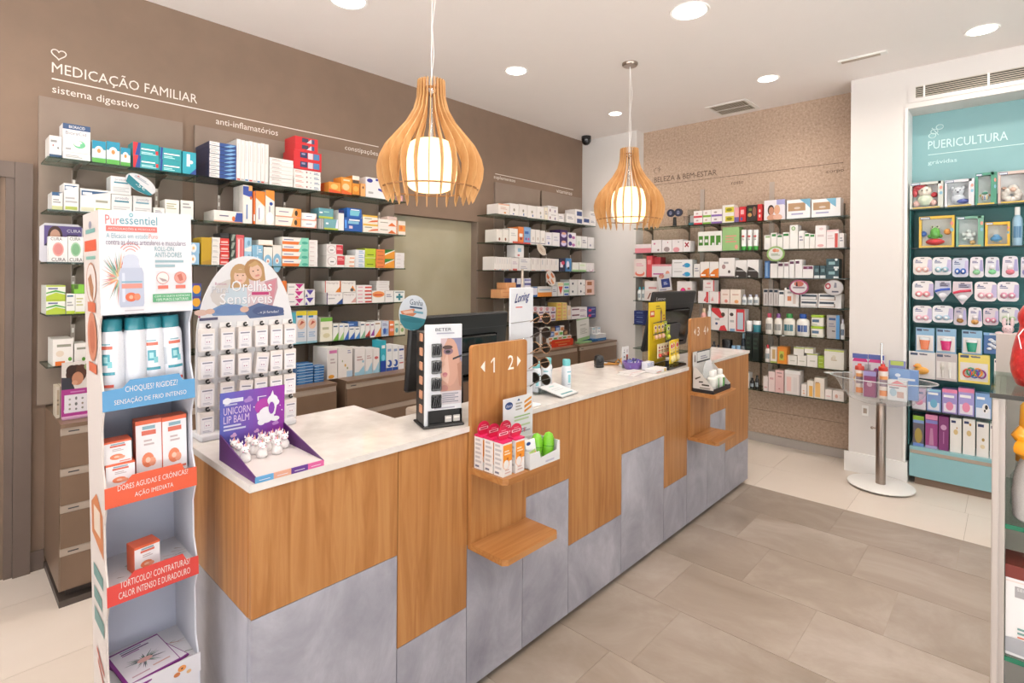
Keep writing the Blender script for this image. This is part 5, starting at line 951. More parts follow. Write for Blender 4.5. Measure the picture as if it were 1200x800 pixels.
('H', 5, -1442, 79, 790, 81, 1, 'f2eee6', 'low white carton with peach side', 'r 0 0 .12 1 f0b48a;l .3 .4 .8 .6 1 ccb', 110, 'cosmetic_box', 0),
('H', 5, -1360, 71, 790, 89, 1, 'f2eee6', 'second low white carton', 'l .2 .4 .8 .6 1 ccb', 110, 'cosmetic_box', 0),
('H', 5, -1391, 81, 880, 67, 1, 'f2efe8', 'white carton with lime lid, on top', 'r 0 .85 1 1 c8d870', 90, 'cosmetic_box', 0),
('H', 5, -1306, 69, 903, 48, 1, 'f2efe8', 'second white carton with lime lid, on top', 'r 0 .85 1 1 c8d870', 90, 'cosmetic_box', 0),
('H', 5, -1286, 82, 790, 112, 1, 'f2efe8', 'white carton with lime rim', 'r 0 .92 1 1 b8cc4a;l .3 .4 .8 .6 1 ccb', 110, 'cosmetic_box', 0),
('H', 5, -1200, 45, 790, 97, 3, 'a8c03a', 'lime green carton', 'l .2 .4 .8 .6 1 dea', 100, 'cosmetic_box', 0),
('H', 5, -1153, 144, 790, 161, 1, 'f4f2ea', 'large white carton with lime lid edge', 'r 0 .92 1 1 c8d870;l .35 .45 .65 .6 2 cb9;e .5 .65 .1 .08 e8e4d0', 110, 'cosmetic_box', 0),
('H', 6, -1641, 40, 530, 129, 1, 'f0e4e0', 'small white carton', 'l .2 .2 .8 .4 1 daa', 110, 'cosmetic_box', 0),
('H', 6, -1597, 54, 530, 181, 1, 'f2dcd8', 'pale pink carton', 'l .2 .6 .8 .7 1 daa', 110, 'cosmetic_box', 0),
('H', 6, -1540, 71, 530, 201, 1, 'f0c8c4', 'rose pink carton', 'r .3 .7 .75 .74 a66;l .2 .85 .8 .9 1 a88;r .4 .15 .6 .2 c88', 110, 'cosmetic_box', 0),
('H', 6, -1462, 127, 530, 211, 1, 'ece4e0', 'wide window carton with bottle', 'r .12 .12 .42 .72 f4ccc4;r .55 .12 .8 .72 e4dcd8;r .92 0 1 1 b8b0b0;r 0 .85 1 1 f4f0ee', 110, 'cosmetic_box', 0),
('H', 6, -1328, 43, 530, 104, 1, 'f4ece6', 'small white carton with orange print', 'l .3 .2 .7 .5 2 eb9', 110, 'cosmetic_box', 0),
('H', 6, -1281, 49, 530, 140, 1, 'f4ece0', 'white carton with orange stripe', 'r .3 .05 .85 .7 f0b85a', 110, 'cosmetic_box', 0),
('H', 6, -1228, 77, 530, 171, 1, 'f4ece0', 'tall white carton with orange stripe', 'r .1 .05 .6 .75 f4c47a;r .15 .75 .5 .8 c97', 110, 'cosmetic_box', 0),
('H', 6, -1147, 54, 530, 84, 1, 'f4ece8', 'low white carton with rose print', 'l .2 .3 .8 .5 1 ebb', 110, 'cosmetic_box', 0),
('H', 6, -1090, 83, 530, 84, 1, 'f4ece8', 'low wide white carton by pillar', 'e .35 .45 .14 .2 e8b8a8;l .6 .3 .8 .6 2 edc', 110, 'cosmetic_box', 0),
('T', 0, -573, 202, 2080, 201, 1, 'd8dcd4', 'white-trimmed window carton with plush in red hat', 'toy elf', 72, 'toy_box', 0),
('T', 0, -364, 167, 2080, 198, 1, 'dfe0e6', 'pale window carton with white bear plush', 'toy bear', 72, 'toy_box', 0),
('T', 0, -192, 114, 2080, 229, 1, '4f9a80', 'green and yellow window carton with toy phone', 'toy phone', 72, 'toy_box', 0),
('T', 0, -72, 157, 2080, 223, 1, 'd9c3ba', 'pink window carton with plush lamb', 'toy lamb', 72, 'toy_box', 0),
('T', 1, -514, 208, 1785, 235, 1, 'f0c84a', 'yellow window carton with frog toy on red base', 'toy frog', 72, 'toy_box', 0),
('T', 1, -297, 152, 1785, 221, 1, '78b098', 'green and yellow window carton with white star', 'toy star', 72, 'toy_box', 0),
('T', 1, -138, 131, 1785, 169, 1, 'f2c23a', 'yellow window carton with blue toy', 'toy car', 72, 'toy_box', 0),
('T', 1, 1, 56, 1785, 268, 1, '9ec4dc', 'tall blue bottle with white cap', 'c f4f4f4;l 5a8ab0', 70, 'bottle', 0),
('T', 7, -548, 83, 565, 156, 1, 'd8b8dc', 'lilac carton with white foot', 'r 0 0 1 .35 f0e8f0;e .5 .35 .3 .15 e89ab8;l .1 .75 .8 .9 1 67a', 90, 'baby_box', 0),
('T', 7, -461, 85, 565, 163, 1, '8aa8e0', 'blue carton with bottle picture', 'r .1 .05 .9 .4 e8eaf4;e .5 .35 .25 .2 7ac0e0;l .1 .75 .8 .9 1 fff;r 0 .9 1 1 9ad0e8', 90, 'baby_box', 0),
('T', 7, -370, 87, 565, 177, 1, 'a89ad8', 'violet carton with pink top', 'r 0 .85 1 1 ee8ab0;r .1 .05 .9 .4 f0e8f4;e .5 .3 .25 .18 ea90b0;l .1 .65 .8 .8 1 fff', 90, 'baby_box', 0),
('T', 7, -278, 89, 565, 197, 1, 'a8a0dc', 'second violet carton with pink top', 'r 0 .85 1 1 ee8ab0;r .1 .05 .9 .4 f0e8f4;e .5 .3 .25 .18 ea90b0;l .1 .65 .8 .8 1 fff', 90, 'baby_box', 0),
('T', 7, -184, 86, 565, 174, 1, '8ab0e4', 'blue carton with black and white cow', 'r .05 0 .95 .4 e8eef8;e .65 .4 .22 .2 f4f4f4;e .7 .45 .1 .1 222;e .6 .3 .06 .06 222;l .1 .75 .6 .9 1 fff', 90, 'baby_box', 0),
('T', 8, -542, 67, 285, 229, 1, '6a6470', 'dark window carton with green hanger', 'r 0 .86 1 1 9ac83a;r 0 .76 1 .86 8aa8e0;e .5 .35 .35 .25 b09a4a;r 0 0 1 .1 7a9ae0', 90, 'baby_box', 0),
('T', 8, -467, 73, 285, 250, 1, 'a84a8c', 'magenta carton with pink hanger', 'r 0 .86 1 1 ee9ac0;r 0 .74 1 .84 8a8ad0;p .3 .1 .7 .1 .6 .6 .4 .6 c88ab0;r 0 0 1 .08 c0b0e0', 90, 'baby_box', 0),
('T', 8, -389, 59, 285, 250, 1, '8a3a78', 'plum carton', 'e .5 .68 .3 .08 d8a8cc;r .45 .2 .55 .55 b87aa8', 90, 'baby_box', 0),
('T', 8, -323, 65, 285, 250, 1, 'f2efea', 'white carton with gold drop', 'r .1 .86 .5 .93 2a3a6a;e .5 .6 .2 .08 e0c48a;e .6 .72 .06 .03 c0904a', 90, 'baby_box', 0),
('T', 8, -251, 68, 285, 258, 1, 'f2efea', 'second white carton with gold drop', 'r .1 .86 .5 .93 2a3a6a;e .5 .6 .2 .08 e0c48a;e .6 .85 .1 .04 c0904a', 90, 'baby_box', 0),
('T', 8, -176, 66, 285, 248, 1, 'f2efea', 'white carton with gold seal', 'r .1 .86 .6 .94 2a3a6a;e .55 .5 .12 .05 b0904a;e .5 .3 .2 .06 ead8b0', 90, 'baby_box', 0),
('T', 8, -105, 62, 285, 249, 1, 'f2efea', 'fourth white carton half hidden', 'r .1 .86 .6 .94 2a3a6a', 90, 'baby_box', 0),
]
WHERE = {'A': 'by the doorway', 'B': 'of second unit', 'C': 'beside olive panel', 'D': 'in far corner', 'G': 'of speckled wall', 'H': 'beside white pillar', 'T': 'of teal niche'}
SHELF = {'A': ['top', 'second', 'third', 'fourth', 'fifth', 'cabinet-top'], 'G': ['top', 'second', 'third', 'fourth', 'fifth', 'sixth', 'lowest'], 'T': ['top', 'second', '', '', '', '', '', 'lower', 'cabinet-top']}
for k in 'BCD': SHELF[k] = SHELF['A']
SHELF['H'] = SHELF['G']
GRP = {'A': 'cartons on wall shelves by the doorway', 'B': 'cartons on second wall shelf unit', 'C': 'cartons on wall shelves beside olive panel', 'D': 'cartons on far corner wall shelves', 'G': 'goods on the wide speckled wall shelves', 'H': 'goods on shelves beside the white pillar', 'T': 'baby goods in the teal niche'}
STRIP = ('first ', 'second ', 'third ', 'fourth ', 'last ')

def carton(name, w, d, h, base, deco):
    mb = MB(); mb.setc(base); mb.box(0, 0, 0, w, d, h)
    # tuck-flap line on the end faces and glued seam on the top
    c = tuple(x * .82 for x in mb.col[:3]) + (1,)
    mb.col = c
    mb.add([(-.0003, d * .12, h * .06), (-.0003, d * .88, h * .06), (-.0003, d * .88, h * .075), (-.0003, d * .12, h * .075)], [(3, 2, 1, 0)])
    mb.add([(w * .04, d * .2, h + .0003), (w * .96, d * .2, h + .0003), (w * .96, d * .215, h + .0003), (w * .04, d * .215, h + .0003)], [(0, 1, 2, 3)])
    if deco: mb.deco(deco, 0, 0, w, h, 0)
    return mb.build(name, 'carton')

def bottle(name, w, h, base, deco, tube=False):
    """round or flat bottle with its cap as a part, origin at front left of its footprint"""
    r = w / 2; capc = 'dddddd'; lab = None; foot = None
    for s in deco.split(';'):
        q = s.split()
        if q and q[0] == 'c': capc = q[1]
        if q and q[0] == 'l': lab = q[1]
        if q and q[0] == 'g': capc = foot = q[1]
    t = MB(); t.setc(base); sy = min(1, .035 / r) if w > .08 else 1
    if tube:
        t.lathe([(r * .86, h * .20), (r * .9, h * .25), (r * .95, h * .8), (r * .98, h)], 16, r, r, sy=1)
        o = t.build(name, 'plastic', smooth=True)
        MB().setc(foot).lathe([(r * .8, 0), (r * .9, .004), (r * .9, h * .19), (r * .84, h * .2)], 16, r, r).build('cap', 'plastic', o, smooth=True)
        MB().setc('c84a4a').deco('e .5 .68 .28 .05 c84a4a;l .3 .5 .7 .6 2 999', 0, 0, w, h, r * .02).build('label', 'carton', o)
        return o
    cy = r * sy
    t.lathe([(r * .92, 0), (r, h * .03), (r, h * .58), (r * .93, h * .70), (r * .6, h * .78), (r * .42, h * .80)], 18, r, cy, sy=sy)
    o = t.build(name, 'plastic', smooth=True)
    MB().setc(capc).lathe([(r * .52, h * .79), (r * .54, h * .97), (r * .48, h)], 16, r, cy, sy=max(sy, .8)).build('cap', 'plastic', o, smooth=True)
    mb = MB(); mb.setc(lab or '9aa8b0'); n = 6
    vs = [(r - r * 1.003 * math.sin(a), cy - cy * 1.003 * math.cos(a), z) for z in (h * .2, h * .5) for a in [(.8 - 1.6 * i / n) for i in range(n + 1)]]
    mb.add(vs, [(i, i + 1, n + 2 + i, n + 1 + i) for i in range(n)]); mb.build('label', 'carton', o)
    return o
def tub(name, w, h, base, deco):
    r = w / 2; capc = 'f4f4f4'
    for s in deco.split(';'):
        q = s.split()
        if q and q[0] == 'c': capc = q[1]
    o = MB().setc(base).lathe([(r * .9, 0), (r * .97, h * .04), (r * .97, h * .66), (r * .9, h * .7)], 20, r, r).build(name, 'plastic', smooth=True)
    MB().setc(capc).lathe([(r, h * .68), (r, h * .96), (r * .94, h)], 20, r, r).build('lid', 'plastic', o, smooth=True)
    return o
def square_tub(name, w, d, h, base, deco):
    o = MB().setc(base).box(.002, .002, 0, w - .002, d - .002, h * .78, .006).deco(deco.split(';', 1)[1], 0, 0, w, h, .002).build(name, 'carton')
    MB().setc(deco.split(';')[0].split()[-1]).box(0, 0, h * .78, w, d, h, .004).build('lid', 'plastic', o)
    return o
def toy_box(name, w, d, h, base, toy):
    """window carton: printed shell, acetate pane, toy inside"""
    e = .014
    mb = MB(); mb.setc(base)
    mb.setc('fbfbfb').box(e, d - .006, e, w - e, d - .0041, h - e).setc(base); mb.box(0, d - .004, 0, w, d, h); mb.box(0, 0, 0, e, d - .004, h); mb.box(w - e * (2.2 if toy in ('elf', 'bear', 'phone', 'star') else 1), 0, 0, w, d - .004, h)
    mb.box(e, 0, 0, w - e, d - .004, e); mb.box(e, 0, h - e * 1.3, w - e, d - .004, h)
    mb.deco('r .03 .9 .32 .98 3a5a8a;r .05 .92 .3 .96 e8eef4;e .93 .75 .05 .06 ee9a8a;e .93 .55 .05 .06 8ac0d8;r .1 .01 .9 .06 e8c860', 0, 0, w, h, 0)
    o = mb.build(name, 'carton')
    cx, cy = w * .45, d * .48; t = MB(); s = min(w, h) / .2
    def B(c, x, z, rx, rz=None, dy=0, ry=None): t.setc(c); t.ball((cx + x * s, cy + dy * s, z * s + e), (rx * s, (ry or min(rx, .035)) * s, (rz or rx) * s))
    if toy == 'elf':
        B('f2e6d8', 0, .12, .045); B('d8404a', -.03, .15, .05, .03, dy=.005); B('d8404a', -.06, .12, .018, .04); B('e8f0d8', 0, .055, .05, .045); B('f0c0b8', -.05, .03, .025); B('f0c0b8', .05, .03, .025); B('443', -.015, .125, .005, dy=-.034); B('443', .015, .125, .005, dy=-.034); B('d8404a', .055, .09, .02)
    elif toy == 'bear':
        B('e6e8ee', 0, .12, .045); B('e6e8ee', -.038, .155, .018); B('e6e8ee', .038, .155, .018); B('dfe2ea', 0, .055, .05, .05); B('5a68b0', .035, .03, .045, .022, dy=-.02); B('445', -.015, .13, .005, dy=-.034); B('445', .015, .13, .005, dy=-.034); B('556', 0, .112, .008, dy=-.036)
    elif toy == 'phone':
        B('eef0ec', 0, .09, .042, .07); B('4a9a80', 0, .125, .03, .02, dy=-.02); B('f2c84a', -.04, .1, .014); B('f0a060', .042, .1, .014)
        for i in range(9): B(('d85', '58c', 'fc4')[i % 3], -.02 + .02 * (i % 3), .05 + .018 * (i // 3), .007, dy=-.034)
    elif toy == 'lamb':
        for i in range(9): B('f0e6de', .045 * math.cos(i * .7), .06 + .04 * math.sin(i * .7), .03)
        B('f0e6de', .01, .11, .04); B('e8c4b0', .01, .105, .022, dy=-.025); B('e0b8a4', -.05, .125, .018, .012)
    elif toy == 'frog':
        B('6cc04a', 0, .09, .03, .045); B('f2f6d8', -.014, .135, .013); B('f2f6d8', .014, .135, .013); B('222', -.014, .137, .005, dy=-.014); B('222', .014, .137, .005, dy=-.014); B('d8303a', 0, .03, .055, .024); B('3a6ac0', -.07, .09, .022, dy=.01); B('f0a03a', .07, .1, .022); B('5ab03a', -.03, .07, .014); B('5ab03a', .03, .07, .014)
    elif toy == 'star':
        B('eef0ee', 0, .09, .032)
        for i in range(5): B('eef0ee', .04 * math.sin(i * 2 * PI / 5), .09 + .04 * math.cos(i * 2 * PI / 5), .02)
        B('e8b87a', .03, .025, .022)
    else:
        B('5aa0d8', 0, .06, .05, .035); B('7ab8e8', .0, .09, .03, .02); B('f0e0a0', -.02, .035, .014); B('f0e0a0', .03, .035, .014)
    t.build('toy', 'plastic', o, smooth=True)
    box_obj('window_pane', 'clear_disc', e, .002, e, w - e, .003, h - e, parent=o)
    return o

order = {}
for p in PRODUCTS:
    order.setdefault((p[0], p[1]), []).append(p)
zbase = {}
for k, L in order.items():
    zb = min(p[4] for p in L); zbase[k] = zb
    L.sort(key=lambda p: p[2])
def floor_items(k): return [p for p in order[k] if p[4] <= zbase[k] + 3 and p[12] == 0]
LEVELW = {2: ['lower', 'upper'], 3: ['bottom', 'middle', 'top']}
for key, L in order.items():
    fl = floor_items(key); u, s = key
    for p in L:
        (_, _, a, w, zb, h, n, base, desc, deco, dep, kind, back) = p
        for q in STRIP:
            if desc.startswith(q) and not desc.startswith('second wall'): desc = desc[len(q):]
        if p in fl: pos = f'{ORD[fl.index(p)]} from left'; on = ''
        else:
            near = min(fl, key=lambda q: abs(q[2] + q[3] / 2 - a - w / 2)); pos = ('behind ' if back and zb <= zbase[key] + 3 else 'above ') + ORD[fl.index(near)]
            if back and zb > zbase[key] + 3: pos = 'above ' + ORD[fl.index(near)]
        tail = f'{SHELF[u][s]} shelf {WHERE[u]}' if SHELF[u][s] != 'cabinet-top' else {'B': 'cabinet beside arched stand', 'C': 'cabinet beside olive panel', 'T': 'cabinet under teal niche'}[u]
        W_, D_, H_ = (w - 1) / 1000, dep / 1000, h / 1000
        front = {'x': None}
        if u in 'ABCD': px = -3.455 if s < 5 else (-3.30 if u == 'B' else -3.33)
        cnt = n; name = kind
        if kind.startswith('slim'):
            m = int(kind[4:]); proto = None
            for i in range(m):
                ww = w / m / 1000 - .0016
                o = carton('medicine_box', ww, D_, H_ * (1 - .006 * (i % 3)), 'f2eeea', 'r .1 .02 .9 .06 %s;r .3 .5 .45 .9 %s' % (('d8605a', 'c8c4c4', '5a8ac0')[i % 3], ('cdc6c6', 'd8d0d0', 'c0c8d4')[i % 3]))
                o.location = (px - back / 1000, a / 1000 + i * w / m / 1000, zb / 1000); o.rotation_euler = (0, 0, FACE_X)
                tag(o, f'slim upright white carton, {ORD[i]} in row starting {pos}, {tail}', 'box', GRP[u])
            continue
        if kind == 'bottle': proto = bottle('bottle', W_, H_, base, deco)
        elif kind == 'tube': proto = bottle('cream_tube', W_, H_, base, deco, True)
        elif kind == 'tub': proto = tub('cream_jar', W_, H_, base, deco)
        elif kind == 'cosmetic_tub': proto = square_tub('cream_tub', W_, D_, H_ / n - .0006, base, deco)
        elif kind == 'toy_box': proto = toy_box('toy_box', W_, D_, H_, base, deco.split()[1])
        else: proto = carton(kind, W_, D_, H_ / n - .0006, base, deco)
        cat = {'bottle': 'bottle', 'tube': 'tube', 'tub': 'jar', 'cosmetic_tub': 'tub', 'toy_box': 'toy'}.get(kind, 'box')
        rr = random.Random(a * 7 + zb + s)
        for i in range(n):
            o = proto if i == 0 else clone(proto)
            j = rr.uniform(-.0015, .0015) if n > 1 else 0; jy = rr.uniform(0, .004)
            z = zb / 1000 + i * H_ / n
            if u in 'ABCD': o.location = (px - back / 1000 - jy, a / 1000 + j, z); o.rotation_euler = (0, 0, FACE_X)
            else: o.location = (a / 1000 + j, (5.115 if u in 'GH' else 5.075) + back / 1000 + jy, z)
            lv = ''
            if n in LEVELW: lv = f', {LEVELW[n][i]} one'
            elif n > 3: lv = ', bottom one' if i == 0 else ', top one' if i == n - 1 else f', {ORD[i]} up'
            lab = f'{desc}{lv}, {pos}, {tail}'
            if len(lab.split()) > 16: lab = f'{desc}{lv}, {pos.replace(" from left", "")}, {tail}'
            if len(lab.split()) > 16: lab = f'{desc}{lv.replace(" one", "")}, {pos.replace(" from left", "")}, {tail}'
            tag(o, lab, cat, GRP[u])

# ---- baby goods hanging on the teal hooks
HANGING = [('oval', -547, 113, 1581, 135, 'white pack of pink soothers', 'f2eeea', 'f4c8c0'),
('oval', -432, 111, 1581, 132, 'white pack of blue soothers', 'eceef0', 'a8d0e0'),
('oval', -316, 90, 1566, 139, 'clear pack with blue clip', 'd4dcec', '4a7ad0'),
('tall', -221, 78, 1564, 146, 'white pack with green and pink soothers', 'eceaf0', '9ad8a8'),
('tall', -138, 80, 1567, 141, 'white pack with mint soother', 'e8ecf2', '8ad8a0'),
('tall', -49, 86, 1565, 148, 'white pack with pink soother', 'eeeaf2', 'ee8a9c'),
('tall', 46, 34, 1565, 140, 'pack cut off by photo edge', 'e4e4f0', 'a8a8e0'),
('oval', -551, 128, 1395, 141, 'white pack with pink bow', 'f2f0f0', 'f0a0a8'),
('clip', -418, 98, 1383, 154, 'clear pack with blue ribbon and soother', 'd0d4e0', '4a6ad0'),
('clip', -315, 114, 1366, 167, 'clear pack with red ribbon and soother', 'dcd4da', 'd8405a'),
('oval', -192, 118, 1395, 139, 'white pack with rose soothers', 'f4eef0', 'ecb8c4'),
('oval', -72, 111, 1399, 136, 'white pack with lilac corner', 'f2f0f4', 'e0a0b8'),
('oval', -545, 113, 1221, 128, 'white pack with pale pink foot', 'f0eef2', 'f0c0cc'),
('oval', -430, 121, 1229, 126, 'white pack with pale blue foot', 'eef0f4', 'b8d4e8'),
('tall', -307, 74, 1217, 130, 'grey pack with amber soother', 'c8c4d0', 'b0854a'),
('tall', -228, 79, 1210, 140, 'white pack with amber soother', 'ecebf0', 'e0a860'),
('oval', -145, 81, 1228, 120, 'clear pack with pink ring', 'dcd4dc', 'e8a0b8'),
('oval', -60, 100, 1246, 112, 'white pack with green print', 'e8eae8', 'b8d0a8'),
('card', -528, 112, 998, 186, 'blue card pack with orange cup', '88b4d4', 'ee8a60'),
('card', -406, 115, 1004, 182, 'blue card pack with magenta cup', '88b4d4', 'd8307a'),
('card', -260, 111, 1007, 177, 'blue card pack with green cup', '88b8d8', '1e9a7a'),
('bag', -142, 105, 1025, 150, 'navy blue bag of white teethers', '3a6aa8', 'dfe8f4'),
('card', -569, 159, 803, 199, 'white card pack with yellow duck', 'e6e4e2', 'f0b050'),
('card', -408, 124, 804, 200, 'grey card pack with brush and comb', 'c8c0c0', 'e0dcd4'),
('card', -278, 171, 807, 207, 'yellow card pack with coloured rings', 'f0dc6a', 'd8503a'),
('card', -85, 57, 820, 173, 'narrow white card pack', 'eceae6', 'b0b0b8'),
]
def hang_pack(st, w, h, c1, c2):
    mb = MB(); mb.setc(c1); r = min(w, h) * .22
    def rounded(x0, z0, x1, z1, r, taper=0):
        pts = []
        for cx, cz, a0 in ((x1 - r, z0 + r, -90), (x1 - r - taper, z1 - r, 0), (x0 + r + taper, z1 - r, 90), (x0 + r, z0 + r, 180)):
            for k in range(4): a = math.radians(a0 + 30 * k); pts.append((cx + r * math.cos(a), cz + r * math.sin(a)))
        return pts
    hole = lambda: mb.deco('r .4 .9 .6 .94 445', 0, 0, w, h, -.0005)
    if st == 'oval':
        mb.prism(rounded(0, 0, w, h, r), 'y', 0, .012); mb.deco(f'p .72 .2 1 .2 1 .85 .8 .85 c8c0e4;l .12 .66 .5 .78 2 4a5a90;e .2 .82 .05 .03 4a5aa0', 0, 0, w, h, 0); hole()
        o = mb.build('soother_pack', 'carton')
        b = MB(); b.setc(c2); b.ball((w * .32, -.004, h * .3), (w * .18, .018, h * .16)); b.ball((w * .68, -.004, h * .3), (w * .18, .018, h * .16)); b.setc('f4f4f4'); b.ball((w * .32, -.018, h * .3), (w * .08, .008, h * .07)); b.ball((w * .68, -.018, h * .3), (w * .08, .008, h * .07))
        b.build('soothers', 'plastic', o, smooth=True)
    elif st == 'tall':
        mb.prism(rounded(0, 0, w, h, r, w * .06), 'y', 0, .012); mb.deco('p .7 .3 .96 .3 .9 .85 .75 .85 b4b0e0;l .2 .7 .6 .8 2 5a5a9a', 0, 0, w, h, 0); hole()
        o = mb.build('soother_pack', 'carton')
        b = MB(); b.setc(c2); b.ball((w * .5, -.004, h * .26), (w * .27, .02, h * .13)); b.setc('f4f0f4'); b.ball((w * .5, -.006, h * .48), (w * .2, .018, h * .12)); b.build('soothers', 'plastic', o, smooth=True)
    elif st == 'clip':
        mb.prism([(w * .5, 0), (w * .75, h * .25), (w, h * .5), (w * .96, h), (w * .04, h), (0, h * .5), (w * .25, h * .25)], 'y', 0, .008); mb.deco('r .3 .72 .9 .9 a8a8c0;l .35 .75 .8 .86 2 445', 0, 0, w, h, 0); hole()
        o = mb.build('soother_clip_pack', 'carton')
        b = MB(); b.setc(c2); b.tube([(w * .05, -.004, h * .5), (w * .4, -.008, h * .58), (w * .92, -.004, h * .62)], .009, 8); b.setc('eef0f6'); b.ball((w * .5, -.008, h * .3), (w * .26, .016, h * .13)); b.build('ribbon', 'plastic', o, smooth=True)
    elif st == 'bag':
        mb.box(0, 0, 0, w, .01, h, .004); mb.deco('r 0 .88 1 1 7ab0e0;r .3 .9 .7 .97 e8eef8', 0, 0, w, h, 0)
        o = mb.build('teether_bag', 'carton')
        b = MB(); b.setc(c2)
        for i in range(7): b.ball((w * (.3 + .4 * ((i * 37) % 10) / 10), -.004, h * (.25 + .07 * i)), (w * .14, .012, h * .07))
        b.build('teethers', 'plastic', o, smooth=True)
    else:
        mb.box(0, 0, 0, w, .008, h, .002); hole(); mb.deco('r .06 .86 .34 .95 3a4a6a;l .42 .88 .7 .93 1 667;r .06 .08 .94 .7 e8e4e0', 0, 0, w, h, -.0004)
        o = mb.build('card_pack', 'carton'); b = MB(); b.setc(c2)
        if w > .15 and c1 == 'f0dc6a':
            for i, c in enumerate(('d8503a', '3a8a5a', '3a6ac0', 'f0a03a', '8a3a8a')): b.setc(c); b.tube([(w * (.3 + .11 * i) + .022 * math.cos(k * PI / 6), -.008, h * (.34 + .05 * (i % 2)) + .028 * math.sin(k * PI / 6)) for k in range(12)], .006, 6, True)
        elif c2 == 'e0dcd4':
            b.ball((w * .33, -.01, h * .52), (w * .11, .014, h * .15)); b.tube([(w * .33, -.01, h * .4), (w * .33, -.01, h * .12)], .006); b.setc('f0eee8'); b.box(w * .6, -.02, h * .42, w * .74, -.004, h * .68); b.tube([(w * .67, -.01, h * .42), (w * .67, -.01, h * .12)], .006)
        elif c2 == 'f0b050':
            b.ball((w * .5, -.014, h * .3), (w * .28, .02, h * .14)); b.ball((w * .36, -.016, h * .46), (w * .14, .018, h * .1)); b.setc('e8703a'); b.ball((w * .24, -.022, h * .45), (w * .06, .012, h * .03))
        elif c1.startswith('88b'):
            b.lathe([(w * .2, h * .14), (w * .28, h * .5), (w * .26, h * .52)], 16, w * .5, -.016, sy=.55); b.setc('e8f0f4'); b.lathe([(w * .29, h * .52), (w * .29, h * .62), (w * .12, h * .64)], 16, w * .5, -.016, sy=.55)
        else: b.box(w * .3, -.02, h * .15, w * .7, -.004, h * .6, .004)
        b.build('contents', 'plastic', o, smooth=c2 != 'e0dcd4')
    # the wire hook behind it is part of the rail; the pack carries its hang tab
    return o
for i, (st, a, w, z, h, desc, c1, c2) in enumerate(HANGING):
    o = hang_pack(st, w / 1000, h / 1000, c1, c2); o.location = (a / 1000, 5.06, z / 1000)
    rowz = [q for q in HANGING if abs(q[3] + q[4] - z - h) < 45 and (q[0] in ('card', 'bag')) == (st in ('card', 'bag'))]
    rn = 'top' if z > 1500 else 'second' if z > 1350 else 'third' if z > 1190 else 'fourth' if z > 950 else 'lowest'
    tag(o, f'{desc}, {rn} row of hooks in teal niche', 'baby pack', 'packs hanging on hooks in teal niche')
    MB().tube([(w / 2000, .01, h / 1000 * .92), (w / 2000, .21, h / 1000 * .92)], .002, 6).tube([(w / 2000, -.02, h / 1000 * .94), (w / 2000, .01, h / 1000 * .92)], .002, 6).build('hook', 'chrome', o)

# ================================================================== TALL CARDBOARD FLOOR DISPLAY
disp = empty('floor_display', (-1.62, .308, 0)); disp.rotation_euler = (0, -.0247, FACE_X)
tag(disp, 'tall white cardboard floor display with printed header and coloured shelf lips', 'display stand')
DM = Matrix.Translation((-1.62, .308, 0)) @ (Matrix.Rotation(FACE_X, 4, 'Z') @ Matrix.Rotation(-.0247, 4, 'Y'))
def on_disp(o, x, y, z, rz=0.0, rx=0.0):
    o.matrix_world = DM @ Matrix.Translation((x, y, z)) @ Matrix.Rotation(rz, 4, 'Z') @ Matrix.Rotation(rx, 4, 'X'); return o
DW, DD = .20, .20
prof = [(0, 0), (0, .50), (.022, .55), (.022, .685), (0, .73), (0, .775), (.022, .825), (.022, .925), (0, .97), (0, 1.02), (.022, 1.065), (.022, 1.165), (0, 1.21), (0, 1.26), (.022, 1.305), (.022, 1.415), (0, 1.447), (0, 1.705), (DD, 1.705), (DD, 0)]
lp = MB().setc('e9ddd6').prism(prof, 'x', 0, .004).build('left_panel', 'paper', disp)
MB().setc('e6e8f2').prism(prof, 'x', DW - .004, DW).build('right_panel', 'paper', disp)
MB().setc('d9ddee').box(.004, DD - .004, 0, DW - .004, DD, 1.705).build('back_panel', 'paper', disp)
MB().setc('eceaf0').box(.004, 0, 0, DW - .004, .004, .46).build('base_panel', 'paper', disp)
sp = MB()      # print on the outer left side, seen from the left
sp.deco('r .1 .86 .85 .9 e8603a;e .5 .955 .1 .014 99a;r .2 .925 .8 .94 7ab0a8;r .2 .83 .8 .842 8ac0b0;e .5 .745 .33 .075 c88a6a;e .5 .745 .29 .068 e9ddd6;p .3 .76 .45 .70 .6 .68 .66 .73 .5 .78 b8805a;r .25 .64 .75 .675 e0714a;e .5 .55 .3 .09 d88a6a;e .5 .55 .18 .06 c87050;r .25 .42 .75 .455 e0714a', 0, 1.0, DD, .705, 0)
sp.deco('p .15 .75 .85 .7 .85 .9 .5 .97 .15 .9 d8834e;r .3 .78 .7 .9 f0dcc8;r .2 .55 .8 .61 6f9a94;r .2 .44 .7 .5 6f9a94;r .2 .33 .8 .4 6f9a94;p .3 .2 .75 .14 .75 .16 .3 .22 d8604a;p .35 .15 .7 .09 .7 .11 .35 .17 d8604a', 0, .45, DD, .55, 0)
so = sp.build('side_print', 'paper', lp); so.rotation_euler = (0, 0, -PI / 2); so.location = (-.0004, DD, 0)
hdr = MB(); hdr.setc('f0f0f4').box(0, -.001, 1.447, DW, .003, 1.705); hdr.setc('f0f0f4').box(.004, .003, 1.447, DW - .004, DD, 1.452); hdr.box(.004, .003, 1.70, DW - .004, DD - .004, 1.705)
w, h, x0, z0 = DW, .258, 0, 1.447
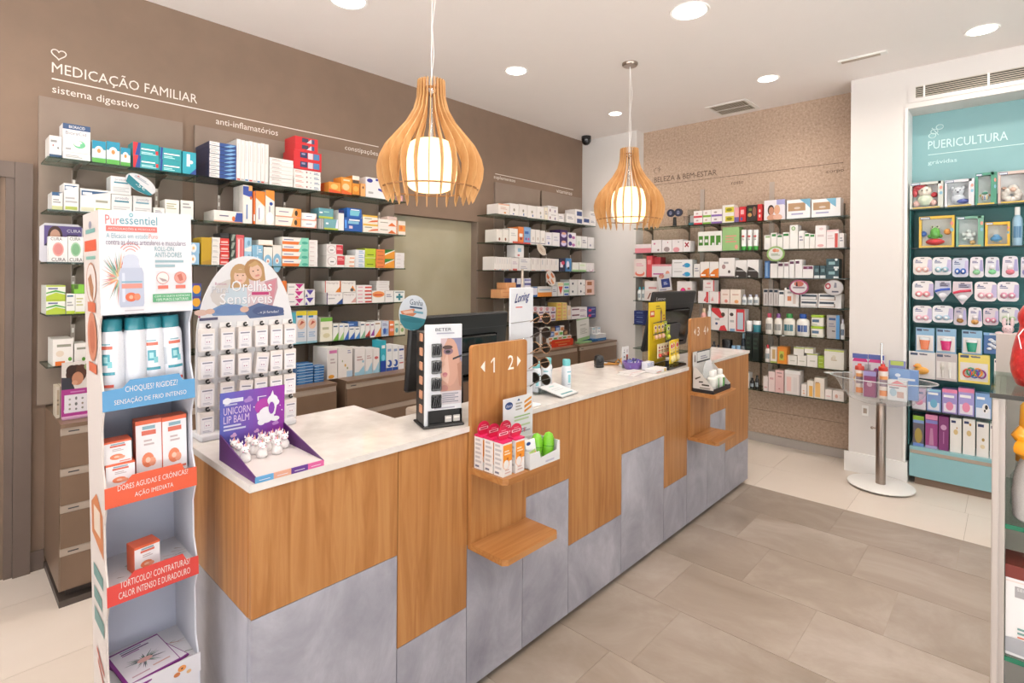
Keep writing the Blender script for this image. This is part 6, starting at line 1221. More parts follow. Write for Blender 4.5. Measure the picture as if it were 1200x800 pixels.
hdr.deco('e .33 .962 .022 .022 7ab8c4;e .33 .962 .012 .012 cde8ec;t Pur .065 .865 .205 .955 e8807c;t essentiel .21 .872 .61 .955 5fa8b6;r .07 .80 .605 .852 ea7a72;t ARTICULAÇÕES_&_MÚSCULOS .09 .812 .585 .84 fbe8e4;t A_Eficácia_em_estado .07 .735 .505 .782 8ab4c4;t Puro .515 .735 .61 .782 ea948a;t contra_as_dores_articulares_e_musculares .065 .672 .93 .725 8a7a92;t ROLL-ON .575 .615 .79 .66 78aab4;t ANTI-DORES .575 .553 .88 .603 78aab4;l .575 .50 .90 .525 1 a4c0c8;l .575 .455 .80 .48 1 a4c0c8', x0, z0, w, h, -.001)
rr = random.Random(4)
for i in range(60):
    a = PI + rr.uniform(-1.9, 1.9); L = rr.uniform(.07, .22); c = rr.choice(['f0a070', 'ea7a58', 'f4c08a', '8ab89c', '6a9a8a', 'e08a8a', 'f2c8a0', 'b4ccaa', '7a8a9a'])
    cu, cv = .19 + .02 * math.cos(a), .35 + .02 * math.sin(a); eu, ev = cu + L * math.cos(a), cv + L * math.sin(a) * 1.15; px_, pz_ = -math.sin(a) * .009, math.cos(a) * .009
    eu = max(eu, .012); hdr.deco(f'p {cu + px_} {cv + pz_} {cu - px_} {cv - pz_} {eu} {ev} {c}', x0, z0, w, h, -.0012 - i * .00001)
hdr.deco('p .20 .07 .44 .07 .45 .10 .45 .40 .43 .45 .21 .45 .19 .40 .19 .10 c3cade;r .22 .45 .41 .475 d2d8e8;p .23 .475 .40 .475 .40 .53 .38 .565 .34 .58 .29 .58 .25 .565 .23 .53 d4daea;p .22 .12 .25 .12 .25 .4 .22 .4 dce2f0;r .215 .25 .43 .295 ec9a8c;r .215 .305 .43 .32 8ab4c8;e .31 .165 .06 .045 ea7048;e .375 .165 .035 .035 f08e6a;e .31 .165 .022 .02 f6b494;e .657 .345 .072 .062 e29a92;e .657 .345 .064 .054 f4ece8;p .61 .35 .69 .33 .71 .31 .65 .31 b8a4a4;e .857 .345 .072 .062 dc8478;e .857 .345 .064 .054 e8a294;p .82 .37 .87 .39 .89 .32 .85 .31 cc7060;r .60 .235 .715 .27 e87a68;r .80 .235 .915 .27 e87a68;r .54 .105 .985 .185 5fb07c;t COM_14_ÓLEOS_ESSENCIAIS .56 .152 .965 .177 e8f6ec;t 100%_PUROS_E_NATURAIS .58 .114 .945 .141 e8f6ec;l .24 .03 .44 .04 1 d0c8d0', x0, z0, w, h, -.002)
for k in range(3):
    R0 = .06 + .028 * k
    hdr.setc('eb988e'); n = 12; a0, a1 = .6, PI - .6
    po = [(x0 + w * (.315 + R0 * 1.1 * math.cos(a0 + (a1 - a0) * i / n)), -.0024, z0 + h * (.575 + R0 * math.sin(a0 + (a1 - a0) * i / n))) for i in range(n + 1)]
    pi_ = [(x0 + w * (.315 + (R0 - .008) * 1.1 * math.cos(a0 + (a1 - a0) * i / n)), -.0024, z0 + h * (.575 + (R0 - .008) * math.sin(a0 + (a1 - a0) * i / n))) for i in range(n + 1)]
    hdr.add(po + pi_, [(i, i + 1, n + 2 + i, n + 1 + i) for i in range(n)])
hdr.build('header', 'paper', disp)
LIPS = [(1.211, 1.262, '62a7da', 'CHOQUES? RIGIDEZ?', 'SENSAÇÃO DE FRIO INTENSO'), (.972, 1.022, 'f2643f', 'DORES AGUDAS E CRÓNICAS?', 'AÇÃO IMEDIATA'), (.729, .778, 'e94b43', 'TORTICOLO? CONTRATURAS?', 'CALOR INTENSO E DURADOURO'), (.462, .512, 'eceaf0', None, None)]
for i, (za, zb, c, t1, t2) in enumerate(LIPS):
    fl = MB().setc('ecebf0').box(.004, .003, zb - .016, DW - .004, DD - .004, zb - .012)
    zt_ = zb - .0115
    if i >= 2:      # twigs and blossom printed on the shelf floor
        rr = random.Random(i)
        for k in range(22):
            x, y = rr.uniform(.02, .18), rr.uniform(.02, .12); a = rr.uniform(-.6, .6); L = rr.uniform(.02, .05); c2 = rr.choice(['8a6a5a', 'a88a74', '5a7a5a', 'c89a8a', 'd8c0b0'])
            fl.setc(c2); fl.add([(x, y, zt_), (x + .004, y + .002, zt_), (x + L * math.cos(a), y + L * math.sin(a), zt_)], [(0, 1, 2)])
    tr = fl.build('tray', 'paper', disp)
    lip = MB().setc(c)
    up_ = .02 if t1 else .001
    lip.prism([(-.001, za), (DW + .001, za), (DW + .001, zb), (DW * .86, zb + .002), (DW * .82, zb + up_), (DW * .28, zb + up_), (DW * .2, zb + .002), (-.001, zb)], 'y', -.004, -.001)
    if t1:
        lip.setc('f4ece8')
        lip.text(t1, .045 if i == 0 else .025, zb - .012, .115 if i == 0 else .155, .017, -.0046)
        lip.text(t2, .022 if i != 1 else .06, za + .011, .158 if i != 1 else .085, .017, -.0046)
    else:
        lip.deco('e .78 .62 .05 .16 f0a05a;e .72 .4 .04 .12 d8824a;e .86 .3 .03 .1 f0c08a;e .78 .62 .015 .05 7a4a2a;e .2 .5 .03 .1 8ab08a', 0, za, DW, zb - za, -.0046)
    lip.build('shelf_lip', 'paper', tr)
# spray cans
def spray_can():
    o = MB().setc('eef0f6').lathe([(.0245, 0), (.0265, .004), (.0265, .145), (.025, .158), (.02, .168)], 24).build('spray_can', 'plastic', smooth=True)
    MB().setc('2e8c9a').lathe([(.0205, .162), (.0215, .167), (.0215, .196), (.019, .200), (.001, .2005)], 24).build('cap', 'plastic', o, smooth=True)
    def patch(mb, a0, a1, z0, z1, c):
        mb.setc(c); n = 5; R = .0268
        vs = [(R * math.sin(a0 + (a1 - a0) * i / n), -R * math.cos(a0 + (a1 - a0) * i / n), z) for z in (z0, z1) for i in range(n + 1)]
        mb.add(vs, [(i, i + 1, n + 2 + i, n + 1 + i) for i in range(n)])
    lb = MB()
    patch(lb, -.55, .55, .118, .127, 'd8705a'); patch(lb, -.4, .4, .130, .134, '8ab8c4'); patch(lb, -.35, .35, .075, .105, '4aa4b4'); patch(lb, .15, .5, .068, .085, '7ac4cc'); patch(lb, -.2, .15, .082, .098, 'a8dce0'); patch(lb, -.7, .7, .048, .056, '3a98a8'); patch(lb, -.2, .6, .014, .022, 'e05a48'); patch(lb, -1.1, -.75, .06, .11, 'c8d0d8')
    lb.build('label', 'carton', o)
    return o
c0 = spray_can(); spots = [(.030, .05, .0, .9), (.078, .05, .0, 2.6), (.122, .055, .02, .55), (.166, .055, .04, .1), (.052, .115, 0, 1.5), (.10, .118, 0, .8), (.15, .12, 0, .3)]
labs = ['white spray can with teal cap, at left edge of the display', 'white spray can turned to its plain back, second from left', 'white spray can with red label turned right, third in front row', 'white spray can leaning at the right, front row', 'white spray can behind the first two, back row', 'white spray can in middle of back row', 'white spray can at right of back row']
for i, (x, y, tl, rz) in enumerate(spots):
    o = c0 if i == 0 else clone(c0)
    on_disp(o, x, y, 1.2155, 0, 0)
    o.matrix_world = DM @ Matrix.Translation((x, y, 1.2505)) @ Matrix.Rotation(-tl, 4, 'Y') @ Matrix.Rotation(-rz + .2, 4, 'Z') @ Matrix.Scale(.92, 4, (0, 0, 1))
    tag(o, labs[i], 'spray can', 'spray cans on top shelf of the cardboard display')
def oil_box(w, d, h, lab):
    o = MB().setc('f2f0f2').box(0, 0, 0, w, d, h).setc('ee6a40').box(-.0004, -.0004, h * .93, w + .0004, d, h + .0004).box(-.0005, .002, 0, 0, d, h).deco('r .22 .74 .78 .82 e0705a;l .25 .84 .75 .9 1 8ab0bc;e .45 .3 .24 .13 ee8a62;e .62 .26 .14 .08 f2a484;e .45 .3 .1 .05 f8c8b0;l .3 .56 .7 .66 2 c8b8b8;r .55 .06 .95 .1 e8806a', 0, 0, w, h, -.0004).build('oil_box', 'carton')
    tag(o, lab, 'box', 'orange-topped boxes on the cardboard display'); return o
on_disp(oil_box(.060, .055, .058, 'small orange-topped white box, lower one on second display shelf'), .008, .03, 1.0105, -.05)
on_disp(oil_box(.058, .05, .056, 'small orange-topped white box, stacked on another at second display shelf'), .005, .034, 1.0690, -.02)
on_disp(oil_box(.057, .045, .150, 'tall orange-topped white box, left one on second display shelf'), .076, .05, 1.0105, -.06)
on_disp(oil_box(.057, .045, .150, 'tall orange-topped white box, right one on second display shelf'), .134, .04, 1.0105, .03)
on_disp(oil_box(.058, .05, .070, 'small orange-topped white box alone on the third display shelf'), .065, .035, .7665, .14)
def leaflet(lab):
    o = MB().setc('8a2a8c').box(0, 0, 0, .125, .165, .0035).build('booklet', 'carton')
    mb = MB().setc('ece8f0'); z = .0038
    mb.add([(.008, .006, z), (.123, .006, z), (.123, .158, z), (.008, .158, z)], [(0, 1, 2, 3)])
    rr = random.Random(3)
    for i in range(40):
        a = rr.uniform(0, 2 * PI); L = rr.uniform(.012, .04); mb.setc(rr.choice(['4a7a6a', '8aa89a', '9a8a9a', '5a6a7a', 'c8c0c8', '3a8a6a']))
        cx, cy = .065 + .012 * math.cos(a), .075 + .01 * math.sin(a)
        mb.add([(cx - .002 * math.sin(a), cy + .002 * math.cos(a), z + .0003), (cx + .002 * math.sin(a), cy - .002 * math.cos(a), z + .0003), (cx + L * math.cos(a), cy + L * .8 * math.sin(a), z + .0003)], [(0, 1, 2)])
    mb.setc('f0b8b0'); mb.add([(.065 + .018 * math.cos(i * PI / 8), .075 + .01 * math.sin(i * PI / 8), z + .0006) for i in range(16)], [tuple(range(16))])
    for yy, c, a, b in ((.148, '8aa0b8', .03, .08), (.138, '6a3a7a', .03, .095), (.13, 'b87ab8', .03, .07), (.022, 'c8a0b0', .02, .06), (.03, 'd8a8a0', .07, .11)):
        mb.setc(c); mb.add([(a, yy, z + .0004), (b, yy, z + .0004), (b, yy + .005, z + .0004), (a, yy + .005, z + .0004)], [(0, 1, 2, 3)])
    mb.build('cover_print', 'carton', o); tag(o, lab, 'booklet', 'purple booklets at bottom of cardboard display'); return o
on_disp(leaflet('purple-edged white booklet underneath, at bottom of the cardboard display'), .062, -.012, .5010, .30)
on_disp(leaflet('purple-edged white booklet on top, with herb wreath on its cover'), .035, .002, .5050, .10)

# ================================================================== ARCHED EARRING DISPLAY
es = empty('earring_display', (-1.98, .588, 1.0005), FACE_X); tag(es, 'white arched earring display with photo of mother and daughter', 'display stand')
EW = .33; pts = [(.004, .02), (EW - .012, .02), (EW - .002, .16)]
pts += [(EW / 2 + EW / 2 * math.cos(a), .32 + .294 * math.sin(a)) for a in [PI * k / 28 for k in range(29)]] + [(-.002, .16)]
brd = MB().setc('f0f0f2').prism(pts, 'y', 0, .005).build('arched_board', 'paper', es)
MB().setc('efeff2').box(.0, -.055, 0, EW - .01, .05, .02, .004).build('foot', 'paper', es)
def PX(px, py): return ((px - 233) / 110 * .33, 1.614 - (py - 300) * .00303 - 1.0005)
ph = MB(); yk = [-.0002]
def blob(c, px, py, rx, ry, rot=0, n=18):
    u, v = PX(px, py); a = rx * .003; b = ry * .00303; yk[0] -= .00004; ph.setc(c)
    ph.add([(u + a * math.cos(2 * PI * i / n) * math.cos(rot) - b * math.sin(2 * PI * i / n) * math.sin(rot), yk[0], v + a * math.cos(2 * PI * i / n) * math.sin(rot) + b * math.sin(2 * PI * i / n) * math.cos(rot)) for i in range(n)], [tuple(range(n))])
def poly(c, *q):
    yk[0] -= .00004; ph.setc(c); ph.add([(PX(x, y)[0], yk[0], PX(x, y)[1]) for x, y in q][::-1], [tuple(range(len(q)))])
blob('dcd6d2', 283, 345, 36, 20); poly('c9a0a8', (305, 330), (322, 325), (323, 337), (316, 362), (300, 362)); poly('d8909c', (306, 332), (321, 327), (318, 350), (304, 352))
poly('cfe0ea', (262, 345), (268, 332), (290, 330), (300, 345), (298, 362), (262, 360)); poly('e8d0d4', (286, 330), (304, 325), (314, 345), (310, 364), (288, 362))
poly('7a9cc8', (246, 362), (262, 354), (290, 360), (288, 369), (250, 368)); poly('5a6e98', (282, 362), (300, 355), (330, 362), (331, 371), (290, 373)); blob('6f8fc0', 268, 362, 16, 6, .1); blob('4d5f8c', 312, 365, 19, 6.5, -.05)
blob('e8c4b4', 238, 364, 7, 3.4); blob('e4bca8', 247, 363, 5, 3); blob('e0b8a4', 284, 362, 5, 3.5)
blob('c8a070', 278.5, 322, 10.5, 13); poly('c8a070', (269, 322), (288, 322), (290, 336), (268, 337)); blob('ecc4ac', 279, 324, 7, 8.8); poly('c8a272', (271, 316), (287, 316), (284, 320), (274, 320)); blob('e0a090', 279, 328.5, 2.6, 1.1); blob('6a5040', 276, 322.5, 1, .7); blob('6a5040', 282, 322.5, 1, .7); blob('f2cfba', 279, 325.3, .9, 1.4)
blob('b88a58', 295, 316, 11.5, 13, .25); poly('c49a66', (287, 312), (296, 304), (306, 312), (308, 328), (302, 330), (300, 312)); blob('ecc2aa', 296.5, 318, 7, 9.4, .3); blob('dc8f84', 298.5, 322.5, 2.8, 1.2, .3); blob('5f4638', 293.5, 317.5, 1.1, .7); blob('5f4638', 299, 316, 1.1, .7); blob('f0cab4', 297, 319.3, .9, 1.5, .2); poly('d0a872', (288, 310), (296, 305.5), (300, 309), (292, 313))
def etext(st, px, py, w, h, c, sh=True):
    u, v = PX(px, py)
    if sh: yk[0] -= .00005; ph.setc('a8acb8'); ph.text(st, u + .0012, v - .0014, w * .003, h * .00303, yk[0])
    yk[0] -= .00005; ph.setc(c); ph.text(st, u, v, w * .003, h * .00303, yk[0])
etext('Brincos', 252, 333.5, 12, 3, 'c07a98', False); etext('Para', 248, 342, 18, 7.5, 'e6e8ec'); etext('Orelhas', 269.5, 341, 46, 12.5, 'fbfbfd'); etext('Sensíveis', 257, 355.5, 59, 12, 'fbfbfd')
poly('c8407a', (292, 342), (312, 342), (312, 345.5), (292, 345.5)); etext('...e já furadas!', 299, 368.5, 25, 4, 'e8ecf4', False)
poly('5a5a7a', (236, 370), (255, 369.5), (255, 372.5), (236, 373)); blob('c85a8a', 236, 368.5, 1.2, 1)
ph.build('photo_print', 'paper', brd)
def ear_box():
    w, d, h = .044, .026, .074
    o = MB().setc('ece4de').box(0, -d, 0, w, 0, h).setc('f3f0ee').box(.003, -.003, h, w - .003, -.001, h + .018).deco('r .06 .04 .94 .8 f4f2f4;r .3 .3 .8 .62 e4e2ea;r .34 .34 .76 .58 f6f4f6;l .15 .7 .85 .76 1 8a8a9a;l .2 .12 .8 .2 2 b8b8c4;e .45 .42 .05 .03 b07a9a;e .62 .42 .05 .03 b07a9a', 0, 0, w, h, -d).build('earring_box', 'carton')
    MB().tube([(w * .62 + 0.0055 * math.cos(a), -d * .55 - .002, h + .009 + .0055 * math.sin(a)) for a in [1.1 + k * .5 for k in range(11)]], .0034, 6).tube([(w * .62, -d * .5, h + .0035), (w * .62, -.0005, h + .0035)], .0015, 6).build('hook_ring', 'black', o, smooth=True)
    MB().setc('556').quad(w * .1, h + .006, w * .36, h + .009, -.0034); return o
eb = None; cols = [.005, .068, .124, .180, .234, .284]
for r_ in range(4):
    for c_ in range(6):
        if r_ == 3 and c_ not in (0, 1, 5): continue
        o = ear_box() if eb is None else clone(eb); eb = eb or o
        lx, lz = cols[c_] + (.003 if r_ == 3 and c_ == 5 else 0), .292 - .0925 * r_
        rot = .10 if (r_, c_) in ((1, 3), (2, 2)) else 0
        o.matrix_world = Matrix.Translation((-1.98, .588, 1.0005)) @ Matrix.Rotation(FACE_X, 4, 'Z') @ Matrix.Translation((lx, -.0005, lz)) @ Matrix.Rotation(rot, 4, 'Y')
        tag(o, f'small white earring box, {ORD[r_]} row down, {ORD[c_]} from left on arched display', 'earring box', 'earring boxes on the arched display')

# ================================================================== UNICORN TRAY
ut = empty('lip_balm_display', (-1.449, .572, 1.0005), FACE_X); tag(ut, 'purple unicorn lip balm counter tray with upright back card', 'display tray')
UW, UD = .192, .258
MB().setc('e6dedc').box(.003, .003, .001, UW - .003, UD, .016).deco('', 0, 0, 1, 1).build('tray_floor', 'paper', ut)
for x in (0, UW - .003): 
    s = MB().setc('5c2270').prism([(0, 0), (UD, 0), (UD, .075), (.01, .018), (0, .016)], 'x', x, x + .003).build('side_wall', 'paper', ut)
fl = MB()
for i, c in enumerate(('6ab0e0', 'f0b498', '6a3a98', 'e86aa8')):
    fl.setc(c).box(UW * i / 4, -.0015, 0, UW * (i + 1) / 4, .0015, .016)
    fl.setc('f4ecf4').deco('l .2 .35 .8 .65 1 f4ecf4', UW * i / 4, 0, UW / 4, .016, -.0015)
fl.build('front_lip', 'paper', ut)
bk = MB(); N = 14
for i in range(N):
    t_ = i / (N - 1); c = tuple(a + (b - a) * t_ for a, b in zip(hx('5a62c0'), hx('9a2aa8'))); bk.col = c
    bk.box(UW * i / N, UD, 0, UW * (i + 1) / N, UD + .003, .196)
bk.deco('r .04 .84 .34 .9 e4e4f4;e .1 .87 .06 .05 f0f0fa;l .06 .8 .25 .82 1 c8c8ea;t UNICORN .05 .66 .45 .77 e8d0f0;t LIP_BALM .05 .53 .43 .64 e8d0f0;l .05 .42 .38 .5 2 d8d8f0', 0, 0, UW, .196, UD)
def cloud(cx, cz, s, c='e4b4e4'):
    bk.deco(f'e {cx} {cz} {s} {s * .45} {c};e {cx - s * .4} {cz - s * .2} {s * .5} {s * .3} {c};e {cx + s * .2} {cz + s * .4} {s * .5} {s * .5} {c}', 0, 0, UW, .196, UD)
cloud(.42, .84, .07, 'b088d0'); cloud(.2, .33, .05); cloud(.55, .33, .045); cloud(.85, .40, .055, 'c890d8')
bk.deco('e .66 .70 .14 .13 b83aa8;r .56 .86 .7 .872 f0e8f4;r .56 .8 .575 .872 f0e8f4;e .70 .56 .13 .13 f6f4fa;e .80 .78 .085 .085 f6f4fa;e .86 .74 .05 .05 f6f4fa;p .72 .55 .84 .55 .88 .75 .74 .76 f6f4fa;p .76 .85 .82 .85 .8 .94 f6f4fa;e .62 .46 .06 .05 f6f4fa;e .84 .48 .07 .04 f6f4fa;p .56 .5 .6 .5 .57 .62 .54 .6 f6f4fa;e .78 .66 .05 .1 8a3ab0;e .95 .6 .01 .01 fff;e .92 .68 .008 .008 fff;e .5 .72 .01 .01 fff;e .3 .2 .01 .01 dcf', 0, 0, UW, .196, UD, .0004)
bk.build('back_card', 'paper', ut)
def unicorn():
    b = MB().setc('f4f0ee'); b.lathe([(.012, 0), (.0145, .004), (.0135, .014), (.009, .022), (.007, .026)], 14)
    b.ball((0, -.002, .031), (.0105, .010, .0095), 12, 8); b.ball((0, -.010, .028), (.006, .006, .005), 8, 6)
    b.ball((-.006, -.009, .006), .005, 8, 6); b.ball((.006, -.009, .006), .005, 8, 6)
    for s in (-1, 1): b.add([(s * .005, 0, .037), (s * .011, 0, .038), (s * .0095, .001, .046), (s * .0075, .004, .038)], [(0, 1, 2), (1, 3, 2), (3, 0, 2)])
    o = b.build('unicorn_figure', 'plastic', smooth=True)
    MB().setc('e8a88a').lathe([(.0022, .039), (.0004, .052)], 8, 0, -.003).build('horn', 'plastic', o)
    f = MB().setc('333'); f.ball((-.0045, -.0115, .033), .0012, 6, 4); f.ball((.0045, -.0115, .033), .0012, 6, 4); f.setc('ee9ab0'); f.ball((-.007, -.0105, .029), .0016, 6, 4); f.ball((.007, -.0105, .029), .0016, 6, 4); f.setc('e8b4d0'); f.ball((0, .006, .036), (.005, .005, .008), 8, 6)
    f.build('face_and_mane', 'plastic', o); return o
UP = [(.028, .225), (.028, .19), (.030, .145), (.072, .232), (.075, .195), (.078, .15), (.112, .235), (.112, .198), (.14, .225), (.122, .15), (.165, .232), (.162, .19)]
UL = ['at back left corner of the tray', 'second from the back along left wall', 'front of the left column', 'back of second column', 'middle of second column', 'large-looking, front of second column', 'back row, third column', 'behind the front right figure', 'back row, near right wall', 'front figure at right with pink cheeks', 'back right corner of the tray', 'near right wall, before the corner one']
u0_ = None
for (x, y), l in zip(UP, UL):
    o = unicorn() if u0_ is None else clone(u0_); u0_ = u0_ or o
    o.matrix_world = Matrix.Translation((-1.449, .572, 1.0005)) @ Matrix.Rotation(FACE_X, 4, 'Z') @ Matrix.Translation((x, y, .0165)) @ Matrix.Rotation(-.3 + .05 * (int(x * 1000) % 9), 4, 'Z') @ Matrix.Scale(1.08, 4)
    tag(o, f'white unicorn lip balm figure, {l}', 'figurine', 'unicorn figures in the purple tray')

# ================================================================== COSMETIC TOWER
BT = empty('cosmetic_display', (-1.532, 1.192, 1.0005), math.atan2(.135, .051)); tag(BT, 'black and white cosmetic display tower with close-up of a face', 'display stand')
BW, BD, BH = .142, .11, .372
MB().box(-.008, -.008, 0, BW + .008, BD + .01, .008, .003).build('base_plate', 'black', BT)
MB().box(0, .014, .008, BW, BD, BH - .03, .002).build('tower_body', 'black', BT)
fp = MB().setc('eef0f4').box(0, .004, .008, BW, .0135, BH, .002)
fp.deco('r .42 .32 .985 .86 c99a86;p .62 .86 .985 .86 .985 .6 .9 .7 8a8aa8;p .42 .86 .6 .86 .5 .75 .42 .78 d8c0c4;e .68 .62 .24 .24 d6a48e;p .42 .55 .6 .72 .66 .5 .62 .4 .46 .45 e2b8a4;e .62 .73 .13 .035 8a6a78;e .61 .725 .07 .016 2a2226;e .6 .77 .14 .02 5a4038;p .49 .72 .53 .6 .47 .57 .44 .6 dcae98;e .535 .50 .07 .02 c0707a;e .535 .485 .055 .014 d08a8a;p .74 .66 .985 .69 .985 .67 .74 .64 2a2a30;p .86 .60 .985 .62 .985 .36 .92 .38 bd8a72;e .52 .36 .10 .035 b98278;t BETER .27 .935 .7 .965 3a3a46;l .3 .905 .78 .918 1 b4b4c4;r .42 .20 .98 .33 d8d0d4;l .46 .22 .9 .31 5 8a8a98;r .2 .15 .85 .185 f4f4f8;l .25 .16 .8 .175 1 b0b0bc', 0, .008, BW, BH - .008, .004)
fpo = fp.build('front_panel', 'paper', BT)
for i, z in enumerate((.745, .58, .41, .24)):
    z0 = .008 + z * (BH - .008)
    p = MB().box(.024, -.004, z0 - .024, .062, .0035, z0 + .024, .002).build('pocket', 'black_gloss', BT)
    mb = MB()
    for k in range(4): mb.tube([(.028 + .008 * k, -.008, z0 - .017), (.034 + .008 * k, -.012, z0 + .015 + .004 * (k % 2))], .002, 6)
    mb.build('applicators', 'dark_grey', p)['kind'] = 'stuff'
tb = MB().box(.012, -.006, .009, BW - .002, .0035, .016).box(.012, -.006, .016, .016, .0035, .062).box(BW - .006, -.006, .016, BW - .002, .0035, .062).box(.016, .001, .016, BW - .006, .0035, .062).build('bottom_tray', 'black_gloss', BT)
for k in range(2): MB().setc('b8b4b0').box(.075 + .032 * k, -.005, .018, .100 + .032 * k, 0, .04).setc('e4e0da').box(.077 + .032 * k, -.0054, .03, .098 + .032 * k, -.005, .036).build('sample_pack', 'carton', tb)
for k in range(6): MB().setc('e8a884').box(-.004, .03, .05 + k * .052, .001, .058, .078 + k * .052).build('side_packet', 'carton', BT)

# ================================================================== TILL MONITORS
def monitor(loc, w, h, tilt, label, word=None):
    t = empty('till_monitor', loc, FACE_X); tag(t, label, 'monitor', 'black till monitors seen from behind')
    s = empty('screen_housing', (0, 0, 0)); s.parent = t; s.rotation_euler = (tilt, 0, 0)
    sh_ = MB().box(0, 0, 0, w, .028, h, .008).build('screen_housing', 'black', t); sh_.rotation_euler = (tilt, 0, 0)
    bpy.data.objects.remove(s)
    b = MB().box(w * .18, -.022, h * .10, w * .86, -.0005, h * .70, .012).build('rear_bulge', 'black_gloss', sh_)
    MB().box(w * .30, -.045, h * .16, w * .62, -.0225, h * .46, .008).build('mount', 'dark_grey', sh_)
    MB().box(.01, -.0008, h * .78, w - .01, 0, h * .785).build('seam', 'dark_grey', sh_)
    MB().tube([(w * .45, -.03, h * .3), (w * .45, -.04, -.12), (w * .45, -.01, .765 - loc[2] + .012)], .02, 10).build('stand_neck', 'black', t, smooth=True)
    MB().box(w * .3, -.08, .7655 - loc[2], w * .6, .1, .7775 - loc[2], .004).build('stand_foot', 'black', t)
    if word: MB().setc('d8d8dc').deco(f't {word} .06 .86 .26 .92 d8d8dc', 0, 0, w, h, -.0008).build('lettering', 'carton', sh_)
monitor((-1.985, 1.44, 1.02), .63, .345, .10, 'large black till monitor behind the boards numbered 1 and 2')
monitor((-1.93, 3.46, 1.01), .69, .44, .20, 'black till monitor with pale lettering, behind boards numbered 3 and 4', 'Lenovo')
# round advert on the first monitor
def talker(name, label, loc, rz, w, h, deco, tilt=0.0, base='f0f0f0', n=28, wire=0.0, cat='sign'):
    mb = MB().setc(base); mb.prism([(w / 2 * math.cos(2 * PI * i / n), h / 2 * math.sin(2 * PI * i / n)) for i in range(n)], 'y', 0, .003)
    mb.deco(deco, -w / 2, -h / 2, w, h, 0)
    o = mb.build(name, 'paper')
    if wire: MB().tube([(0, .002, 0), (0, .002 + wire * .5, -.005), (0, .002 + wire, 0)], .0015, 6).build('clip_arm', 'acrylic', o)
    o.matrix_world = Matrix.Translation(loc) @ Matrix.Rotation(rz, 4, 'Z') @ Matrix.Rotation(tilt, 4, 'Y')
    tag(o, label, cat); return o
talker('round_sign', 'round pale sign with teal foot clipped to the large till monitor', (-1.93, 1.435, 1.385), FACE_X, .15, .155, 'p .02 .42 .98 .36 .93 .2 .75 .05 .5 .0 .25 .05 .08 .2 3a8a98;e .5 .28 .4 .06 2f7c8c;p .03 .5 .5 .62 .62 .5 .5 .4 .1 .42 e08a62;p .1 .5 .45 .57 .5 .5 .2 .44 f0c8b0;t Ganha .32 .72 .8 .88 1e3a58;l .34 .63 .8 .68 1 3a5a78;l .5 .5 .85 .56 1 7ab4c8', .15, 'dfe8f0', wire=.02)

# ================================================================== SUNGLASSES STAND
ss = empty('sunglasses_stand', (-1.50, 1.60, 1.0005), FACE_X); tag(ss, 'white upright sunglasses stand with slanted blue lettering', 'display stand')
sb = MB().setc('eef0f4').box(0, 0, .008, .147, .008, .502, .003).setc('d4d8e4').quad(.073, .02, .0735, .38, -.0004)
sb.setc('2a3a94'); vs, fs, tw, th = text_geo('Loring'); sb.add([(.022 + (.085 * u + .018 * v), -.0006, .425 + .05 * v + .012 * u) for u, v in vs], fs)
sb.add([(.0232 + (.085 * u + .018 * v), -.0007, .4255 + .05 * v + .012 * u) for u, v in vs], fs); sb.add([(.022 + (.085 * u + .018 * v), -.0007, .4262 + .05 * v + .012 * u) for u, v in vs], fs)
sb.setc('e0402a').quad(.034, .418, .075, .422, -.0006)
sbo = sb.build('display_board', 'paper', ss)
MB().box(-.01, -.04, 0, .157, .06, .008, .003).build('base', 'white', ss)
MB().tube([(.085, .012, .40), (.088, .012, .58)], .005, 8).build('rod', 'handle_strip', ss, smooth=True)
for z in (.365, .295, .225, .155, .09):
    MB().tube([(.004, -.004, z - .008), (.146, -.004, z - .004)], .0012, 6).build('holder_wire', 'chrome', ss)
def sunglasses(frame, lens, label, loc, rz):
    """lenses in the local xz plane facing -y, temples running back along +y"""
    t = empty('sunglasses', loc, rz); tag(t, label, 'sunglasses', 'sunglasses on the white stand')
    fr = MB()
    for s in (-1, 1):
        fr.tube([(s * .032 + .024 * math.cos(a) * (1 + .08 * math.cos(2 * a)), 0, -.002 + .023 * math.sin(a)) for a in [2 * PI * k / 20 for k in range(20)]], .0022, 8, True)
    fr.tube([(-.010, 0, .006), (0, -.003, .010), (.010, 0, .006)], .0018, 6).build('rim', frame, t, smooth=True)
    for s in (-1, 1):
        l = MB().lathe([(.001, -.0007), (.0235, -.0007), (.0235, .0007), (.001, .0007)], 20).build('lens', lens, t)
        l.rotation_euler = (PI / 2, 0, 0); l.location = (s * .032, 0, -.002)
        MB().tube([(s * .058, .002, .008), (s * .064, .02, .009), (s * .064, .10, .008), (s * .062, .142, -.008)], .0018, 6).build('temple', frame, t, smooth=True)
fm = solid('rose_gold_frame', 'b08a6a', .25, metal=.8); fb = solid('tortoise_frame', '3a2c26', .3); fd = solid('dark_metal_frame', '4a4640', .3, metal=.7)
SG = [(.365, fm, 'smoke_lens', 'gold-framed brown sunglasses, uppermost on the white stand', .0), (.30, fb, 'smoke_lens', 'dark tortoise sunglasses, second from top of the white stand', .0), (.232, fm, 'green_lens', 'gold-framed green sunglasses, third from top of stand', .0), (.168, fm, 'smoke_lens', 'rose gold brown sunglasses, fourth from top of stand', -.008), (.092, fd, 'green_lens', 'dark-framed green sunglasses, lowest on the white stand', .0)]
for z, a, b, l, dy in SG: sunglasses(a, b, l, (-1.548, 1.853 + dy, 1.0 + z), PI)
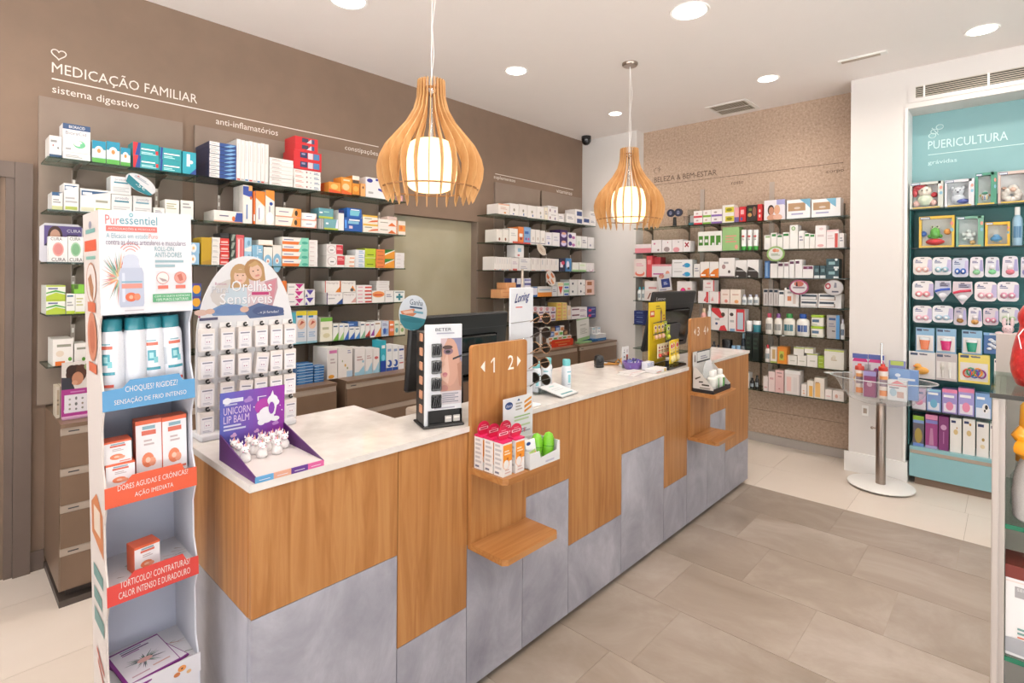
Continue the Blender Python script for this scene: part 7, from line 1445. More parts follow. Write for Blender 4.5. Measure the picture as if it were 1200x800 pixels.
# ================================================================== SPRAY BOTTLES AND LEAFLET ON THE WORKTOP
def water_bottle(label, loc, rz):
    o = MB().setc('e8eef4').lathe([(.022, 0), (.024, .004), (.024, .098), (.021, .108), (.018, .112)], 22).build('spray_bottle', 'plastic', smooth=True)
    MB().setc('7ad0d4').lathe([(.0185, .110), (.0195, .114), (.0195, .138), (.017, .142), (.001, .1425)], 20).build('cap', 'plastic', o, smooth=True)
    mb = MB().setc('9cd4d8'); R = .0243
    for a0, a1, z0, z1, c in ((-.5, .5, .08, .086, '8ac4d0'), (-.3, .3, .03, .07, '8ed0d8'), (-.4, .4, .02, .024, 'a8b8c8')):
        mb.setc(c); vs = [(R * math.sin(a0 + (a1 - a0) * i / 4), -R * math.cos(a0 + (a1 - a0) * i / 4), z) for z in (z0, z1) for i in range(5)]; mb.add(vs, [(i, i + 1, 6 + i, 5 + i) for i in range(4)])
    mb.build('label', 'carton', o); place(o, loc, rz); tag(o, label, 'bottle', 'white spray bottles beside the sunglasses'); return o
water_bottle('white spray bottle with teal cap, partly behind the lowest sunglasses', (-1.635, 1.925, 1.0085), 1.0)
water_bottle('white spray bottle with teal cap, second from the sunglasses', (-1.655, 2.025, 1.0085), .6)
water_bottle('white spray bottle with teal cap, hidden behind second bottle', (-1.70, 2.09, 1.0005), 1.2)
water_bottle('white spray bottle with teal cap, standing apart at right', (-1.602, 2.118, 1.0005), 1.3)
o = MB().box(-1.70, 1.88, 1.0005, -1.60, 2.06, 1.008, .002).build('acrylic_tray', 'acrylic'); tag(o, 'clear acrylic tray under the spray bottles', 'tray')
o = MB().setc('f2f4f6').prism([(0, .003), (.13, .03), (.13, .034), (0, .007)], 'x', 0, .14).build('leaflet_holder', 'paper', None)
mb = MB(); 
for (a, b, c, d, col) in ((.02, .015, .12, .025, '4aa0a8'), (.03, .06, .11, .064, 'b8c4c8'), (.03, .075, .10, .079, 'b8c4c8'), (.05, .1, .09, .108, '9ad0d0')):
    mb.setc(col); f_ = lambda y: .0075 + y * .208; mb.add([(a, b, f_(b)), (c, b, f_(b)), (c, d, f_(d)), (a, d, f_(d))], [(0, 1, 2, 3)])
mb.build('leaflet_print', 'carton', o); MB().box(0, 0, 0, .14, .002, .008).box(0, .128, 0, .14, .13, .028).build('wedge_support', 'acrylic', o)
place(o, (-1.478, 1.925, 1.0005), FACE_X + .1); tag(o, 'white leaflet with teal line on sloped clear holder', 'leaflet')
# scanner
o = MB().box(-.026, -.02, 0, .026, .02, .012, .004).prism([(-.024, .012), (.024, .012), (.027, .045), (.02, .068), (0, .076), (-.02, .068), (-.027, .045)], 'y', -.016, .016).build('barcode_scanner', 'black')
MB().lathe([(.001, 0), (.013, 0), (.015, .004)], 18, cap=False).build('scan_window', 'black_gloss', o).matrix_local = Matrix.Translation((0, -.0165, .045)) @ Matrix.Rotation(PI / 2, 4, 'X')
MB().tube([(0, .018, .02), (.05, .05, .025), (.12, .03, .02), (.2, .06, .006), (.26, .0, .004)], .003, 8).build('cable', 'black', o, smooth=True)
place(o, (-1.83, 2.745, 1.0005), FACE_X - .5); tag(o, 'small black barcode scanner standing on bare white worktop', 'scanner')
# gold bow
t = empty('gift_bow', (-1.76, 2.90, 1.0005), .4); tag(t, 'gold ribbon bow lying near the purple basket', 'bow')
mb = MB()
for i in range(7):
    a = i * .9; mb.tube([(0, 0, .01), (.03 * math.cos(a), .03 * math.sin(a), .035 + .005 * (i % 3)), (.05 * math.cos(a + .25), .05 * math.sin(a + .25), .018), (.02 * math.cos(a + .4), .02 * math.sin(a + .4), .008), (0, 0, .01)], .005, 6)
mb.build('loops', 'gold', t, smooth=True)
MB().tube([(0, 0, .01), (-.06, .0, .006), (-.13, -.04, .006)], .006, 6).tube([(0, 0, .01), (-.05, .03, .006), (-.10, .05, .006)], .005, 6).build('tails', 'gold', t, smooth=True)

# ================================================================== FAR END OF THE COUNTER: YELLOW DISPLAY AND NEIGHBOURS
yd = empty('blister_display', (-1.60, 2.935, 1.0005), FACE_X + .05); tag(yd, 'bright yellow counter display hung with packs, before the far monitor', 'display stand')
b = MB().setc('f2d21e').box(0, 0, .02, .235, .006, .395, .002); b.deco('r .06 .76 .32 .86 d8342a;l .1 .79 .28 .84 1 fbe8d0;l .4 .88 .7 .94 2 a08a1a;p .66 .64 .76 .64 .78 .82 .72 .90 .66 .82 6a4a3a;p .68 .68 .74 .68 .75 .78 .72 .84 .69 .78 c8a890;l .84 .7 .94 .78 2 b04a2a;r 0 .0 1 .03 e0b818', 0, .02, .235, .375, 0)
b.build('back_card', 'paper', yd)
MB().box(-.004, -.13, 0, .26, .01, .014, .004).build('base_tray', 'black_gloss', yd); MB().box(.004, -.12, .014, .25, 0, .022).build('tray_insert', 'acrylic', yd)
for z in (.20, .27): MB().tube([(.02, -.02, z), (.25, -.02, z + .01)], .003, 6).build('hook_bar', 'black', yd)
def blister(c1, c2, c3, w, h, label, x, y, z, grp):
    o = MB().setc(c1).box(0, 0, 0, w, .006, h, .001).deco(f'e .5 .75 .4 .14 f0e8e0;e .5 .75 .28 .09 {c2};r .1 .5 .9 .58 {c3};l .2 .4 .8 .46 1 886', 0, 0, w, h, 0).build('blister_pack', 'carton')
    MB().setc(c3).ball((w * .5, -.004, h * .2), (w * .32, .012, h * .15), 10, 6).build('blister_bubble', 'plastic', o, smooth=True)
    o.matrix_world = Matrix.Translation((-1.60, 2.935, 1.0005)) @ Matrix.Rotation(FACE_X + .05, 4, 'Z') @ Matrix.Translation((x, y, z))
    tag(o, label, 'blister pack', grp); return o
G1 = 'packs on the yellow counter display'
for i in range(3): blister('e8c81c', '6a3a3a', 'e8b8a0', .044, .10, f'yellow pack with pink bead, {ORD[i]} from left in upper row of yellow display', .035 + .05 * i, -.016, .165, G1)
for i in range(2): blister('a8c02a', '3a4a2a', 'c8d048', .045, .095, f'lime green pack, {["nearer", "farther"][i]} one beside upper row of yellow display', .19, -.03 + .02 * i, .155 + .02 * i, G1)
for i in range(5): blister('e4d8b8', '8a3a2a', ['c83a2a', '8a5a3a', 'd89a7a'][i % 3], .036, .085, f'cream pack, {ORD[i]} from left in lower row of yellow display', .02 + .039 * i, -.05, .06, G1)
for i in range(3): blister('f2d21e', 'd8342a', 'f0e0a0', .05, .14, f'large yellow pack with red word, {ORD[i]} from left at foot of yellow display', .085 + .055 * i, -.085 - .012 * (i == 0), .024, G1)
# purple basket with sachets
bs = empty('sachet_basket', (-1.665, 2.86, 1.0005), FACE_X); tag(bs, 'purple oval basket full of sachets left of the yellow display', 'basket')
mb = MB().setc('8a6ac0'); n = 24
mb.lathe([(.001, 0), (.045, 0), (.056, .04), (.058, .042), (.053, .042), (.043, .004), (.001, .004)], n, sx=1.3).build('basket_shell', 'plastic', bs, smooth=True)
rr = random.Random(8)
for i in range(9):
    c = rr.choice(['6a5ac0', '8a90d8', 'c8cce8', '4a4a8a', 'a88ad0'])
    o = MB().setc(c).box(-.014, -.003, 0, .014, .003, .042, .002).deco('r .2 .5 .8 .8 e8e8f4;l .2 .2 .8 .35 1 dde', -.014, 0, .028, .042, -.003).build('sachet', 'plastic')
    o.matrix_world = Matrix.Translation((-1.665, 2.86, 1.0005)) @ Matrix.Rotation(FACE_X, 4, 'Z') @ Matrix.Translation((-.048 + .012 * i, -.018 + .018 * (i % 3), .012)) @ Matrix.Rotation(rr.uniform(-.4, .4), 4, 'Y') @ Matrix.Rotation(rr.uniform(-.3, .3), 4, 'X')
    tag(o, f'small purple sachet, {ORD[i]} from left in the purple basket', 'sachet', 'sachets in the purple basket')
o = MB().setc('f2f2f2').box(0, 0, 0, .075, .003, .125).deco('e .3 .72 .1 .03 334;e .32 .5 .1 .04 334;e .28 .32 .12 .03 334;p .25 .8 .35 .8 .32 .9 334;r .6 .25 .85 .6 c84a3a;r .65 .3 .8 .5 5a3a3a;l .15 .08 .8 .14 1 889;r .6 .7 .85 .85 d8d0d8', 0, 0, .075, .125, 0).build('info_card', 'paper')
MB().setc('f2f2f2').prism([(.003, 0), (.05, 0), (.003, .08)], 'x', .035, .038).build('strut', 'paper', o)
place(o, (-1.72, 2.83, 1.0005), FACE_X); tag(o, 'white card with row of dark eyes, upright behind purple basket', 'sign')
for i, (x, y, rz, z) in enumerate(((-1.52, 2.62, .15, 0), (-1.545, 2.66, -.1, .0022))):
    o = MB().setc('f0eeec').box(0, 0, 0, .15, .105, .0018)
    o.setc('d8604a'); o.add([(.02, .03, .0021), (.12, .03, .0021), (.12, .034, .0021), (.02, .034, .0021)], [(0, 1, 2, 3)]); o.setc('b8b4b0'); o.add([(.02, .07, .0021), (.1, .07, .0021), (.1, .074, .0021), (.02, .074, .0021)], [(0, 1, 2, 3)])
    o = o.build('paper_sheet', 'paper'); place(o, (x, y, 1.0005 + z), FACE_X + rz); tag(o, ('lower', 'upper')[i] + ' white paper sheet with red line, before the purple basket', 'paper', 'papers on the worktop')
o = MB().setc('f0eeee').box(0, 0, 0, .13, .07, .022, .001).deco('r .75 .1 .95 .9 c8a860;r .05 .2 .5 .4 d8705a;r .0 0 1 .06 9ac08a', 0, 0, .13, .022, 0).build('leaflet_box', 'carton'); place(o, (-1.475, 2.79, 1.0005), FACE_X); tag(o, 'low white leaflet box at the worktop edge left of yellow display', 'box')
for i in range(2):
    o = MB().setc('e4e6f0').box(0, 0, 0, .038, .038, .045, .001).deco('r .1 .6 .9 .9 9aa8d8;r .2 .15 .8 .45 c8d0e8;l .2 .7 .8 .8 1 fff', 0, 0, .038, .045, 0).build('sample_box', 'carton'); place(o, (-1.565 - .0 * i, 2.855 + .042 * i, 1.0005), FACE_X); tag(o, f'pale lilac sample cube, {("left", "right")[i]} one at foot of yellow display', 'box', 'sample cubes by the purple basket')
# pump bottle and hook stand behind the 3-4 board
# ---- display of green-labelled bottles on the upper shelf of board 3-4
od = empty('bottle_display', (-1.298, 3.165, .8505), FACE_X); tag(od, 'white and black slant-sided carton display on shelf under numbers 3 and 4', 'display tray')
w, d = .262, .13
MB().setc('26262a').box(0, 0, 0, w, d, .006).box(0, -.002, 0, w, 0, .03).build('black_base', 'paper', od)
for x in (0, w - .003):
    s = MB().setc('ece8e2').prism([(0, 0), (d, 0), (d, .15), (d - .02, .15), (0, .035)], 'x', x, x + .003).setc('26262a').prism([(-.001, 0), (d + .001, 0), (d + .001, .022), (-.001, .022)], 'x', x - .0006, x + .0036).build('slant_side', 'paper', od)
sp = MB(); sp.deco('p .3 .4 .52 .42 .5 .47 .32 .46 3a342c;r .45 .3 .8 .36 4a4438;p .15 .5 .4 .62 .38 .66 .12 .56 5a5040;r .35 .18 .85 .22 8a8478', 0, 0, d, .15, 0)
so = sp.build('side_print', 'paper', od); so.rotation_euler = (0, 0, -PI / 2); so.location = (-.0008, d, 0)
MB().setc('ece8e2').box(0, d - .003, 0, w, d, .24).deco('r .04 .72 .16 .98 e8e4e0;p .06 .74 .12 .74 .12 .9 .08 .94 5a4a3a;r .2 .7 .95 1 2a2a2c;r .22 .74 .93 .97 f0eeea;l .4 .78 .8 .86 2 99a', 0, 0, w, .24, d - .003).build('back_card', 'paper', od)
for i in range(3):
    o = MB().setc('f2f2ea').lathe([(.026, 0), (.029, .004), (.029, .075), (.02, .085)], 18).build('lotion_bottle', 'plastic', smooth=True)
    MB().setc('f4f4f0').lathe([(.014, .084), (.016, .088), (.016, .115), (.012, .12)], 16).build('cap', 'plastic', o, smooth=True)
    mb = MB().setc('5aa04a'); vs = [(.0293 * math.sin(-.3 + .6 * k / 4), -.0293 * math.cos(-.3 + .6 * k / 4), z) for z in (.01, .07) for k in range(5)]; mb.add(vs, [(k, k + 1, 6 + k, 5 + k) for k in range(4)]); mb.build('label', 'carton', o)
    o.matrix_world = Matrix.Translation((-1.298, 3.165, .8505)) @ Matrix.Rotation(FACE_X, 4, 'Z') @ Matrix.Translation((.07 + .064 * i, .04 + .012 * (i % 2), .0065)) @ Matrix.Rotation(.5 - .4 * i, 4, 'Z')
    tag(o, f'white lotion bottle with green label, {ORD[i]} from left in slant-sided display', 'bottle', 'bottles in the slant-sided display')
o = MB().setc('e6ecec').prism([(0, 0), (.12, 0), (.14, .05), (.10, .11), (.02, .10), (-.01, .05)], 'y', 0, .002).build('clear_wrap', 'film'); o.matrix_world = Matrix.Translation((-1.298, 3.165, .8505)) @ Matrix.Rotation(FACE_X, 4, 'Z') @ Matrix.Translation((.06, .085, .075)); tag(o, 'crumpled clear film tucked behind the lotion bottles', 'film')
o = MB().setc('f0b8b0').box(0, 0, 0, .05, .04, .075).deco('r .3 .2 .7 .9 e86a6a;r .1 .6 .9 .8 f8e8e4', 0, 0, .05, .075, 0).build('soap_box', 'carton'); place(o, (-1.52, 3.50, 1.0005), FACE_X); tag(o, 'small pink carton on worktop right of board numbered 3 and 4', 'box')

# ================================================================== UPPER SHELF OF BOARD 1-2
def heart_carton(label, x, y):
    w, d, h = .046, .044, .122
    o = MB().setc('f0ece8').box(0, 0, 0, w, d, h).setc('e82a6a').box(-.0004, -.0004, h * .95, w + .0004, d + .0004, h + .0004).deco('r 0 .42 1 .9 f4982a;e .35 .36 .36 .16 f4982a;e .35 .34 .3 .13 f0ece8;l .15 .62 .8 .74 2 fbe0c0;e .5 .5 .12 .04 c86a1a;l .2 .08 .8 .2 2 d8b8b0', 0, 0, w, h, -.0002).build('vitamin_box', 'carton')
    s = MB().deco('l .15 .2 .85 .9 6 c8c4c4;r .15 .06 .6 .12 778', 0, 0, d, h, 0).build('side_print', 'carton', o); s.rotation_euler = (0, 0, -PI / 2); s.location = (-.0006, d, 0)
    n = 22; tp = MB().setc('d8204e'); tp.prism([(w * .5 + .030 * math.cos(2 * PI * i / n), h + .022 + .026 * math.sin(2 * PI * i / n)) for i in range(n)], 'y', d * .45, d * .45 + .002)
    tp.deco('r .12 .42 .88 .6 f4d0d8;l .2 .46 .8 .56 1 b81a44;r .3 .7 .7 .74 f0a0b4', w * .5 - .03, h - .004, .06, .052, d * .45); tp.build('card_topper', 'carton', o)
    place(o, (x, y, .8505), FACE_X); tag(o, label, 'box', 'orange cartons with round pink toppers'); return o
for l, x, y in (('orange and white carton with pink topper, front of left column', -1.287, 1.342), ('orange and white carton with pink topper, second in left column', -1.337, 1.343), ('orange and white carton with pink topper, third in left column', -1.387, 1.341),
                ('orange and white carton with pink topper, front of right column', -1.282, 1.402), ('orange and white carton with pink topper, behind the front right one', -1.336, 1.404)): heart_carton(l, x, y)
ct = empty('counter_tray', (-1.268, 1.462, .8505), FACE_X); tag(ct, 'white carton tray with upright card on shelf under numbers 1 and 2', 'display tray')
w, d, h = .172, .125, .072
MB().setc('f0f0f0').box(0, 0, 0, w, d, .003).box(0, d - .003, 0, w, d, h).build('tray_floor', 'paper', ct)
MB().setc('f2f2f2').prism([(0, 0), (w, 0), (w, h), (w - .012, h), (w - .02, h * .55), (w * .34, h * .42), (w * .3, h * .8), (0, h * .8)], 'y', -.003, 0).deco('l .5 .1 .8 .2 1 ccd', 0, 0, w, h, -.003).build('front_wall', 'paper', ct)
MB().setc('ececec').prism([(0, 0), (d, 0), (d, h), (0, h * .8)], 'x', 0, .003).build('side_wall', 'paper', ct); MB().setc('ececec').prism([(0, 0), (d, 0), (d, h), (0, h)], 'x', w - .003, w).build('side_wall', 'paper', ct)
sp = MB(); sp.deco('p .25 .35 .8 .3 .8 .4 .25 .47 e8983a;p .25 .5 .8 .45 .8 .52 .25 .58 e8983a;p .25 .2 .8 .15 .8 .25 .25 .3 e8983a', 0, 0, d, h, 0); so = sp.build('side_print', 'paper', ct); so.rotation_euler = (0, 0, -PI / 2); so.location = (-.0005, d, 0)
cw, ch = .168, .235
MB().setc('f2f3f5').box(-.01, d - .001, 0, cw - .01, d + .002, ch).deco('e .18 .88 .13 .06 2a4a8a;t chicco .08 .855 .28 .905 f0f2f6;p .7 .86 .95 .92 .95 .96 .7 .90 f0a03a;p .7 .78 .95 .84 .95 .89 .7 .83 f0a03a;p .7 .71 .95 .77 .95 .81 .7 .75 f0a03a;l .4 .78 .62 .9 3 b8b4a8;p .45 .93 .55 .93 .5 .97 3a5a8a;e .07 .52 .13 .12 3a5a9a;e .05 .52 .09 .08 f2f3f5;r .35 .66 .9 .68 a8d08a;r .35 .6 .85 .63 c8dcb0;r .3 .5 .9 .53 c8dcb0;l .3 .40 .9 .46 2 a8a8b8;e .55 .42 .03 .04 4a4a8a;e .7 .43 .03 .04 d88a9a', -.01, 0, cw, ch, d - .001).build('upright_card', 'paper', ct)
CTM = Matrix.Translation((-1.268, 1.462, .8505)) @ Matrix.Rotation(FACE_X, 4, 'Z')
for i in range(4):
    o = MB().setc('dfe2e6').box(0, 0, 0, .05, .009, .085, .002).deco('e .28 .86 .2 .06 2a4a8a;l .4 .5 .9 .75 3 9a9aa8;r .1 .1 .9 .4 b8c8d0', 0, 0, .05, .085, 0).build('card_pack', 'carton')
    o.matrix_world = CTM @ Matrix.Translation((.012 + .018 * (i // 2), .05 + .02 * i, .0035 + .0 * i)) @ Matrix.Rotation(-.15, 4, 'X'); tag(o, f'grey and white card pack, {ORD[i]} from the front in white carton tray', 'pack', 'packs in the white carton tray')
o = MB().setc('eef0f0').box(0, 0, 0, .055, .010, .09, .002).deco('e .28 .86 .22 .07 2a4a8a;p .15 .3 .9 .4 .9 .6 .15 .5 b8d87a;e .5 .2 .3 .14 5a8ac0;r .8 .2 .9 .5 f0a03a', 0, 0, .055, .09, 0).build('card_pack', 'carton'); o.matrix_world = CTM @ Matrix.Translation((.018, .022, .0035)) @ Matrix.Rotation(-.18, 4, 'X'); tag(o, 'white pack with blue logo and green stripe, front of carton tray', 'pack', 'packs in the white carton tray')
for i in range(2):
    o = MB().setc('7ac62a').lathe([(.018, 0), (.023, .01), (.024, .05), (.022, .075), (.014, .092), (.001, .098)], 20).build('green_case', 'plastic', smooth=True); MB().setc('5aa41c').lathe([(.0242, .046), (.0246, .048), (.0242, .050)], 20, cap=False).build('seam', 'plastic', o)
    o.matrix_world = CTM @ Matrix.Translation((.095 + .046 * i, .055 - .02 * i, .0035)) @ Matrix.Rotation(.12, 4, 'Y'); tag(o, f'bright lime green rounded case, {("left", "right")[i]} one in the white carton tray', 'case', 'green cases in the carton tray')

# ================================================================== SMALL THINGS ON WALL SHELVES AND CABINETS
rng = random.Random(5)
# blister stand on third shelf by the doorway
o = MB().setc('e8e6ee').prism([(.008, 0), (.162, 0), (.17, .01), (.17, .175), (.15, .195), (.02, .195), (0, .175), (0, .01)], 'y', 0, .006).deco('r .1 .42 .97 .94 6a5a98;e .35 .68 .17 .26 4a2e2a;e .35 .66 .12 .19 d8a890;p .1 .42 .58 .42 .5 .55 .2 .55 2e2a3a;t CURA .62 .78 .95 .86 f0eef8;l .62 .6 .95 .72 2 3a3058;e .3 .6 .02 .02 543', 0, 0, .17, .195, 0).build('poster_stand', 'paper')
place(o, (-3.53, .347, 1.6045), FACE_X); tag(o, 'violet portrait poster stand behind round-badge cartons by the doorway', 'sign')
# magenta card stand on first cabinet
t = empty('photo_stand', (-3.31, .408, .8505), FACE_X); tag(t, 'magenta card stand with photo of curly-haired child', 'sign')
MB().setc('b83a94').box(0, 0, 0, .11, .004, .27).deco('r 0 .52 1 1 e8e0d8;e .5 .78 .36 .17 4a2a1c;e .35 .85 .2 .1 3c2218;e .68 .84 .2 .11 55301e;e .55 .7 .2 .12 c88a6a;p 0 .52 .45 .52 .3 .72 .0 .74 3a3a44;e .45 .63 .1 .04 d8a080;e .87 .9 .1 .06 9aa878;r .1 .1 .9 .42 f0ecf0;e .14 .14 .06 .04 f0ecf0;l .3 .455 .8 .48 1 d88ac0;e .28 .34 .04 .02 a8a8a0;e .5 .35 .04 .03 888;e .72 .34 .04 .02 9a9a98;e .28 .25 .04 .02 998;e .5 .25 .05 .03 777;e .72 .25 .04 .02 a98;e .28 .17 .04 .02 998;e .5 .16 .04 .02 888;e .72 .17 .04 .02 998', 0, 0, .11, .27, 0).build('front_card', 'paper', t)
MB().setc('d8a8c8').box(0, -.03, 0, .11, 0, .012, .002).build('foot', 'paper', t)
for i in range(5):
    o = MB().setc(('d8ccb8', 'cfc0aa', 'd4c8b4')[i % 3]).box(0, 0, 0, .014, .10, .15).deco('r .2 .1 .8 .9 b8a488;l .2 .4 .8 .6 2 8a7a62', 0, 0, .014, .15, 0).build('slim_pack', 'carton'); place(o, (-3.36, .395 + .0165 * i, .8505), FACE_X); tag(o, f'slim beige pack, {ORD[i]} from doorway, standing behind the magenta stand', 'pack', 'beige packs behind magenta stand')
# oval and leaflet shelf talkers
talker('shelf_talker', 'white and teal oval shelf sign leaning over doorway shelves', (-3.42, .745, 2.03), FACE_X, .15, .085, 'p .03 .62 .98 .3 .9 .12 .5 0 .1 .15 2a8a98;t -5€ .38 .25 .72 .48 e8f4f4;l .2 .68 .7 .8 2 9ab;e .3 .82 .04 .05 d88', .55, 'eef0f2', wire=.02)
talker('shelf_talker', 'tan tilted oval shelf sign on second shelf of far corner unit', (-3.42, 4.10, 1.815), FACE_X, .16, .085, 'e .5 .5 .44 .4 e8d8c4;l .3 .4 .7 .6 2 c8a890', .6, 'f0e4d4', wire=.02)
talker('shelf_talker', 'white and orange leaf-shaped shelf sign on far corner unit', (-3.42, 4.25, 1.53), FACE_X, .18, .13, 'p .05 .5 .4 .45 .35 .2 .15 .25 e87a3a;p .5 .55 .9 .5 .85 .3 .6 .35 f0a06a;p .3 .9 .7 .85 .6 .65 .35 .7 e8844a;l .4 .1 .7 .2 1 a86a4a', .7, 'f4ece4', wire=.02)
talker('shelf_talker', 'round white shelf sign with green ring on narrow bank by pillar', (-1.535, 5.085, 1.765), 0, .15, .135, 'e .5 .5 .4 .4 f2f4ee;e .45 .72 .12 .12 e88a6a;e .6 .7 .1 .1 f0b08a;l .25 .38 .75 .5 2 7a9a6a', 0, 'a4cc7a', wire=.02)
talker('shelf_talker', 'round maroon and white shelf sign by the pillar', (-1.345, 5.085, 1.472), 0, .155, .13, 'e .5 .5 .42 .4 eee8ea;e .5 .72 .25 .18 d87a6a;p .35 .55 .45 .55 .42 .85 .36 .8 3a3034;l .2 .42 .8 .52 1 9a8a98', 0, 'b0547a', wire=.02)
talker('shelf_talker', 'round grey shelf sign with red rim beside the pillar', (-1.08, 5.085, 1.472), 0, .14, .13, 'e .5 .5 .46 .46 d8d4d4;e .2 .6 .15 .2 b83a4a;e .2 .6 .08 .1 e8d8d8;p .5 .5 .65 .5 .65 .8 .55 .85 8a8a98;r .4 .2 .75 .3 667', 0, 'c8c4c4', wire=.02)
o = MB().setc('f0eef0').box(0, 0, 0, .15, .003, .17).deco('r .28 .2 .9 .72 2a3f8a;p .35 .3 .85 .35 .7 .6 .5 .62 3f5ab0;l .45 .38 .72 .52 2 d8e0f0;e .35 .9 .2 .14 e89a8a;e .3 .85 .1 .08 f0c0a8;l .1 .05 .6 .12 1 aab', 0, 0, .15, .17, 0).build('shelf_talker', 'paper')
MB().tube([(.07, .003, .08), (.07, .03, .08)], .0015, 6).build('clip_arm', 'acrylic', o)
o.matrix_world = Matrix.Translation((-2.66, 5.075, 1.40)) @ Matrix.Rotation(-.14, 4, 'Y'); tag(o, 'white and navy leaflet sign tilted above the far monitor', 'sign')
# accessory stand on the top shelf of the speckled wall
t = empty('accessory_stand', (-2.55, 5.20, 2.0705)); tag(t, 'dark two-disc accessory stand on top shelf beside far pendant', 'stand')
MB().lathe([(.001, 0), (.05, 0), (.05, .006), (.02, .012), (.016, .10)], 20).build('foot', 'black', t, smooth=True)
for x in (-.042, .042): MB().setc('2a3048').prism([(x + .042 * math.cos(2 * PI * i / 20), .145 + .04 * math.sin(2 * PI * i / 20)) for i in range(20)], 'y', -.01, .01).deco('e .5 .5 .2 .25 8a90a8;r .3 .5 .7 .6 5a6088', x - .042, .105, .084, .08, -.01).build('disc', 'carton', t)
o = MB().setc('b8a090').lathe([(.012, 0), (.012, .06), (.03, .10), (.032, .102)], 16).build('tester_cone', 'plastic', smooth=True); place(o, (-2.43, 5.2, 2.0705)); MB().setc('d8d0c8').lathe([(.022, 0), (.022, .004)], 16).build('foot', 'plastic', o); tag(o, 'small brown funnel-shaped tester on the top shelf by discs', 'tester')
o = MB().box(0, 0, 0, .09, .08, .16, .003).build('clear_box', 'acrylic'); MB().setc('3a8a98').box(.01, .01, .002, .08, .07, .03).setc('e8e4e4').box(.02, .02, .03, .07, .06, .1).build('contents', 'plastic', o); place(o, (-2.39, 5.15, 2.0705)); tag(o, 'clear box with teal contents on top shelf of speckled wall', 'box')
# cabinet under the far corner shelves
t = empty('counter_tray', (-3.29, 4.06, .8505), FACE_X); tag(t, 'open tray of small packs with rounded red-orange banner', 'display tray')
MB().setc('e8e4e2').box(0, 0, 0, .40, .16, .01).box(0, .157, 0, .40, .16, .12).build('tray_body', 'paper', t)
MB().setc('e8421e').prism([(.05, 0), (.385, 0), (.395, .01), (.395, .055), (.38, .07), (.06, .075), (.045, .06), (.045, .01)], 'y', -.004, 0).deco('l .15 .55 .85 .85 1 f8a04a;l .3 .2 .7 .42 1 f4b07a', .045, 0, .35, .075, -.004).build('banner', 'paper', t)
for r_ in range(3):
    for c_ in range(5):
        col = [('f2eeea', 'd8905a'), ('e8ece0', '6ab05a'), ('6a4a3a', 'c89a6a'), ('3a5aa8', 'a8c0e8')][(r_ * 2 + c_) % 4 if r_ else c_ % 2]
        hgt = .09 + .045 * r_
        o = MB().setc(col[0]).box(0, 0, 0, .066, .025, hgt).deco(f'r .1 .72 .9 .92 {col[1]};e .5 .4 .28 .2 {col[1]};l .2 .08 .8 .16 1 889', 0, 0, .066, hgt, 0).build('food_pack', 'carton')
        o.matrix_world = Matrix.Translation((-3.29, 4.06, .8505)) @ Matrix.Rotation(FACE_X, 4, 'Z') @ Matrix.Translation((.012 + .076 * c_, .012 + .045 * r_, .0105))
        tag(o, f'small pack, {ORD[c_]} from left, {("front", "middle", "back")[r_]} row of red-bannered tray', 'pack', 'packs in the red-bannered tray')
t = empty('sign_holder', (-3.30, 4.55, .8505), FACE_X); tag(t, 'leaning white sign with green foot on far corner cabinet', 'sign')
s = MB().setc('f4f6f2').box(0, 0, 0, .22, .004, .235, .001).deco('r 0 0 1 .14 9cc890;r 0 .94 1 1 a8d098;l .25 .68 .75 .72 1 b8bcb8;l .25 .3 .8 .55 4 c4c8c4', 0, 0, .22, .235, 0).build('sign_card', 'paper', t); s.rotation_euler = (0, -.08, 0); s.location = (0, 0, .019)
MB().setc('9cc890').box(0, -.03, 0, .22, .03, .018, .002).build('foot', 'paper', t)
t = empty('counter_tray', (-3.28, 4.79, .8505), FACE_X); tag(t, 'blue and white stepped carton tray at the end of far cabinet', 'display tray')
MB().setc('2a72b0').box(0, 0, 0, .27, .16, .03).box(0, .12, .03, .27, .16, .12).deco('l .4 .3 .9 .6 1 9ac8e8', 0, 0, .27, .03, 0).build('tray_body', 'paper', t)
MB().setc('f0f2f4').box(.07, .0, .03, .26, .115, .075).build('white_step', 'paper', t)
for i in range(2):
    o = MB().setc('f2f4f4').box(0, 0, 0, .06, .05, .07).deco('r .1 .7 .9 .9 9ac8e0;l .2 .2 .8 .5 2 aab', 0, 0, .06, .07, 0).build('soap_box', 'carton'); o.matrix_world = Matrix.Translation((-3.28, 4.79, .8505)) @ Matrix.Rotation(FACE_X, 4, 'Z') @ Matrix.Translation((.06 + .10 * i, .045, .0755)); tag(o, f'small white cube, {("left", "right")[i]} one on the blue stepped tray', 'box', 'white cubes on the blue tray')
# receipt printer behind the first till
t = empty('receipt_printer', (-2.12, 1.66, .7655), FACE_X); tag(t, 'pale receipt printer on desk behind the black and white cosmetic tower', 'printer')
MB().box(0, 0, 0, .15, .18, .10, .008).build('housing', 'handle_strip', t); MB().box(.02, .05, .1, .13, .056, .102).build('paper_slot', 'black', t); MB().box(.12, -.002, .06, .14, 0, .07).build('button', 'dark_grey', t)

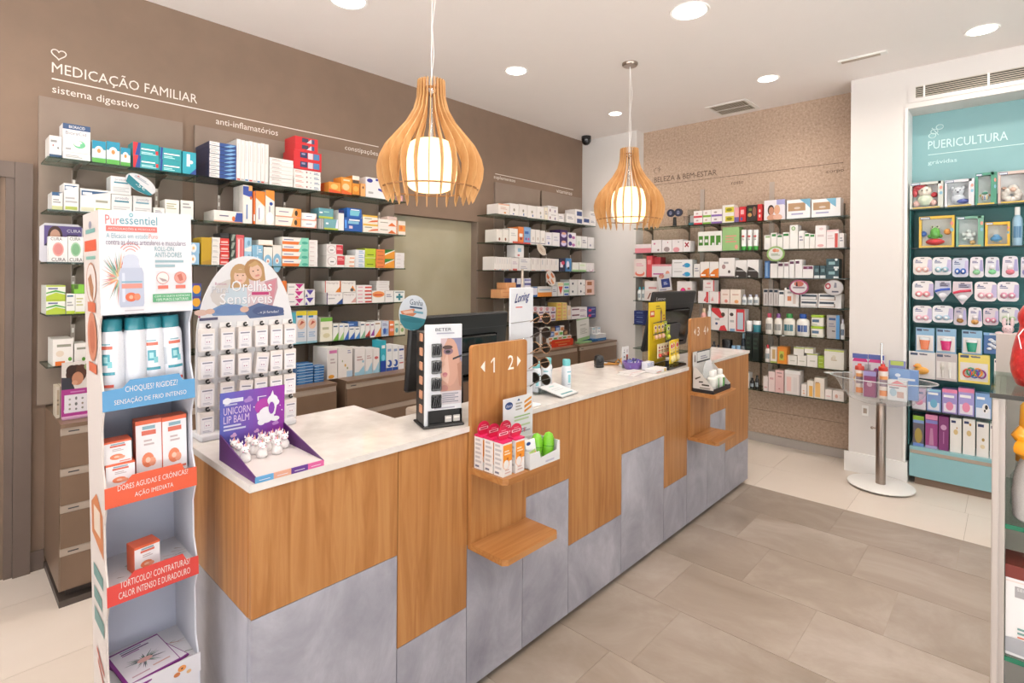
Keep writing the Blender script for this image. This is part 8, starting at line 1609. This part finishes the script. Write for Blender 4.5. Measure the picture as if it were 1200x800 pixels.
# ================================================================== ACRYLIC BOWL STAND BY THE PILLAR
bw = empty('bowl_stand', (-.705, 4.80, 0)); tag(bw, 'clear acrylic bowl on steel post with round white base', 'display stand')
MB().lathe([(.001, .012), (.2, .012), (.212, .016), (.212, .022), (.2, .026), (.001, .027)], 48).build('base', 'white', bw, smooth=True)
for a in range(4): MB().lathe([(.012, 0), (.012, .012)], 10, .16 * math.cos(a * PI / 2 + .4), .16 * math.sin(a * PI / 2 + .4)).build('foot', 'black', bw)
MB().lathe([(.032, .027), (.032, .62), (.028, .625)], 24).build('post', 'steel', bw, smooth=True)
MB().lathe([(.007, .62), (.007, 1.07), (.001, 1.075)], 10).build('rod', 'chrome', bw, smooth=True)
kn = MB().tube([(-.032, 0, .43), (-.05, 0, .43)], .006, 8).ball((-.055, 0, .43), .011).build('knob', 'steel', bw, smooth=True)
bl = [(.02, .615), (.12, .617), (.2, .645), (.25, .695), (.285, .765), (.315, .80), (.335, .806)]
MB().lathe(bl, 48, cap=False, sy=.60).build('acrylic_bowl', 'bowl', bw, smooth=True)
MB().tube([(.335 * math.cos(k * PI / 24), .201 * math.sin(k * PI / 24), .806) for k in range(48)], .004, 6, True).build('bowl_rim', 'bowl_rim', bw, smooth=True)
MB().lathe([(.001, 0), (.03, 0), (.036, .004), (.03, .008), (.001, .008)], 16, -.345, 0).build('grip_tab', 'bowl_rim', bw).location = (0, 0, .802)
MB().lathe([(.001, .668), (.215, .668), (.215, .673), (.001, .673)], 48, sy=.60).build('inner_disc', 'clear_disc', bw)
def in_bowl(name, label, w, d, h, base, deco, x, y, z=.674, rz=0.0, extra=None):
    o = MB().setc(base).box(0, 0, 0, w, d, h).deco(deco, 0, 0, w, h, 0).build(name, 'carton'); place(o, (x, y, z), rz); tag(o, label, 'box', 'goods in the acrylic bowl'); return o
G = 'goods in the acrylic bowl'
in_bowl('toy_box', 'white carton with blue lid at the left back of acrylic bowl', .10, .06, .30, 'e6e2ea', 'r 0 .88 1 1 5a6ab0;p 0 .8 1 .8 .9 .88 .1 .88 d8408a;e .55 .58 .2 .12 5a5aa0;e .35 .62 .1 .08 9a6ab0;r .8 .3 1 .75 b8b4bc;e .2 .35 .12 .08 f0c04a;e .5 .3 .1 .08 5aa060', -.895, 4.83)
in_bowl('toy_box', 'white carton with blue lid, second at back of acrylic bowl', .10, .06, .30, 'e6e2ea', 'r 0 .88 1 1 5a6ab0;p 0 .8 1 .8 .9 .88 .1 .88 d8408a;e .5 .55 .2 .12 a04a8a;e .7 .6 .12 .1 6a5aa8;r 0 .3 .15 .75 b8b4bc;e .2 .35 .12 .08 e0b04a', -.793, 4.84)
def capped(label, x, y, h, body, top):
    o = MB().setc(body).lathe([(.028, 0), (.031, .004), (.031, h * .74), (.027, h * .8)], 18).build('squeeze_bottle', 'plastic', smooth=True)
    MB().setc(top).lathe([(.029, h * .8), (.031, h * .82), (.029, h * .92), (.014, h * .94), (.012, h)], 18).build('cap', 'plastic', o, smooth=True)
    mb = MB()
    for z0, z1, c in ((.02, .06, 'f0985a'), (.09, .14, '9a8a98'), (.14, .165, 'f0a86a')):
        mb.setc(c); vs = [(.0314 * math.sin(-.9 + 1.8 * k / 6), -.0314 * math.cos(-.9 + 1.8 * k / 6), z) for z in (z0, z1) for k in range(7)]; mb.add(vs, [(k, k + 1, 8 + k, 7 + k) for k in range(6)])
    mb.build('label', 'carton', o); place(o, (x, y, .674), .3); tag(o, label, 'bottle', G)
capped('orange-labelled bottle with red cap, left one in the acrylic bowl', -.835, 4.755, .235, 'f0e4dc', 'e05a4a')
in_bowl('baby_box', 'plum window carton with lilac top in front of bowl post', .082, .05, .19, '8a4a7a', 'r 0 .82 1 1 a8a0d8;r .1 .05 .9 .75 9a4a78;e .5 .5 .2 .1 c8a0b8;r 0 0 .06 1 d8d0e0', -.805, 4.71)
capped('cream bottle with red spiked cap right of the plum carton', -.685, 4.74, .25, 'f2e8e0', 'e0483a')
in_bowl('baby_box', 'large blue carton at right of acrylic bowl', .17, .055, .215, '8aaee0', 'e .3 .8 .1 .06 e8f0f8;r .72 0 1 1 7aa0d8;r .05 .1 .6 .55 c8d8f0;l .3 .65 .9 .72 1 e8f0f8', -.655, 4.795)
in_bowl('baby_box', 'white carton with pink roof leaning before the blue carton', .115, .045, .145, 'eef2f4', 'p 0 .72 .5 1 1 .8 1 .72 e8a0a8;r .5 .15 .85 .45 d8b8b0;e .3 .4 .18 .2 b8d4e4;l .1 .6 .6 .66 1 99a', -.655, 4.715, rz=-.05)
o = in_bowl('baby_box', 'small lilac carton with lime top at back of bowl', .10, .03, .265, '8a90c8', 'r .1 .88 .9 1 c8d86a;e .85 .62 .14 .06 c82a8a', -.668, 4.862)
# plush rabbit hanging in the teal niche
t = empty('plush_rabbit', (-.015, 5.005, 1.11)); tag(t, 'pink plush rabbit hanging from the teal hooks above the gondola', 'plush toy')
MB().setc('f0d4d8').ball((0, 0, .10), (.032, .026, .03)).ball((0, 0, .055), (.028, .022, .038)).ball((-.035, 0, .03), (.016, .014, .03)).ball((.03, 0, .03), (.016, .014, .03)).ball((-.045, -.005, .07), (.022, .012, .012)).ball((.045, -.005, .07), (.022, .012, .012)).build('body', 'plastic', t, smooth=True)
MB().setc('f0d4d8').ball((-.02, 0, .145), (.011, .008, .032)).ball((.022, 0, .145), (.011, .008, .032)).build('ears', 'plastic', t, smooth=True)
MB().setc('5a4a50').ball((-.011, -.025, .105), .003, 6, 4).ball((.011, -.025, .105), .003, 6, 4).setc('e08a9a').ball((0, -.027, .097), .003, 6, 4).build('face', 'plastic', t)
MB().tube([(0, 0, .125), (.0, .06, .21), (0, .26, .215)], .002, 6).build('hanger_loop', 'white', t)

# ================================================================== GONDOLA AT THE RIGHT
gd = empty('gondola', (-.03, 1.61, 0)); tag(gd, 'white gondola with green-edged glass shelves at the right edge', 'shelf unit')
MB().box(0, 0, 0, .012, .40, 1.285, .002).build('side_panel', 'gondola', gd)
MB().box(.012, .012, 0, .022, .4, 1.285).box(.0, .40, 0, .95, .415, 1.40).build('back_panel', 'gondola', gd)
MB().box(.938, 0, 0, .95, .40, 1.285, .002).build('side_panel', 'gondola', gd)
MB().box(.0, .385, 1.285, .95, .40, 1.40).build('top_rail', 'gondola', gd)
for z in (1.297, 1.008, .715, .40):
    s = MB().box(.0225 if z < 1.2 else -.004, .014 if z < 1.2 else -.004, z - .010, .937 if z < 1.2 else .954, .395 if z < 1.2 else .383, z).build('glass_shelf', 'glass', gd)
    MB().box(.0225 if z < 1.2 else -.004, .0105 if z < 1.2 else -.008, z - .010, .937 if z < 1.2 else .954, .0138 if z < 1.2 else -.0045, z).build('glass_edge', 'green_edge' if z < 1.2 else 'grille_dark', s)
# red vase-shaped bottle
o = MB().lathe([(.001, 0), (.046, 0), (.05, .004), (.058, .03), (.060, .05), (.056, .085), (.050, .115), (.044, .132), (.043, .145), (.047, .160), (.046, .172), (.038, .188), (.022, .21), (.013, .235), (.013, .25)], 32).build('ceramic_bottle', 'red_ceramic', smooth=True)
MB().lathe([(.016, .25), (.017, .252), (.017, .285), (.012, .292), (.001, .293)], 20).build('stopper', 'red_ceramic', o, smooth=True)
MB().tube([(.036 * math.cos(k * PI / 8), .036 * math.sin(k * PI / 8), .146) for k in range(16)], .0015, 6, True).tube([(-.03, -.02, .146), (-.045, -.03, .12), (-.04, -.04, .09)], .0012, 6).build('string', 'white', o)
place(o, (.058, 1.78, 1.2975)); tag(o, 'glittery red waisted ceramic bottle on top of the gondola', 'bottle')
# orange-capped wash bottle and clear ones behind
o = MB().setc('cfcac6').lathe([(.05, 0), (.056, .006), (.058, .06), (.054, .10), (.046, .128), (.04, .14)], 28).build('wash_bottle', 'plastic', smooth=True)
c = MB().lathe([(.044, .138), (.046, .142), (.046, .20), (.044, .255), (.040, .262), (.001, .263)], 28).tube([(-.03, -.01, .19), (-.044, -.012, .195), (-.052, -.012, .20)], [.022, .020, .014], 12).tube([(-.045, -.02, .165), (-.01, -.044, .16), (.03, -.046, .165)], .018, 10).build('pump_cap', 'orange_cap', o, smooth=True)
lb = MB(); R = .0588
def ring_text(st, a0, a1, z0, z1, c, R):
    vs, fs, tw, th = text_geo(st); lb.setc(c); lb.add([(R * math.sin(a0 + (a1 - a0) * u), -R * math.cos(a0 + (a1 - a0) * u), z0 + (z1 - z0) * v) for u, v in vs], fs)
ring_text('EA', -.35, .15, .118, .130, '5a5a5e', .050); ring_text('DE', -.35, .2, .096, .110, 'f0a03a', .0555); ring_text('PLE', -.4, .35, .078, .092, 'd8483a', .0575); 
lb.build('label', 'carton', o); place(o, (.060, 1.685, 1.0085), .0); tag(o, 'white wash bottle with big orange pump cap on the gondola', 'bottle')
for i, (x, y) in enumerate(((.008, 1.77), (.03, 1.83), (.075, 1.80))):
    o = MB().lathe([(.018, 0), (.02, .003), (.02, .07), (.012, .085), (.009, .11)], 16).build('clear_bottle', 'acrylic', smooth=True)
    MB().setc('f0a03a').lathe([(.011, .108), (.011, .125), (.004, .13)], 12).build('cap', 'plastic', o, smooth=True); place(o, (x + .012, y, 1.0085)); tag(o, f'small clear bottle, {ORD[i]} behind the orange-capped wash bottle', 'bottle', 'clear bottles on the gondola')
o = MB().setc('efecea').box(0, 0, 0, .22, .09, .20, .001).setc('7a2a1e').box(-.0006, -.0006, .172, .2206, .0906, .2006).deco('l .0 .82 .98 .835 1 e8d8d0;r .07 .66 .18 .78 a8a4a4;t SEM .085 .735 .165 .765 e4e0e0;t A .175 .5 .255 .6 2e2a2c;t H .165 .38 .24 .47 7a2e22;l .09 .26 .5 .33 2 7aa09a;l .09 .22 .5 .235 1 e0785a;p 0 .04 1 -.0 1 .16 .5 .17 .1 .21 0 .2 a8a8ac;r .2 .1 .8 .12 e0e0e4', 0, 0, .22, .20, -.0008).build('cosmetic_box', 'carton')
place(o, (-.006, 1.632, .7155)); tag(o, 'white and maroon carton with silver foot on lower gondola shelf', 'box')

t = empty('wall_socket', (-.845, 5.04, .50)); tag(t, 'white wall socket low on the pillar behind the steel post', 'socket')
MB().box(-.022, -.008, -.04, .022, 0, .04, .003).build('cover_plate', 'white', t); MB().box(-.012, -.0085, -.02, .012, -.008, .02).build('socket_face', 'handle_strip', t)
